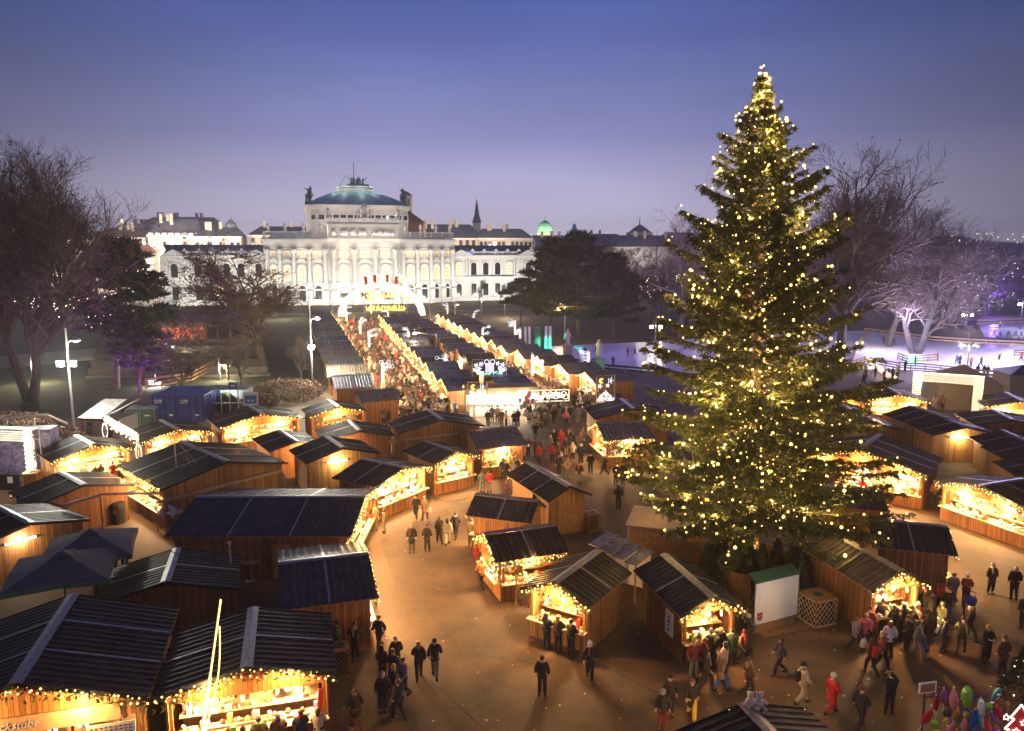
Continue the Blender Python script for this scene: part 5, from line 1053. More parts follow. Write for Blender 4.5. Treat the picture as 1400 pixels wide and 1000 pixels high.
# ---------------------------------------------------------------- street things
def part(mbx,name,mats,t,smooth=False): return mbx.build(name,mats,t,smooth)
def portal(p0,p1,h,w,label):
    p0=Vector(p0);p1=Vector(p1); d=(p1-p0); L=d.length; t=thing('light_portal',label,'light portal',p0,math.atan2(d.y,d.x)); dp=.6
    m=MB()
    for x in (0,L):
        for yy in (0,dp):
            for xx in (-w/2,w/2): m.tube((x+xx,yy,0),(x+xx,yy,h),.05,n=5)
        m.box((x,dp/2,.45),(w*1.5,dp*1.4,.9),0,1)
    for yy in (0,dp): m.tube((-w/2,yy,h),(L+w/2,yy,h),.05,n=5); m.tube((-w/2,yy,h-w),(L+w/2,yy,h-w),.05,n=5)
    part(m,'frame',['steel','rust_red'],t); b=MB()
    def face(o,u,v,lu,lv,st=.17):
        for i in range(int(lu/st)+1):
            for j in range(int(lv/st)+1): b.octa(Vector(o)+Vector(u)*(i*st+(j%2)*st/2)+Vector(v)*j*st,.05)
    for x in (0,L):
        face((x-w/2,-.06,1.0),(1,0,0),(0,0,1),w,h-1.0); face((x+(w/2 if x==0 else -w/2),0,1.0),(0,1,0),(0,0,1),dp,h-1-w)
    face((-w/2,-.06,h-w),(1,0,0),(0,0,1),L+w,w); face((-w/2,0,h+.05),(1,0,0),(0,1,0),L+w,dp); part(b,'bulb_panel','bulb_portal',t)
    for x in (0,L): 
        for z in (h*.4,h*.75): lamp('portal_lamp',p0+d*(x/L)+Vector((0,-.7,z)),130,(1,.8,.5),.1)
    return t
def perp(p,dx): return Vector((p.x+dx,p.y,0))
pA=U(1250,572); pB=U(1333,580); portal(pA,pB,5.0,.78,'white glowing bulb portal leading to the ice rink')
q=U(46,668); portal(q+Vector((-7.2,1.2,0)),q,4.6,.85,'bulb covered portal cut by the left edge, red feet')
# arch before the theatre
y0=212.; aL=U(468,436); aR=U(577,436); c=(aL+aR)/2; rad=(aR-aL).length/2; t=thing('light_arch','huge half round arch of lights with four red candles on top','light arch',(c.x,c.y,0),R(10))
m=MB(); b=MB(); n=44; hh=V(520,388,c.y).z-1.2
for i in range(n):
    a0,a1=PI*i/n,PI*(i+1)/n
    pp=lambda a,r,y:Vector((r*math.cos(a),y,hh*math.sin(a)*r/rad+.8))
    m.beam(pp(a0,rad-.9,.25),pp(a1,rad-.9,.25),.9,.18); m.beam(pp(a0,rad+.9,.25),pp(a1,rad+.9,.25),.9,.18)
    b.slab([pp(a0,rad-.8,0),pp(a1,rad-.8,0),pp(a1,rad+.8,0),pp(a0,rad+.8,0)],(0,.5,0))
    for k in range(7): b.octa(pp(a0+rnd.random()*PI/n,rad+rnd.uniform(-.9,.9),-.1),.2,1)
part(m,'frame','steel',t); M['arch_face']=mat('arch_face',(1,.9,.7),emit=1.05,ecol=(1,.84,.6)); part(b,'light_band',['arch_face','bulb_white'],t)
for a in (70,82,98,110):
    m=MB(); q=Vector(((rad+1)*math.cos(R(a)),0,(hh*(rad+1)/rad)*math.sin(R(a))+.9)); m.tube(q,q+Vector((0,0,2.1)),.42,n=10); m.lathe([(.42,2.1),(.2,2.3),(.16,2.6),(.03,2.9)],8,q,1); part(m,'candle',['cloth_red','bulb_pink'],t)
for i,(x,z,r,k) in enumerate(((-5.2,12.,1.5,'bulb_pink'),(-3.4,13.4,1.1,'bulb_white'),(-.6,14,1.2,'bulb_white'),(1.6,13.6,.9,'bulb_white'),(4.6,14.1,1.2,'bulb_pink'),(7.2,12.8,1.6,'bulb_white'),(-1.8,12.6,.8,'bulb_gold'),(5.8,13.4,1.,'bulb_gold'))):
    m=MB()
    for j in range(18): 
        a=2*PI*j/18; m.octa((x+r*.8*math.cos(a),0,z-3+r*.8*math.sin(a)),.12); 
        if j%2: m.octa((x+r*.4*math.cos(a),0,z-3+r*.4*math.sin(a)),.12)
    zt=hh*math.sqrt(max(0,1-(x/rad)**2))+.6; m.tube((x,.2,z-3+r),(x,.2,zt),.04,n=4,m=1); part(m,'bauble',[k,'steel'],t)
m=MB()
for rowz,xs_ in ((5.8,np.arange(-1.2,4.6,.42)),(2.2,np.arange(-4.,6.4,.42))):
    for x in xs_:
        h=rnd.choice([.8,1.3,1.5]); a=rnd.uniform(-.35,.35); m.beam((x,0,rowz),(x+a,0,rowz+h),.26,.2)
        if rnd.random()<.6: m.beam((x-.2,0,rowz+rnd.choice([0,.6,1.2])),(x+.35,0,rowz+rnd.choice([.1,.7,1.2])),.22,.2)
for cx in (-3,7):
    for k in range(60): m.octa((cx+rnd.gauss(0,.9),0,6.6+rnd.gauss(0,.9)),.2)
part(m,'lettering','bulb_gold',t)
m=MB(); m.beam((-4.6,.2,1.9),(6.8,.2,1.9),.1,.1); m.beam((-1.6,.2,5.6),(5,.2,5.6),.1,.1)
for x in (-4.6,6.8): m.tube((x,.2,0),(x,.2,7.5),.08,n=5)
part(m,'sign_frame','steel',t)
for x in (-14,-7,0,7,14):
    z=hh*math.sqrt(max(0,1-(x/rad)**2)) if abs(x)<rad else 2
    lamp('arch_lamp',(c.x+x,c.y-2.5,max(2,z-1)),300,(1,.85,.6),.3)
# posts with a lit column and a spray of stars
def light_post(px,py,h,sd=1):
    loc=U(px,py); h*=.8; t=thing('light_post','tall pale glowing column topped by a spray of star lights','light post',loc,R(AX),'glowing star posts along the alleys')
    m=MB(); m.tube((0,0,0),(0,0,h),.06,n=6); m.box((0,0,.25),(.7,.7,.5)); part(m,'pole','steel',t)
    b=MB(); b.box((0,-.02,h*.62),(.32,.26,h*.58)); part(b,'light_column','arch_face',t)
    s=MB()
    for k in range(6):
        c_=Vector((sd*rnd.uniform(-1.4,.2),-.1,h*rnd.uniform(.68,1.05)))
        for j in range(9): a=2*PI*j/9; s.octa(c_+Vector((.24*math.cos(a),0,.24*math.sin(a))),.042)
        s.tube(c_,(0,0,c_.z-.3),.02,n=3)
    part(s,'star_spray','bulb_cold',t); return t
for px,py,h,sd in ((524,540,5.6,-1),(610,526,5.6,1),(505,486,5.6,-1),(493,466,5.6,-1),(559,484,5.6,1),(648,455,6,-1),(660,480,5.6,-1),(704,468,6,1),(728,528,5.8,-1),(804,522,5.8,1),(711,484,5.6,1),(531,452,5.6,1),(474,448,6,-1),(612,441,6,1),(508,437,6,1)): light_post(px,py,h,sd)
# framed light pictures hung on wires
def framed(pc,wd,h,label,fill,mk,hang=True,Y=None):
    loc=pc; t=thing('light_picture',label,'framed light',loc,R(AX-8)); m=MB()
    for a,b_ in (((-wd/2,0,0),(wd/2,0,0)),((wd/2,0,0),(wd/2,0,h)),((wd/2,0,h),(-wd/2,0,h)),((-wd/2,0,h),(-wd/2,0,0))): m.tube(a,b_,.05,n=5)
    m.tube((-wd*.22,0,0),(-wd*.22,0,-loc.z),.05,n=5); part(m,'frame','arch_face' if not hang else 'pale_plank',t)
    for nm,k,pts,r in fill:
        s=MB()
        for p in pts: s.octa((p[0],-.04,p[1]),r)
        part(s,nm,k,t)
    return t
def star(cx,cz,r,n=16,k=3): return [(cx+r*(.55+.45*math.cos(5*2*PI*i/n*1.0))*math.cos(2*PI*i/n),cz+r*(.55+.45*math.cos(5*2*PI*i/n))*math.sin(2*PI*i/n)) for i in range(n)]
def ringp(cx,cz,r,n=14): return [(cx+r*math.cos(2*PI*i/n),cz+r*math.sin(2*PI*i/n)) for i in range(n)]
p=V(669.5,514,89.6); wd=4.1; h=2.0
st=[];bx=[];tl=[]
for sx_ in(-1,1):
    for cx,cz in ((1.6,1.3),(1.25,.9),(1.75,.75),(1.0,1.45),(1.4,.5)): st+=star(sx_*cx,cz,.26)
    for z in np.arange(.5,1.5,.09): bx+= [(sx_*.25+dx,z) for dx in(-.2,-.07,.07,.2)]
    for k in range(40): tl.append((sx_*rnd.uniform(0,1.5),.15+rnd.uniform(0,.35)))
    st+=ringp(sx_*.35,1.65,.28)
framed(p,wd,h,'framed light picture of candles and stars above teal sprigs',[('stars','bulb_cold',st,.05),('candles','bulb_violet',bx,.045),('sprigs','bulb_teal',tl,.045)],None)
p=V(743,549,83.); st=[];rg_=[]
for i in range(24): st+=ringp(-2.5+5.*i/23,.55+rnd.uniform(-.25,.3),rnd.uniform(.14,.3))
for x in (-1.3,1.4): rg_+=ringp(x,.62,.33,24)
framed(p,5.8,1.25,'wide framed banner of ring and flower lights over the square',[('flowers','bulb_white',st,.045),('rings','bulb_pink',rg_,.05)],None,False)
for px,py,Y,wd,h,lb in ((653,554,77,2.0,2.4,'framed light picture of moon and church left of the white stall'),(827.5,550,75.5,1.9,2.7,'framed light picture of moon and church over the hut by the spruce')):
    p=V(px,py,Y); mo=[(-.45+.22*math.cos(a),h-.5+.22*math.sin(a)) for a in np.arange(.8,5.6,.35)]+[(-.38+.14*math.cos(a),h-.5+.16*math.sin(a)) for a in np.arange(1.2,5.1,.4)]
    ch=[]
    for k in range(130): x=rnd.uniform(-.85,.85); ch.append((x,rnd.uniform(.12,.15+.95*max(0,1-abs(x)*1.1)+.12)))
    framed(p,wd,h,lb,[('moon','bulb_gold',mo,.05),('stars','bulb_cold',star(.5,h-.5,.3)+star(-.6,h-1.05,.22)+star(.2,h-1.,.18),.045),('church','bulb_cold',ch,.05)],None)
# the brightest open stall
loc=U(680,584); t=thing('pavilion_stall','brightest open white stall with curved pale canopy and bulb garland','market stall',U(684,566),R(AX-6),None)
m=MB()
for x in(-3.6,0,3.6): m.tube((x,-1.4,0),(x,-1.4,2.7),.06,n=6); m.tube((x,1.6,0),(x,1.6,2.7),.06,n=6)
part(m,'post','white_paint',t); m=MB(); m.box((0,1.65,1.35),(7.4,.06,2.6)); m.box((0,-.9,.5),(7.2,.5,1.0)); m.box((0,.6,1.3),(7.0,.5,.04)); m.box((0,1.1,1.8),(7.0,.4,.04)); part(m,'display_shelf','white_paint',t)
m=MB(); pts=[(-2.0,2.62),(-1.2,3.15),(0,3.45),(1.2,3.2),(2.0,2.7)]
for (y0_,z0_),(y1_,z1_) in zip(pts[:-1],pts[1:]): m.slab([(-4.1,y0_,z0_),(4.1,y0_,z0_),(4.1,y1_,z1_),(-4.1,y1_,z1_)],(0,0,.04))
part(m,'canopy','canvas_tan',t); garland(t,[(-4.1,-2.05,2.65),(4.1,-2.05,2.65)],.16,.05,3,'bulb_white')
wb=MB()
for i in range(150): wb.box((rnd.uniform(-3.4,3.4),*rnd.choice([(-.9,1.06),(.6,1.4),(1.1,1.9)])),(.16,.16,rnd.uniform(.1,.3)),0,rnd.randrange(len(WARES)))
o=wb.build('wares',WARES,None,loc=t.location,rz=R(AX-6)); tag(o,'white and pale goods on the brightest stall','wares','wares',kind='stuff')
tb=MB()
for x in (-2.4,-.8,.8,2.4): tb.tube((x-.6,-.4,2.55),(x+.6,-.4,2.55),.05,n=6); 
part(tb,'tube_lamp','tube_light',t)
for x in(-2.4,0,2.4): lamp('stall_lamp',t.matrix_basis@Vector((x,-.6,2.4)),950,(1,.86,.6),.08); lamp('stall_lamp',t.matrix_basis@Vector((x,-2.6,2.6)),500,(1,.84,.56),.08)
# street lamp masts with floodlights
def mast(loc,h,label,floods=(),arms=(),col=(1,.97,.85),pw=2600,lean=0.):
    t=thing('lamp_mast',label,'street lamp',loc); m=MB(); m.tube((0,0,0),(lean,0,h),.13,.08,8); m.box((0,0,.5),(.34,.34,1.0)); part(m,'pole','steel',t)
    for dx,z in floods:
        f=MB(); q=Vector((dx,-.15,z)); f.box(q,(.72,.22,.56),0,0); f.box(q+Vector((0,-.125,0)),(.64,.02,.48),0,1); f.tube(q+Vector((0,.1,0)),(lean*z/h,0,z),.03,n=5,m=0); part(f,'floodlight',['dark_metal','flood_lens'],t)
        lamp('mast_flood',Vector(loc)+q+Vector((0,-.32,-.05)),pw,col,.12)
    for dx,z in arms:
        f=MB(); f.tube((lean*z/h,0,z),(dx,0,z+.5),.045,n=5); f.lathe([(.42,0),(.4,.12),(.15,.28)],10,(dx,0,z+.25),0); part(f,'lamp_arm','steel',t); f=MB(); f.lathe([(.1,-.14),(.34,-.05),(.36,.02)],10,(dx,0,z+.25)); part(f,'lamp_glass','tube_light',t)
        lamp('arm_lamp',Vector(loc)+Vector((dx,0,z-.15)),900,(1,.86,.5),.14)
    return t
L0=U(103,607); zf=V(97,497,L0.y).z; mast(L0,zf+3.3,'lamp mast with two glaring white floodlights before the left trees',((-.62,zf),(.55,zf)),((.9,zf+1.9),),pw=5000)
L1=U(428,545); zf=V(430,475,L1.y).z; mast(L1,zf+6.5,'lamp mast with one glaring floodlight beside the left alley',((.1,zf),),((.9,zf+3.3),(1.0,zf+5.6)),pw=4000); lamp('mast_flood',L1+Vector((.75,.2,zf+.3)),7000,(1,.93,.72),.15)  # extra light without fixture, added beside the floodlight to brighten the alley roofs
L2=U(213,528); zf=V(213,523,L2.y).z; mast(L2,zf+1.2,'low pair of small white floodlights above the blue containers',((-.45,zf),(.45,zf)),(),pw=350)
L3=U(772,463); zf=V(766,417,L3.y).z; mast(L3,zf+1.6,'amber street lamp in front of the dark pines',(),((-1.1,zf),),(1,.6,.15)); lamp('amber_lamp',L3+Vector((-1.1,-.4,zf-.5)),4200,(1,.55,.12),.15)
L4=U(896,470); zf=V(896,447,L4.y).z; mast(L4,zf+2,'pair of bright lamps by the rink left of the spruce',((-.9,zf),(.9,zf)),(),(1,.8,.6),160)
L5=U(1322,508); zf=V(1322,470,L5.y).z; mast(L5,zf+1.6,'rink lamp mast with four red loudspeakers near the light portal',(),((-1.2,zf-.6),(1.2,zf-.6)))
L6=U(1320,452); zf=V(1320,431,L6.y).z; mast(L6,zf+1.2,'rink mast with warm twin lamps on the far side of the ice',((-1,zf),(1,zf)),(),(1,.7,.55),350)
L7=U(1395,450); zf=V(1395,416,L7.y).z; mast(L7,zf+1.4,'rink mast with white twin lamps at the right edge',((-1,zf),(1,zf)),(),(.8,.75,1),500)
for px,py,zt in ((658,437,404),(622,431,412),(588,433,402)):
    q=U(px,py); z=V(px,zt,q.y).z; mast(q,z,{658:'street lamp before the right theatre wing',622:'dark street lamp right of the arch',588:'street lamp right of the arch foot'}[px],(),((.9,z-1.2),))
for px,py,zt,lb in ((455,432,404,'street lamp left of the arch foot'),(690,434,405,'street lamp at the low pine by the ring road'),(300,440,412,'street lamp behind the small bare trees'),(380,437,408,'street lamp behind the wide bare tree'),(232,500,467,'park lamp before the red glowing pavilion'),(45,525,488,'park lamp under the tallest bare tree'),(160,490,462,'park lamp behind the dark pine'),(300,520,492,'park lamp by the wooden ramp rail')):
    q=U(px,py); z=V(px,zt,q.y).z; mast(q,z,lb,(),((.8,z-1.0),)); lamp('street_lamp_light',q+Vector((.8,-.3,z-1.1)),2600 if py<450 else 1500,(1,.84,.6),.15)
for px,py,lx,ly,lb in ((597,492,567,456,'lamp post among the blue roofs between the alleys'),(640,508,628,494,'lamp post on the gable between the alley huts'),(676,530,664,514,'lamp post at the back of the white stall'),(545,468,538,450,'lamp post among the far blue roofs')):
    q=U(px,py); z=V(lx,ly,q.y).z; dx=V(lx,ly,q.y).x-q.x; mast(q,z,lb,(),((dx,z-.3),)); lamp('roof_lamp',q+Vector((dx,-.8,z+.2)),1700,(1,.83,.55),.12)
# thin wire masts over the huts
for px,py,pt,lb in ((247,703,600,'thin pale mast behind the largest hut'),(322,838,742,'bare wooden pole behind the unlit hut'),(494,603,575,'thin mast between plank backed huts'),(650,590,545,'thin mast left of the grey shed roof'),(1244,578,554,'thin mast above the dark right hand roofs'),(830,577,545,'thin post under the church light')):
    q=U(px,py); z=V(px,pt,q.y).z; t=thing('wire_mast',lb,'mast',q); m=MB(); m.tube((0,0,0),(-.12,0,z),.055,.04,6); m.box((-.12,0,z),(.16,.16,.06)); part(m,'pole','pale_plank' if px==322 else 'steel',t); m=MB(); m.tube((-.12,0,z),(2.1,.5,z*.45),.008,n=4); part(m,'wire','steel',t)
# leaning lit mast at lower left
q0=U(276,1003); q0=V(276,1000,24.); q1=V(301,818,25.6); t=thing('light_banner','tall narrow light frame seen edge on, leaning over the ribbon hut','light frame',(q0.x,q0.y,0)); o_=Vector((q0.x,q0.y,0)); m=MB(); m.tube((0,0,0),q0-o_,.05,n=6); m.tube(q0-o_,q1-o_,.035,n=6); part(m,'pole','steel',t)
m=MB()
for i in range(90):
    f=i/90; w_=.2*math.sin(PI*min(1,f*1.25))if f<.8 else .1
    p=(q0-o_).lerp(q1-o_,f); m.octa(p+Vector((.05,-.05,0)),.035); 
    if f<.78: m.octa(p+Vector((.1+w_,0,0)),.032); 
    if f<.4: m.octa(p+Vector((.05,-.05,.03)),.06)
part(m,'bulb_row','bulb',t); lamp('banner_lamp',q0+Vector((.5,-.6,1)),60,(1,.7,.3),.05)
# containers, toilets, kiosk, shelter
def box_thing(name,label,cat,px0,px1,py,ht_px,depth,turn=0.):
    a=U(px0,py);b=U(px1,py); c=(a+b)/2; return thing(name,label,cat,(c.x,c.y,0),R(turn)),(b-a).length,V((px0+px1)/2,ht_px,c.y).z
for px0,px1,lb in ((210,244.5,'left of the two dark blue shipping containers'),(245.5,280,'right of the two dark blue shipping containers')):
    t,wd,h=box_thing('shipping_container',lb,'container',px0,px1,577,541,3,4); m=MB(); m.box((0,3,h/2),(wd,6,h)); 
    for i in range(12): m.box((-wd/2-.03,.4+i*.48,h/2),(.06,.2,h*.9)); m.box((wd/2+.03,.4+i*.48,h/2),(.06,.2,h*.9))
    part(m,'body','container_blue',t)
    for sx_ in(-1,1):
        m=MB(); m.box((sx_*wd*.24,-.03,h*.5),(wd*.44,.05,h*.9)); d_=part(m,'door','container_blue',t); m=MB()
        for q in(.1,.36): m.tube((sx_*wd*q,-.1,.15),(sx_*wd*q,-.1,h*.95),.03,n=6); m.box((sx_*wd*q,-.14,h*.4),(.3,.05,.06))
        part(m,'lock_bar','steel',d_)
    m=MB(); m.box((-wd*.25,-.075,h*.78),(wd*.3,.03,h*.13),0,0); m.box((-wd*.29,-.092,h*.79),(wd*.12,.01,h*.05),0,1); m.box((-wd*.2,-.092,h*.76),(wd*.1,.01,h*.04),0,2); m.box((wd*.22,-.075,h*.26),(wd*.14,.03,h*.07),0,0); part(m,'plate',['sign_white','sign_blue','emblem_red'],t)
for px0,px1,lb in ((173.5,194,'portable toilet with rounded grey roof, left of a pair'),(193,213,'portable toilet with rounded grey roof, next to the containers')):
    t,wd,h=box_thing('portable_toilet',lb,'portable toilet',px0,px1,589,565,1,10); wd*=.94; h=2.2; m=MB(); m.box((0,.6,h/2),(wd,1.2,h)); part(m,'cabin','toilet_green',t)
    m=MB(); m.slab([(-wd/2-.04,-.05,h),(-wd*.3,-.05,h+.2),(0,-.05,h+.27),(wd*.3,-.05,h+.2),(wd/2+.04,-.05,h)],(0,1.3,0)); 
    for x in(-wd/2,wd/2): m.box((x,-.02,h/2),(.08,.08,h))
    part(m,'roof','steel',t); m=MB(); m.box((0,-.02,h*.48),(wd*.78,.04,h*.86),0,0); m.box((0,-.05,h*.72),(wd*.4,.02,.14),0,1); part(m,'door',['toilet_green','pale_plank'],t)
t,wd,h=box_thing('food_kiosk','beige kiosk with dark square letters and a wavy grey roof','kiosk',114,166,612,574,4,-6); wd=3.6;h=2.7
m=MB(); m.box((0,1.5,h/2),(wd,3,h)); part(m,'wall','kiosk_wall',t); m=MB()
m.slab([(-wd/2-.2,-.3,h+.05),(wd*.1,-.3,h+.05),(wd*.2,3.2,h+1.2),(-wd/2+.2,3.2,h+1.2)],(0,0,.08)); m.slab([(wd*.1,-.3,h+.12),(wd/2+.2,-.3,h+.8),(wd/2+.2,3.2,h+1.3),(wd*.2,3.2,h+.7)],(0,0,.08)); part(m,'roof','roof_grey',t)
m=MB(); m.box((0,-.04,h-.1),(wd+.1,.1,.2)); m.box((-wd/2-.02,-.04,h/2),(.16,.1,h)); m.box((wd*.3,-.04,h/2),(.14,.1,h)); part(m,'trim','rust_red',t); m=MB(); m.box((wd*.16,-.02,1.2),(.8,.05,1.0)); part(m,'hatch','dark_pane',t)
for i,ch_ in enumerate('CHU'):
    m=MB(); m.box((-wd*.3,-.03,h-.55-i*.62),(.5,.06,.5)); o=part(m,'letter_plate','ink',t); l_=link('lettering',text_mesh(ch_,.5,.012,'kiosk_wall'),o,(-wd*.3,-.075,h-.55-i*.62)); l_.rotation_euler=(PI/2,0,0)
# hanging lit arch sign beside it
a_=V(142,566,65.); b_=V(188,592,59.); t=thing('hanging_light_sign','lit white hanging garland sign with two round ends beside the kiosk','light sign',(a_.x,a_.y,0)); O=Vector((a_.x,a_.y,0)); m=MB(); m.tube(Vector((0,0,0)),a_-O,.05,n=6); m.tube(Vector((b_.x-O.x,b_.y-O.y,0)),b_-O,.05,n=6); m.tube(a_-O,b_-O,.04,n=6); part(m,'frame','steel',t); s=MB()
for i in range(330): f=rnd.random(); p=(a_-O).lerp(b_-O,f)+Vector((rnd.gauss(0,.05),rnd.gauss(0,.05),-rnd.uniform(0,.65+.4*math.sin(f*22)**2))); s.octa(p,.055)
for e_,dz in((a_,-1.5),(b_,-1.6)):
    for k in range(26): an=2*PI*k/26; s.octa(e_-O+Vector((.22*math.cos(an),-.05,dz+.65*math.sin(an))),.05)
part(s,'bulb_panel','bulb_white',t); lamp('sign_lamp',(a_+b_)/2+Vector((0,-1,0)),220,(1,.85,.6),.1)
t,wd,h=box_thing('dark_container','dark stage box painted with a violet mural inside the left portal','container',-30,58,668,610,3,8); h=4.2; m=MB(); m.box((0,2.4,h/2),(wd,1.6,h)); part(m,'body','mural',t); m=MB(); m.beam((-wd/2,1.5,h+.9),(wd/2,1.5,h+1.2),.14,.14); m.beam((wd/2,1.5,h+1.2),(wd/2+.5,3.6,h),.14,.14); 
for x in(-wd/2+.2,-wd*.1,wd*.3): m.tube((x,1.5,h),(x,1.5,h+1.1),.05,n=5)
part(m,'roof_rail','steel',t)
t=thing('postbox_lantern','red lantern box on a thin post inside the left portal','lantern',U(26,652)); m=MB(); m.tube((0,0,0),(0,0,1.7),.06,n=6); part(m,'post','dark_metal',t); m=MB(); m.box((0,0,2.1),(.6,.5,.8)); m.lathe([(.5,2.5),(.1,2.9)],4,M4=Matrix.Rotation(PI/4,3,'Z')); part(m,'box','rust_red',t)
t=thing('notice_board','white notice sheet on a dark fence panel by the left portal','sign',U(14,670)); m=MB(); m.box((0,0,.6),(1.6,.06,1.2)); part(m,'panel','dark_metal',t); m=MB(); m.box((.1,-.05,.8),(.4,.02,.5)); part(m,'sheet','sign_white',t)
t,wd,h=box_thing('glass_shelter','glass fronted shelter with pale frame right of the containers','shelter',281,338,568,536,3,2); h=2.9; m=MB()
for i in range(6): x=-wd/2+wd*i/5; m.box((x,0,h/2),(.09,.09,h)); m.box((x,2.2,h/2),(.09,.09,h))
for z in(.1,1.4,h): m.box((0,0,z),(wd,.1,.1)); m.box((0,2.2,z),(wd,.1,.1))
part(m,'frame','white_paint',t); m=MB(); m.box((0,1.1,h+.09),(wd+.3,2.6,.08)); part(m,'roof','roof_grey',t); m=MB(); m.box((0,2.15,h/2),(wd-.1,.02,h-.2)); part(m,'pane','glass',t); m=MB(); m.box((wd*.2,-.1,h+.5),(.9,.06,.7),0,0); m.box((wd*.2,-.14,h+.45),(.5,.02,.2),0,1); part(m,'sign',['container_blue','sign_white'],t); lamp('shelter_lamp',t.location+Vector((0,1,2.6)),160,(.9,1,.9),.1)
t,wd,h=box_thing('info_board','blue and white info board behind the white goods hut','sign',334,354,572,545,1,0); h=2.9; m=MB(); 
for x in(-wd/2,wd/2): m.tube((x,.05,0),(x,.05,h),.05,n=5)
part(m,'post','steel',t); m=MB(); m.box((0,0,h-.8),(wd,.06,1.6),0,0); m.box((0,-.04,h-.8),(wd*.82,.02,.9),0,1); m.box((-.2,-.055,h-.95),(.25,.01,.2),0,2); m.box((.2,-.055,h-.95),(.25,.01,.2),0,2); part(m,'panel',['white_paint','sign_blue','sign_white'],t)
# pavilion, steps and ramp in the park at the left
t,wd,h=box_thing('park_pavilion','long low pavilion with red glowing windows under a violet roof','pavilion',150,330,470,448,5,6); h=4.2; m=MB(); m.box((0,3,h/2),(wd,6,h)); part(m,'wall','stone_warm',t); m=MB(); m.slab([(-wd/2-.4,-.6,h),(wd/2+.4,-.6,h),(wd/2+.2,3,h+2.2),(-wd/2-.2,3,h+2.2)],(0,0,.12)); m.slab([(-wd/2-.4,6.5,h),(wd/2+.4,6.5,h),(wd/2+.2,3.05,h+2.2),(-wd/2-.2,3.05,h+2.2)],(0,0,.12)); part(m,'roof','slate',t)
for i in range(11):
    m=MB(); x=-wd/2+wd*(i+.5)/11; m.box((x,-.04,2.),(wd/14,.06,2.4)); part(m,'window','red_window' if i in(4,5,6,7) else 'dark_pane',t)
lamp('pavilion_lamp',t.location+Vector((2,-2.5,3)),200,(1,.3,.15),.3)
addm('terrace_stone',(.12,.105,.09),.85,noise=(.6,.4)); st_=MB(); 
for i in range(6):
    c=U(245,516-i*5); st_.box((c.x,c.y,.18+i*.3),(26,.5,.36+i*.6),.08)
tag(st_.build('terrace_steps','terrace_stone'),'low stone terrace steps on the lawn behind the containers','steps')
def rail(pts,h,label,name='fence',mk='lattice_wood',n=3,step=2.,cat='fence'):
    t=thing(name,label,cat,pts[0]); O=Vector(pts[0]); m=MB()
    for a,b in zip(pts[:-1],pts[1:]):
        a=Vector(a)-O;b=Vector(b)-O; k=max(1,int((b-a).length/step))
        for i in range(k+1): q=a.lerp(b,i/k); m.box(q+Vector((0,0,h/2)),(.1,.1,h))
    part(m,'post',mk,t); m=MB()
    for a,b in zip(pts[:-1],pts[1:]):
        a=Vector(a)-O;b=Vector(b)-O
        for j in range(n): z=h*(j+1)/n-.08; m.beam(a+Vector((0,0,z)),b+Vector((0,0,z)),.06,h/n*.55)
    part(m,'rail_board',mk,t); return t
rail([U(200,534),U(262,524),U(318,492)],1.5,'dark wooden ramp rail rising across the lawn behind the containers')
rail([U(1140,512),U(1182,497),U(1225,505),U(1265,507),U(1328,514)],1.1,'slatted fence along the near edge of the ice rink','rink_fence','lattice_wood',3)
rail([U(1328,514),U(1400,520),U(1460,525)],1.0,'plain board along the near edge of the ice at the right','rink_fence','pale_plank',2)
rail([U(1182,456),U(1275,468),U(1330,472),U(1460,478)],1.15,'board fence along the far edge of the ice rink','rink_fence','pale_plank',2)
rail([U(1336,447),U(1460,441)],1.6,'pale wall behind the far ice rink','rink_fence','pale_plank',2)
rail([U(1160,512),U(1170,480),U(1185,456)],1.1,'fence with bulbs along the spruce side of the rink','rink_fence','lattice_wood',3)
rail([U(1227,492),U(1240,497),U(1282,494),U(1281,486)],1.2,'wooden pen round the teal lit tree on the ice','rink_fence','lattice_wood',3)
rail([U(1386,488),U(1420,488)],1.2,'short wooden pen on the ice at the right edge','rink_fence','lattice_wood',3)
rail([U(770,498),U(790,500),U(832,508),U(900,514)],1.0,'dark railing along the rink behind the statues','rink_fence','dark_metal',2)
t=thing('lit_rink_ramp','white glowing slide shaped rail leading to the rink','ramp',U(1192,512)); O=U(1192,512); m=MB(); a=Vector((0,0,1.6));b=U(1215,524)-O+Vector((0,0,1.)); m.beam(a,b,.5,.5); part(m,'light_band','arch_face',t); m=MB(); m.tube((0,0,0),a,.06,n=6); m.tube(b-Vector((0,0,1)),b,.06,n=6); part(m,'post','steel',t); lamp('ramp_lamp',O+Vector((.5,-1.6,1.6)),160,(1,.85,.6),.1)
t,wd,h=box_thing('tan_tent','tan walled tent with pale pyramid roof behind the portal','tent',1283,1370,563,530,6,-14); h=3; m=MB(); m.box((0,3.4,h/2),(wd*.92,6,h)); part(m,'wall','canvas_tan',t); m=MB(); w_=wd*.5; m.add([(-w_,.1,h),(w_,.1,h),(w_,6.8,h),(-w_,6.8,h),(0,3.4,h+2.)],[(0,1,4),(1,2,4),(2,3,4),(3,0,4),(3,2,1,0)]); part(m,'roof','pale_plank',t)
t,wd,h=box_thing('grey_tent','grey flat tent at the right edge beyond the tan one','tent',1382,1440,545,528,6,-10); h=2.8; m=MB(); m.box((0,3,h/2),(wd*.92,5,h)); part(m,'wall','canvas_tan',t); m=MB(); w_=wd*.5; m.add([(-w_,.2,h),(w_,.2,h),(w_,5.8,h),(-w_,5.8,h),(0,3,h+1.)],[(0,1,4),(1,2,4),(2,3,4),(3,0,4),(3,2,1,0)]); part(m,'roof','roof_grey',t)
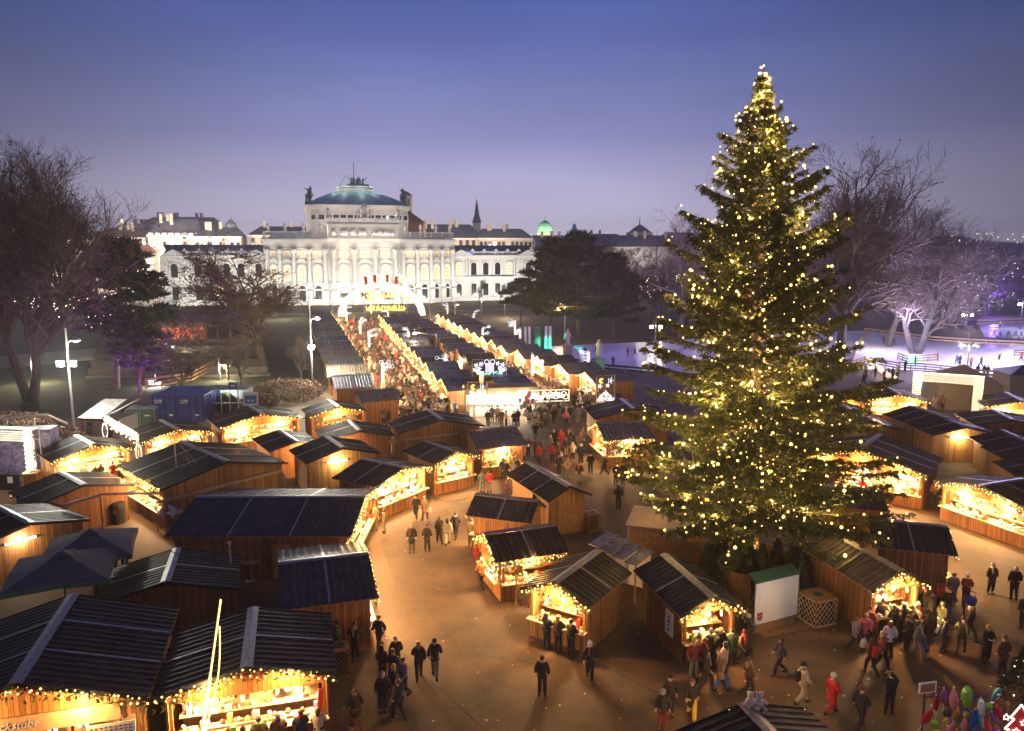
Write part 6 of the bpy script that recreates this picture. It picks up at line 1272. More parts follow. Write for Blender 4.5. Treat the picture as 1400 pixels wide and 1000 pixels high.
# statues on plinths
for px,py,pt,lb in ((776,492,450,'pale stone statue on a plinth under the amber lamp'),(818,516,464,'larger pale statue on a tall plinth lit teal below')):
    q=U(px,py); h=V(px,pt,q.y).z; t=thing('statue',lb,'statue',q,.4); m=MB(); m.box((0,0,.3),(1.7,1.7,.6)); m.box((0,0,h*.22),(1.25,1.25,h*.44)); m.box((0,0,h*.46),(1.5,1.5,.3)); part(m,'plinth','stone_warm',t); m=MB(); hh_=h*.52; m.lathe([(k*.85,z) for k,z in figure_profile(hh_)],10,(0,0,h*.48)); m.tube((.3,0,h*.48+hh_*.72),(.65,-.2,h*.48+hh_*.45),.14,.09,6); part(m,'figure','stone_trim',t,True)
lamp('teal_spot',U(820,520)+Vector((0,-1.5,.6)),160,(.1,1,.7),.1)
# colonnade flats behind
t=thing('white_column_stand','white columned stand with a green middle panel under the pines','stand',U(735,477),R(10)); m=MB()
for x in(-2.4,-1.6,1.6,2.4): m.tube((x,0,0),(x,0,4.2),.28,n=8)
part(m,'column','white_paint',t); m=MB(); m.box((0,.3,2.1),(1.2,.1,4.2)); part(m,'panel','sign_green',t); lamp('stand_lamp',U(735,482)+Vector((0,-1,.8)),260,(1,.9,.7),.1)
# parasols
for px,py,lb,r in ((123,727,'grey square parasol nearer the lit tube lamp, behind the other',2.0),(84,757,'grey square parasol in front with a green fringe',2.15)):
    p=V(px,py,{123:36.6,84:33.6}[px]); t=thing('parasol',lb,'parasol',(p.x,p.y,0),R(22)); hp=p.z; m=MB(); m.tube((0,0,0),(0,0,hp),.045,n=6); m.box((0,0,.06),(.9,.9,.12)); part(m,'pole','dark_metal',t); m=MB()
    cs=[(-r,-r),(r,-r),(r,r),(-r,r)]; ins=.38; ze=hp-.75
    vs=[(x,y,ze) for x,y in cs]+[(x*ins/2,y*ins/2,hp-.08) for x,y in cs]+[(0,0,hp+.12)]
    vs+= [((cs[i][0]+cs[(i+1)%4][0])/2*.96,(cs[i][1]+cs[(i+1)%4][1])/2*.96,ze+.1) for i in range(4)]
    fs=[]
    for i in range(4): j=(i+1)%4; fs+= [(i,9+i,4+i),(9+i,j,4+j),(9+i,4+j,4+i)]
    m.add(vs,fs); vs2=[(x*ins/2*1.25,y*ins/2*1.25,hp-.02) for x,y in cs]+[(0,0,hp+.16)]; m.add(vs2,[(0,1,4),(1,2,4),(2,3,4),(3,0,4)]); part(m,'canopy','canvas_grey',t); m=MB()
    for i in range(4): a=Vector((*cs[i],ze));b=Vector((*cs[(i+1)%4],ze)); mid=(a+b)/2*.98+Vector((0,0,.08)); mid.z=ze+.1; m.slab([a,mid,mid-Vector((0,0,.22)),a-Vector((0,0,.22))],(0,0,.0) if False else (.005,.005,0)); m.slab([mid,b,b-Vector((0,0,.22)),mid-Vector((0,0,.22))],(.005,.005,0))
    part(m,'valance','canvas_grey' if px==123 else 'sign_green',t)
for px,py,lb,rz in ((150,800,'pale wooden bench by the parasols',.5),(62,800,'pale wooden bench under the front parasol',.5),(48,778,'white bench end showing left of the parasols',.5)):
    t=thing('bench',lb,'bench',U(px,py),rz); m=MB(); m.box((0,0,.45),(2.2,.32,.06)); part(m,'seat','pale_plank',t); m=MB(); m.box((-.8,0,.21),(.08,.3,.42)); m.box((.8,0,.21),(.08,.3,.42)); part(m,'leg','steel',t)
# bar tables
for px,py,lb,tip in ((240,722,'white round bar table beside the tipped one',0),(231,722,'white round bar table top tipped on edge',1),(344,793,'tan round bar table behind the unlit hut',0)):
    q=U(px,py); t=thing('bar_table',lb,'table',q); m=MB(); m.tube((0,0,0),(0,0,1.08 if not tip else .75),.04,n=6); m.lathe([(.3,0),(.28,.03),(.05,.05)],10); part(m,'stem','steel',t); m=MB(); m.tube((0,0,1.08),(0,0,1.12),.52,n=20) if not tip else m.tube((0,-.02,1.1),(-.01,.02,1.105),.52,n=20); part(m,'tabletop','white_paint' if px<300 else 'plain_wood',t)
# bins and lattice crates
for px,py,lb,h in ((192,700,'small round bin with red lid beside the largest hut',.9),(435,668,'black bin with orange sticker under the tube lit gable',1.1),(162,715,'black arched bin with orange sticker against the plank wall',1.5),(480,905,'x',1)):
    if lb=='x': continue
    t=thing('litter_bin',lb,'bin',U(px,py)); m=MB(); r=.36 if h<1 else .5; m.lathe([(r*.85,0),(r,h*.8),(r,h*.82)],14); part(m,'drum','rubber' if h>1 else 'steel',t); m=MB(); m.lathe([(r*1.05,h*.82),(r*.95,h*.93),(r*.5,h)],14); part(m,'lid','rubber' if h>1 else 'rust_red',t)
    if h>1: m=MB(); m.lathe([(.14,-.01),(.14,.01)],12,(.1,-r-.02,h*.6),0,1,Matrix.Rotation(PI/2,3,'X')); part(m,'sticker','cloth_orange',t)
def lattice_crate(px,py,w_,h,rz,label):
    t=thing('lattice_crate',label,'lattice crate',U(px,py),rz); m=MB()
    for sx_ in(-1,1):
        for sy_ in(-1,1): m.box((sx_*w_/2,sy_*w_/2,h/2),(.07,.07,h))
    part(m,'post','lattice_wood',t); m=MB(); m.box((0,0,h/2-.03),(w_-.14,w_-.14,h-.1)); part(m,'drum','rubber',t); m=MB()
    for k in range(4):
        q=Matrix.Rotation(k*PI/2,3,'Z')
        n=7
        for i in range(-n,n+1):
            for s in(-1,1):
                x0=-w_/2;x1=w_/2; a0=i*w_/4; za,zb=a0,a0+s*w_*1.15
                pts=[]
                for f in np.linspace(0,1,9):
                    z=h/2+a0+(f-.5)*s*w_*1.15
                    if .04<z<h-.04: pts.append(Vector((x0+(x1-x0)*f,-w_/2-.012*s-.02,z)))
                if len(pts)>1: m.beam(q@pts[0],q@pts[-1],.02,.035,0,up=q@Vector((0,1,0)))
    for z in(.05,h-.03): 
        for k in range(4): q=Matrix.Rotation(k*PI/2,3,'Z'); m.beam(q@Vector((-w_/2,-w_/2,z)),q@Vector((w_/2,-w_/2,z)),.06,.07)
    part(m,'lattice','pale_plank' if px>1000 else 'plain_wood',t); m=MB(); m.box((0,0,h+.02),(w_+.06,w_+.06,.04)); m.lathe([(.24,h+.041),(.24,h+.06)],12,(0,0,0),1); part(m,'top',['lattice_wood','ink'],t)
lattice_crate(1116,849,1.25,1.35,.35,'wooden lattice bin crate right of the white board'); lattice_crate(809,724,.8,1.15,.3,'lattice bin crate beside the steep roofed hut'); lattice_crate(465,921,.8,1.25,.3,'lattice bin crate at the corner of the ribbon hut'); lattice_crate(46,672,1.,1.5,.2,'dark lattice bin crate at the foot of the left portal'); lattice_crate(820,612,1.0,1.2,.2,'lattice planter beside the striped roof hut')
q=U(722,838); t=thing('lattice_screen','crossed lattice screen closing the front of the three customer hut','screen',q,R(-38)); m=MB()
for i in range(9):
    for s in(-1,1): x=-.55+i*.14; m.beam((x-.35*s*.8,0,.2),(x+.35*s*.8,0,1.7),.02,.035,0,(0,1,0))
m.box((-.75,0,.9),(.07,.07,1.8)); m.box((.75,0,.9),(.07,.07,1.8)); part(m,'lattice','lattice_wood',t)
# white board with the shield
a=U(1031,868);b=U(1089,852); d=b-a; L=d.length; t=thing('white_board','blank white board with green top and small red shield at its corner','board',a,math.atan2(d.y,d.x)); m=MB(); z1=2.55; m.box((L/2,.05,.45+(z1-.45)/2),(L,.06,z1-.45)); part(m,'panel','sign_white',t); m=MB(); m.slab([(-.05,-.05,z1),(L+.05,-.05,z1),(L+.05,.55,z1+.25),(-.05,.55,z1+.25)],(0,0,.06)); part(m,'top','sign_green',t); m=MB()
for x in(.06,L-.06): m.box((x,.12,z1/2),(.07,.07,z1)); m.beam((x,.14,z1*.8),(x,.9,.02),.05,.05)
part(m,'leg','steel',t); m=MB(); m.box((L/2,.06,.22),(L*.96,.05,.4)); part(m,'skirt','lattice_wood',t); m=MB(); e=.62
for pl in ([(0,.42),(.22,.42),(.22,.66),(0,.66)],[(.27,.42),(.49,.42),(.49,.66),(.27,.66)],[(0,.37),(.22,.37),(.22,0),(.07,.1),(0,.22)],[(.27,.37),(.49,.37),(.49,.22),(.42,.1),(.27,0)]): m.slab([(.16+x*e,0,.62+z*e) for x,z in pl],(0,.018,0))
part(m,'shield_emblem','emblem_red',t)
lamp('board_lamp',a+Vector((1.3,-1.6,2.6)),60,(1,.85,.6),.08)
# tan roofed box behind the narrow huts and the tree's plywood skirt
q=U(905,765); t=thing('plywood_store','flat roofed plywood store with white side under the spruce','store box',U(925,782),R(-18)); m=MB(); m.box((0,1.4,1.2),(5.6,2.8,2.4),0,0); part(m,'wall','plain_wood',t); m=MB(); m.slab([(-2.95,-.15,2.46),(2.95,-.15,2.46),(2.95,2.95,2.62),(-2.95,2.95,2.62)],(0,0,.06)); part(m,'roof','pale_plank',t); m=MB(); m.box((-2.83,1.4,1.25),(.04,2.7,2.3)); part(m,'side_sheet','white_paint',t)
t=thing('tree_fence','round plywood fence hidden behind the young firs under the spruce','fence',XB); m=MB()
for i in range(20):
    a0=2*PI*i/20;a1=2*PI*(i+1)/20; 
    if i not in(14,15): m.beam((2.5*math.cos(a0),2.5*math.sin(a0),.8),(2.5*math.cos(a1),2.5*math.sin(a1),.8),.05,1.6)
part(m,'panel','plain_wood',t)
q=U(842,778); t=thing('lean_to_roof','small stepped lean to roof between the narrow huts','shed',U(846,806),R(-34)); m=MB(); 
for i in range(4): m.slab([(-1.3+i*.7,-1.1,2.6-i*.16),(-.62+i*.7,-1.1,2.54-i*.16),(-.62+i*.7,1.1,2.54-i*.16),(-1.3+i*.7,1.1,2.6-i*.16)],(0,0,.05))
part(m,'roof','roof_grey',t); m=MB()
for x in(-1.2,1.4):
    for y in(-1,1): m.box((x,y,1.0),(.08,.08,2.0))
part(m,'post','plain_wood',t); m=MB(); m.box((.1,.9,1.0),(2.6,.05,2.0)); part(m,'wall','white_paint',t)
# poster on the narrow hut, sign board on the bakery hut, parcels etc. are parts of their huts
tt,ft,sd,wx,wy=STALLS['H26']; m=MB(); m.box((wx*.45,-wy-.06,1.35),(.75,.03,1.15),0,0); 
for zz,w_ in((1.62,.16),(1.42,.22),(1.2,.12),(1.0,.18)): m.box((wx*.45+rnd.uniform(-.06,.06),-wy-.082,zz),(w_,.01,.1),0,1)
part(m,'poster',['sign_white','ink'],tt)
tt,ft,sd,wx,wy=STALLS['H1']; m=MB(); m.box((wx+.09,.15,2.52),(.06,5.6,.6)); bd=part(m,'name_board','pale_plank',tt); l_=link('lettering',text_mesh('Backstube',.38,.015,'sign_white',.3),bd,(wx+.135,-.28,2.53)); l_.rotation_euler=(PI/2,0,PI/2)
m=MB(); m.box((wx+.4,2.7,2.0),(.04,1.5,.55),0,0); 
for j in range(4):
    for i in range(9): m.box((wx+.425,2.1+i*.15,1.83+j*.11),(.01,.09,.035),0,1)
part(m,'price_list',['sign_white','ink'],tt)
tt,ft,sd,wx,wy=STALLS['H2']; m=MB(); 
for i in range(7): m.tube((wx+.3,wy-.25+rnd.uniform(-.1,.1),2.2),(wx+.32,wy-.25+rnd.uniform(-.22,.22),1.1),.05,.02,5)
part(m,'ribbons','red_cloth',tt)
# wooden side hatch and posters on the window hut
tt,ft,sd,wx,wy=STALLS['H14']; m=MB()
for x in(-.7,.6): m.box((x,-wy,1.65),(.08,.1,1.35))
part(m,'window_bar','plain_wood',tt)
# rails and cabinets behind the largest hut
def beamthing(a,b,w_,h,label,name='cable_bridge'):
    a=Vector(a);b=Vector(b); t=thing(name,label,'cable bridge',(a.x,a.y,0)); O=Vector((a.x,a.y,0)); m=MB(); m.beam(a-O,b-O,w_,h); part(m,'channel','pale_plank',t); m=MB(); m.tube((0,0,0),a-O,.04,n=5); m.tube((b.x-O.x,b.y-O.y,0),b-O,.04,n=5); part(m,'post','steel',t)
tt,ft,sd,wx,wy=STALLS['H7']; Mx=Matrix.Translation((ft[0],ft[1],0))@Matrix.Rotation(R(ft[2]),4,'Z')
beamthing(Mx@Vector((wx+.25,-wy-.6,2.0)),Mx@Vector((wx+.25,wy*.98,2.3)),.12,.2,'pale cable rail along the back of the largest hut')
beamthing(V(85,692,44.3),V(137,677,44.8),.1,.16,'pale cable rail crossing the unlit hut back'); beamthing(V(137,676,44.8),V(225,674,48),.1,.16,'pale cable rail spanning the gap to the largest hut')
tt,ft,sd,wx,wy=STALLS['H11']; Mx=Matrix.Translation((ft[0],ft[1],0))@Matrix.Rotation(R(ft[2]),4,'Z'); beamthing(Mx@Vector((wx+.35,-wy-1.2,2.1)),Mx@Vector((wx+.35,wy*.6,2.35)),.1,.16,'pale cable rail on the wide blank backed hut')
for i,(px,py) in enumerate(((337,668),(361,666),(380,664))):
    t=thing('cooling_cabinet',['pale cabinet left of three behind the largest hut','pale cabinet in the middle of three behind the largest hut','pale cabinet turned sideways, right of three behind the largest hut'][i],'cabinet',U(px,py+10),R(12+(i==2)*-55)); m=MB(); m.box((0,0,.75),(1.25,.7,1.5)); part(m,'casing','white_paint',t); m=MB(); m.box((0,-.36,.75),(1.1,.02,1.3)); part(m,'door','sign_white',t)
# the candle pole of red and white beside the long hut
t=thing('striped_pole','red and white striped slanting pole under the long blue roof','pole',U(328,778)); m=MB()
for i in range(8): m.tube((i*.05,0,i*.3),((i+1)*.05,0,(i+1)*.3),.05,n=6,m=i%2)
part(m,'shaft',['sign_white','cloth_red'],t)
# buggy
q=U(1325,838); t=thing('buggy','blue hooded buggy pushed by the white hatted person','buggy',q,R(150)); m=MB(); m.lathe([(.05,-.26),(.24,-.2),(.3,0),(.26,.16),(.05,.24)],10,(0,.1,.72)); part(m,'hood','cloth_blue',t,True); m=MB()
for sx_ in(-1,1): m.tube((sx_*.22,-.35,1.0),(sx_*.22,.35,.18),.018,n=5); m.tube((sx_*.22,.1,.6),(sx_*.22,-.28,.15),.018,n=5)
m.tube((-.22,-.35,1.0),(.22,-.35,1.0),.018,n=5); part(m,'frame','dark_metal',t)
for sx_ in(-1,1):
    for y in(-.28,.35): m=MB(); m.lathe([(.12,-.03),(.14,0),(.12,.03)],10,(sx_*.24,y,.14),0,1,Matrix.Rotation(PI/2,3,'Y')); part(m,'wheel','rubber',t)
# bags and backpacks carried
def bag(px,py,h,mk,label,dx=0,dy=-.17,w_=.3,hh_=.42,name='backpack'):
    q=U(px,py); t=thing(name,label,'bag',q+Vector((dx,dy,h))); m=MB(); m.lathe([(w_*.35,-hh_/2),(w_*.5,-hh_*.35),(w_*.5,hh_*.2),(w_*.36,hh_*.45),(w_*.1,hh_/2)],8,(0,0,0),0,.62); part(m,'sack',mk,t,True); m=MB(); m.tube((-w_*.3,0,hh_*.4),(-w_*.25,-dy*.6,hh_*.75),.015,n=4); m.tube((w_*.3,0,hh_*.4),(w_*.25,-dy*.6,hh_*.75),.015,n=4); part(m,'strap',mk,t)
bag(1190,924,1.22,'cloth_red','bright red backpack on the person walking away',0,-.22); bag(1096,964,1.25,'cloth_black','black backpack on the beige coat',-.22,0); bag(584,754,1.22,'cloth_black','dark backpack on the hooded jacket',0,-.21); bag(1172,892,.62,'cloth_white','white carrier bag held by the grey jacket',.1,-.3,.3,.4,'carrier_bag'); bag(585,712,.75,'cloth_white','white bag held by the tan jacket',.15,-.1,.26,.36,'carrier_bag'); bag(766,632,.75,'cloth_white','white bag held by the blond olive coat',.1,-.2,.26,.36,'carrier_bag')
# plush bears on the bottom roof
for px,lb in((1026,'pale plush bear on the left of the roof edge'),(1038,'pale plush bear on the right of the roof edge')):
    tt,ft,sd,wx,wy=STALLS['HZ']; p=V(px,960,23.3); t=thing('plush_bear',lb,'plush bear',p); m=MB(); m.ball((0,0,.0),.17,0,10,6); m.ball((0,0,.24),.12,0,10,6); m.ball((-.09,0,.34),.045,0,6,4); m.ball((.09,0,.34),.045,0,6,4); m.ball((0,-.1,.22),.05,0,6,4)
    for sx_ in(-1,1): m.tube((sx_*.12,-.03,.08),(sx_*.24,-.14,.0),.06,.05,6); m.tube((sx_*.09,-.1,-.1),(sx_*.14,-.28,-.12),.07,.06,6)
    part(m,'body','w_cream',t,True)
# foil balloons at the lower right
def foil(loc,kind,mk,mk2,s,rz,ry,label):
    t=thing('foil_balloon',label,'balloon',loc,rz,'foil balloons on the balloon stand'); t.rotation_euler=(ry,rnd.uniform(-.3,.3),rz); m=MB()
    if kind=='fish':
        m.lathe([(.02,-.62),(.1,-.5),(.2,-.25),(.25,.05),(.2,.32),(.1,.48),(.02,.53)],12,(0,0,0),0,.6); b=part(m,'body',mk,t,True); m=MB(); m.slab([(-.03,0,-.55),(.03,0,-.55),(.22,0,-.85),(0,0,-.74),(-.22,0,-.85)],(0,.04,0)); m.slab([(.2,0,.1),(.4,0,-.1),(.2,0,-.2)],(0,.03,0)); part(m,'fin',mk2,t); m=MB(); m.ball((-.1,-.13,.26),.07,0,8,5); m.ball((-.11,-.19,.26),.035,1,6,4); part(m,'eye',['w_white','ink'],t)
    elif kind=='drop':
        m.lathe([(.02,-.55),(.12,-.42),(.22,-.12),(.22,.12),(.14,.36),(.03,.55)],12,(0,0,0),0,.65); part(m,'body',mk,t,True); m=MB(); m.lathe([(.03,.55),(.06,.62),(.02,.7)],8); part(m,'tip',mk2,t)
    else:
        m.lathe([(.02,-.3),(.14,-.24),(.24,-.08),(.25,.08),(.17,.22),(.03,.28)],12,(0,0,0),0,.8); part(m,'body',mk,t,True); m=MB(); m.lathe([(.05,-.34),(.02,-.28)],8); part(m,'knot',mk2,t)
    m=MB(); m.tube((0,0,-.5*(1 if kind!='round' else .6)),(rnd.uniform(-.1,.1),.1,-1.3),.006,n=3); part(m,'string','w_white',t); t.scale=(s,s,s)
FK={}
for k,c in dict(f_pink=(.75,.28,.33),f_green=(.25,.6,.06),f_blue=(.03,.13,.45),f_yellow=(.8,.6,.04),f_red=(.6,.03,.06),f_teal=(.08,.4,.5),f_silver=(.6,.62,.62),f_orange=(.75,.3,.05),f_purple=(.35,.07,.3),f_black=(.04,.04,.05)).items(): addm(k,c,.18,.35,noise=(6,.25))
BD=24.6
for i,(px,py,kd,c1,c2,s,ry,col) in enumerate(((1304,957,'drop','f_pink','f_yellow',1.15,-.15,'pink drop balloon with yellow tip'),(1322,952,'fish','f_green','f_blue',1.25,.1,'large green and blue fish balloon with round eye'),(1290,952,'drop','f_purple','f_pink',.85,.1,'slim metallic purple balloon'),(1342,966,'drop','f_silver','f_red',.95,-.5,'pale pink rocket balloon with red edge'),(1362,950,'fish','f_teal','f_silver',1.15,.6,'teal fish balloon with pale tail'),(1352,966,'round','f_green','f_blue',.8,0,'small green balloon beside the teal fish'),(1366,972,'drop','f_red','f_orange',.95,-.7,'red and orange slanted balloon'),(1280,962,'drop','f_red','f_silver',.95,.1,'upright red balloon behind the black frame'),(1268,980,'drop','f_red','f_purple',1.05,.25,'tall red balloon at the left of the stand'),(1278,990,'round','f_green','f_purple',.9,0,'violet green balloon low at the left'),(1295,976,'round','f_black','f_silver',.9,0,'glossy black balloon in the middle'),(1308,976,'drop','f_orange','f_yellow',.8,.5,'orange spotted balloon in the middle'),(1321,976,'round','f_yellow','f_orange',.72,0,'bright yellow round balloon'),(1318,992,'drop','f_pink','f_red',.85,0,'pink balloon below the yellow round one'),(1331,984,'drop','f_blue','f_silver',.95,-.5,'dark blue slanted balloon'),(1340,984,'drop','f_teal','f_silver',1.,-.4,'pale teal dolphin coloured balloon'),(1350,992,'drop','f_red','f_yellow',.9,-1.,'dark red lying balloon at the bottom'),(1292,986,'drop','f_yellow','f_yellow',.6,.6,'small yellow lemon shaped balloon'),(1300,997,'drop','f_pink','f_pink',.9,.4,'pink balloon at the bottom edge'),(1334,1000,'round','f_blue','f_silver',.8,0,'dark blue balloon at the bottom edge'),(1282,1003,'round','f_yellow','f_red',.8,0,'yellow balloon at the bottom edge left'),(1358,978,'fish','f_purple','f_orange',.8,-.7,'small violet fish balloon with orange fin'),(1378,962,'round','f_orange','f_yellow',.5,0,'tiny orange balloon by the pole'),(1362,1000,'round','f_purple','f_red',.85,0,'maroon balloon at the bottom edge right'))):
    p=V(px,py,BD+rnd.uniform(-.5,.5)); foil(p,kd,c1,c2,s*.62,rnd.uniform(-.4,.4),ry*.7,col)
t=thing('balloon_stand','thin metal frame stand holding the foil balloons at the lower right','stand',V(1316,1000,BD)*1); t.location.z=0; O=t.location.copy(); m=MB(); 
for px in(1261,1372): q=V(px,990,BD+.7)-O; m.tube((q.x,q.y,0),(q.x,q.y,q.z+1.2),.03,n=6)
a=V(1261,953,BD+.7)-O;b=V(1372,953,BD+.7)-O; m.tube(a,b,.025,n=6); part(m,'frame','dark_metal',t); m=MB(); c_=V(1268,940,BD+.6)-O; m.box(c_,(.7,.05,.4),.2,0); m.box(c_+Vector((0,-.03,0)),(.58,.02,.3),.2,1); part(m,'panel',['w_white','w_brown'],t)
lamp('stand_light',V(1318,930,BD-2.2)+Vector((0,0,.6)),70,(1,.9,.8),.15)
# outlined tree sign of light at the corner
p=V(1393,1000,BD+.2); t=thing('tree_light_sign','red tree shaped sign outlined in pink light with small stars','light sign',(p.x,p.y,0),-.2); zb=p.z-.4; m=MB(); ol=[(-.62,0),(-.3,.42),(-.46,.44),(-.18,.85),(-.32,.87),(0,1.42),(.32,.87),(.18,.85),(.46,.44),(.3,.42),(.62,0)]; 
for (x0,z0_),(x1,z1_) in zip(ol,ol[1:]+ol[:1]): m.tube((x0,0,zb+z0_),(x1,0,zb+z1_),.028,n=5)
for cx,cz in((-.46,.9),(-.1,.4),(-.62,.2),(.5,.6),(.12,.75)):
    sp=[(cx+(.13 if k%2==0 else .06)*math.sin(PI*k/5),zb+cz+(.13 if k%2==0 else .06)*math.cos(PI*k/5)) for k in range(10)]
    for (x0,z0_),(x1,z1_) in zip(sp,sp[1:]+sp[:1]): m.tube((x0,-.03,z0_),(x1,-.03,z1_),.016,n=4)
part(m,'outline','bulb_pink',t); m=MB(); m.slab([(x*.95,.03,zb+z*.97+.02) for x,z in ol],(0,.02,0)); part(m,'back_panel','red_cloth',t); m=MB(); m.tube((0,.1,0),(0,.1,zb+.1),.04,n=6); part(m,'post','dark_metal',t)
t=small_fir(U(1398,962),2.6,1.3,'dark bush with bulbs at the right edge above the tree sign',77,mk='fir_dark'); mb=MB()
for i in range(26): a=rnd.uniform(0,6.3); f=rnd.uniform(.1,.9); mb.octa((1.1*(1-f)*math.cos(a),1.1*(1-f)*math.sin(a),f*2.6),.035)
part(mb,'fairy_lights','bulb_white',t)
# balloon bunch seller in the middle of the square
for i in range(22):
    q=U(722,600)+Vector((rnd.gauss(0,.5),rnd.gauss(0,.4),rnd.uniform(1.9,4.6)))
    m=MB(); m.lathe([(.02,-.26),(.13,-.2),(.22,0),(.18,.16),(.03,.24)],8); o=part(m,'foil_balloon',rnd.choice(['f_pink','f_silver','f_teal','f_purple','f_silver']),None,True); o.location=q; tag(o,'shiny pastel balloon in the tall bunch in the middle of the square','balloon','bunch of pastel balloons')
# bushes at the left
def bush(px,py,r,h,label,mk='dry_leaf',n=5200):
    rs=np.random.RandomState(px); u=rs.normal(0,1,(n,3)); u/=np.linalg.norm(u,axis=1)[:,None]; u*=rs.uniform(.2,1,(n,1))**.4; ct=u*np.array([r,r*.8,h*.55])+np.array([0,0,h*.5]); ct[:,2]=np.abs(ct[:,2]); d=rs.normal(0,.09,(n,3,3)); v=(ct[:,None]+d).reshape(-1,3); t=thing('bush',label,'bush',U(px,py)); npmesh('foliage',v,np.arange(3*n).reshape(-1,3),mk,t); m=MB(); [m.tube((rnd.uniform(-.3,.3),rnd.uniform(-.3,.3),0),(rnd.uniform(-r,r)*.7,rnd.uniform(-r,r)*.6,h*.8),.04,.015,4) for _ in range(9)]; part(m,'stems','bark',t)
bush(80,620,2.6,2.4,'dry brown bush between the portal and the kiosk'); bush(395,548,4.5,2.6,'broad dry bush left of the alley lamp mast'); bush(310,565,1.2,2.2,'small leafy bush before the glass shelter','fir'); bush(350,560,2.6,1.8,'low brown bush right of the info board'); bush(20,600,4,2.5,'dark brown bush behind the left portal')
for i,(px,py) in enumerate(((1358,470),(1378,470),(1388,470),(1395,472),(1366,471))): small_fir(U(px,py),2.6,1.1,'dark young fir in a row on the far edge of the ice',40+i,'young firs at the ice edge','fir_dark',900)
# coloured garden floods
def spotp(px,py,h,power,col,aim,ang=70): q=U(px,py)+Vector((0,0,h)); lamp('garden_spot',q,power,col,.12,'SPOT',aim,angle=R(ang),blend=.8)
for px,py,ax,ay,pw in ((106,592,108,550,900),(140,552,147,500,1100),(192,552,193,520,1100),(170,556,190,500,900)):
    spotp(px,py+4,.35,pw*7,(.5,.05,1),V(ax,ay,U(px,py).y+2.5),70)
spotp(1250,500,.3,16000,(.0,1,.6),V(1254,470,U(1252,484).y),60); spotp(792,478,.3,5000,(.0,.9,.8),V(785,430,U(790,462).y),70); spotp(745,480,.3,2500,(.0,1,.6),V(745,440,U(752,458).y),70)
for px,py,z,pw,c in ((1195,480,0,1300,(1,.78,.62)),(1300,502,2,2300,(.66,.58,1)),(1345,494,2,2600,(.64,.56,1)),(1395,488,2,2600,(.62,.54,1)),(1440,500,2,2300,(.55,.46,1)),(1262,503,1,1300,(.72,.6,1)),(1230,486,0,1700,(.66,.54,1)),(1385,452,10,3500,(.5,.42,1)),(880,490,9,900,(.45,.28,1)),(805,484,8,900,(.45,.25,1)),(1000,485,9,1400,(.5,.35,1)),(1360,434,-1,2000,(.22,.1,1))):
    lamp('rink_flood',U(px,py)+Vector((0,0,z+6)),pw*2.8,c,.6)
q=Vector((7,14,13)); lamp('assumed_hall_light',(30,4,17),2600,(1,.52,.17),.4)  # assumed unseen fill for the foreground, inferred from people's shadows, no fixture built
t=thing('hall_terrace_wall','x','wall',(0,0,0)); bpy.data.objects.remove(t)

# sagging cables between the huts and masts
for i,(p,q,sag) in enumerate(((V(247,602,52),V(410,560,72),1.2),(V(322,745,33.5),V(230,752,34),.5),(V(494,577,62),V(628,575,66),1.),(V(560,655,50),V(640,680,45),.8),(V(1244,556,68),V(1330,600,60),1.),(V(428,500,108),V(560,545,80),1.6),(V(790,545,80),V(640,545,78),1.4),(V(265,640,50),V(247,603,52.2),.3))):
    t=tag(link('overhead_cable',None,None,p),['dark cable from the mast behind the largest hut','dark cable at the bare wooden pole','dark cable over the wide blank backed hut','dark cable from the glass counter hut to the low hut','dark cable over the dark right hand roofs','dark cable from the glaring lamp mast to the alley','dark cable carrying the light banner over the square','short dark cable along the largest hut roof'][i],'cable'); m=MB(); n=14; O=Vector(p)
    pt=[Vector(p).lerp(Vector(q),k/n)-Vector((0,0,4*sag*(k/n)*(1-k/n)))-O for k in range(n+1)]
    for a_,b_ in zip(pt[:-1],pt[1:]): m.tube(a_,b_,.018,n=4,cap=False)
    part(m,'wire','dark_metal',t)
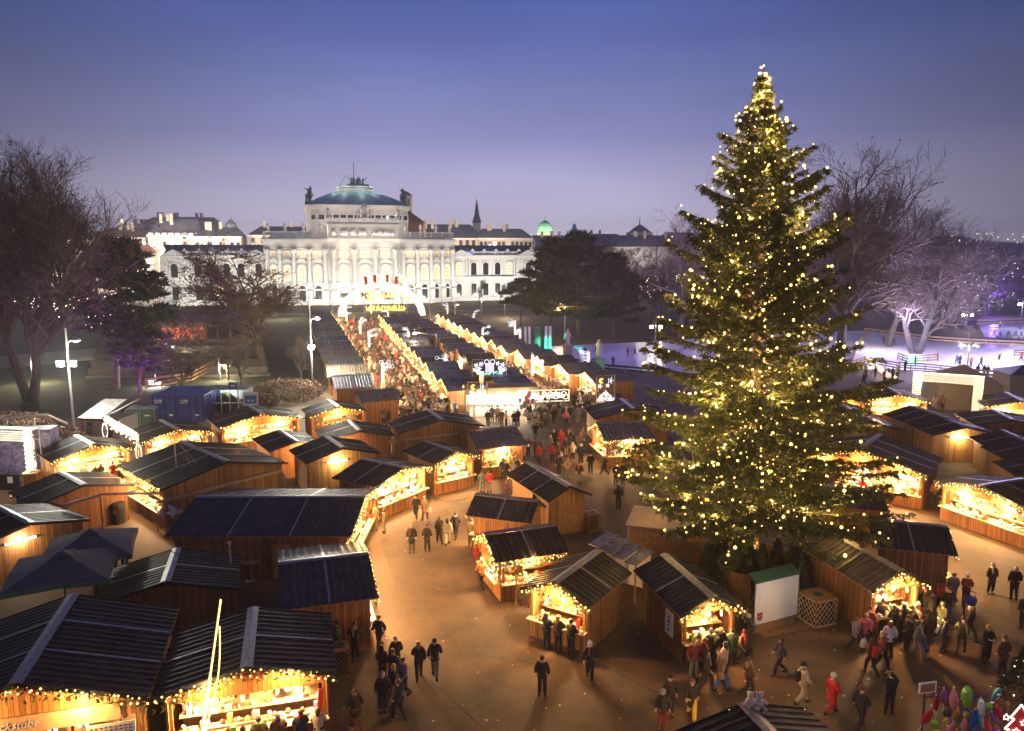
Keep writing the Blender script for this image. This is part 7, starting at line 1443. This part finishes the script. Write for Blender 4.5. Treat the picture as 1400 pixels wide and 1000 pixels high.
# litter and fallen leaves on the paving, too small and many to count
rs=np.random.RandomState(9); n=2600; U0=[U(rs.uniform(480,1400),rs.uniform(640,1010)) for _ in range(n)]; c=np.array([[v.x,v.y,.012] for v in U0]); a=rs.uniform(0,6.28,n); s_=rs.uniform(.015,.06,n); ox=np.stack([np.cos(a),np.sin(a)],1)*s_[:,None]; oy=np.stack([-np.sin(a),np.cos(a)],1)*s_[:,None]*.7
v=np.zeros((n,4,3)); v[:]=c[:,None]; v[:,0,:2]+=ox; v[:,1,:2]+=oy; v[:,2,:2]-=ox; v[:,3,:2]-=oy; v[:,0,2]+=.006; tag(npmesh('litter',v.reshape(-1,3),np.arange(4*n).reshape(-1,4),['dry_leaf','w_cream','ink'],None,rs.choice(3,n,p=[.6,.12,.28])),'fallen leaves and scraps strewn over the square','litter',kind='stuff')
mb=MB()
for px,py,r in ((610,800,.35),(770,905,.32),(900,960,.35),(1120,930,.35),(560,930,.3),(700,700,.3)):
    c=U(px,py,.010); mb.lathe([(r,0),(r*.97,.004)],18,c)
struct(mb.build('manhole_cover','gutter'))
# ---------------------------------------------------------------- render settings
vs=sc.view_settings; vs.view_transform='Standard'; vs.look='None'; vs.gamma=1; vs.exposure=0.0
try: sc.display_settings.display_device='sRGB'
except Exception: pass
cy=sc.cycles; cy.use_denoising=True; cy.max_bounces=5; cy.diffuse_bounces=2; cy.glossy_bounces=2; cy.transmission_bounces=3; cy.transparent_max_bounces=4; cy.volume_bounces=0
cy.sample_clamp_indirect=3.; cy.caustics_reflective=False; cy.caustics_refractive=False; cy.use_light_tree=True
try: cy.denoiser='OPENIMAGEDENOISE'
except Exception: pass

hz=bpy.data.materials.new('haze'); hz.use_nodes=True; hn=hz.node_tree; hn.nodes.clear(); ho=hn.nodes.new('ShaderNodeOutputMaterial'); hv=hn.nodes.new('ShaderNodeVolumePrincipled'); hv.inputs['Color'].default_value=(.9,.9,.93,1); hv.inputs['Density'].default_value=.0004; hv.inputs['Anisotropy'].default_value=.35; hn.links.new(hv.outputs[0],ho.inputs['Volume']); M['haze']=hz
hm=MB(); hm.box((0,725,38),(3300,1950,78)); tag(hm.build('haze','haze'),'thin evening mist over the square and the city','haze',kind='stuff')
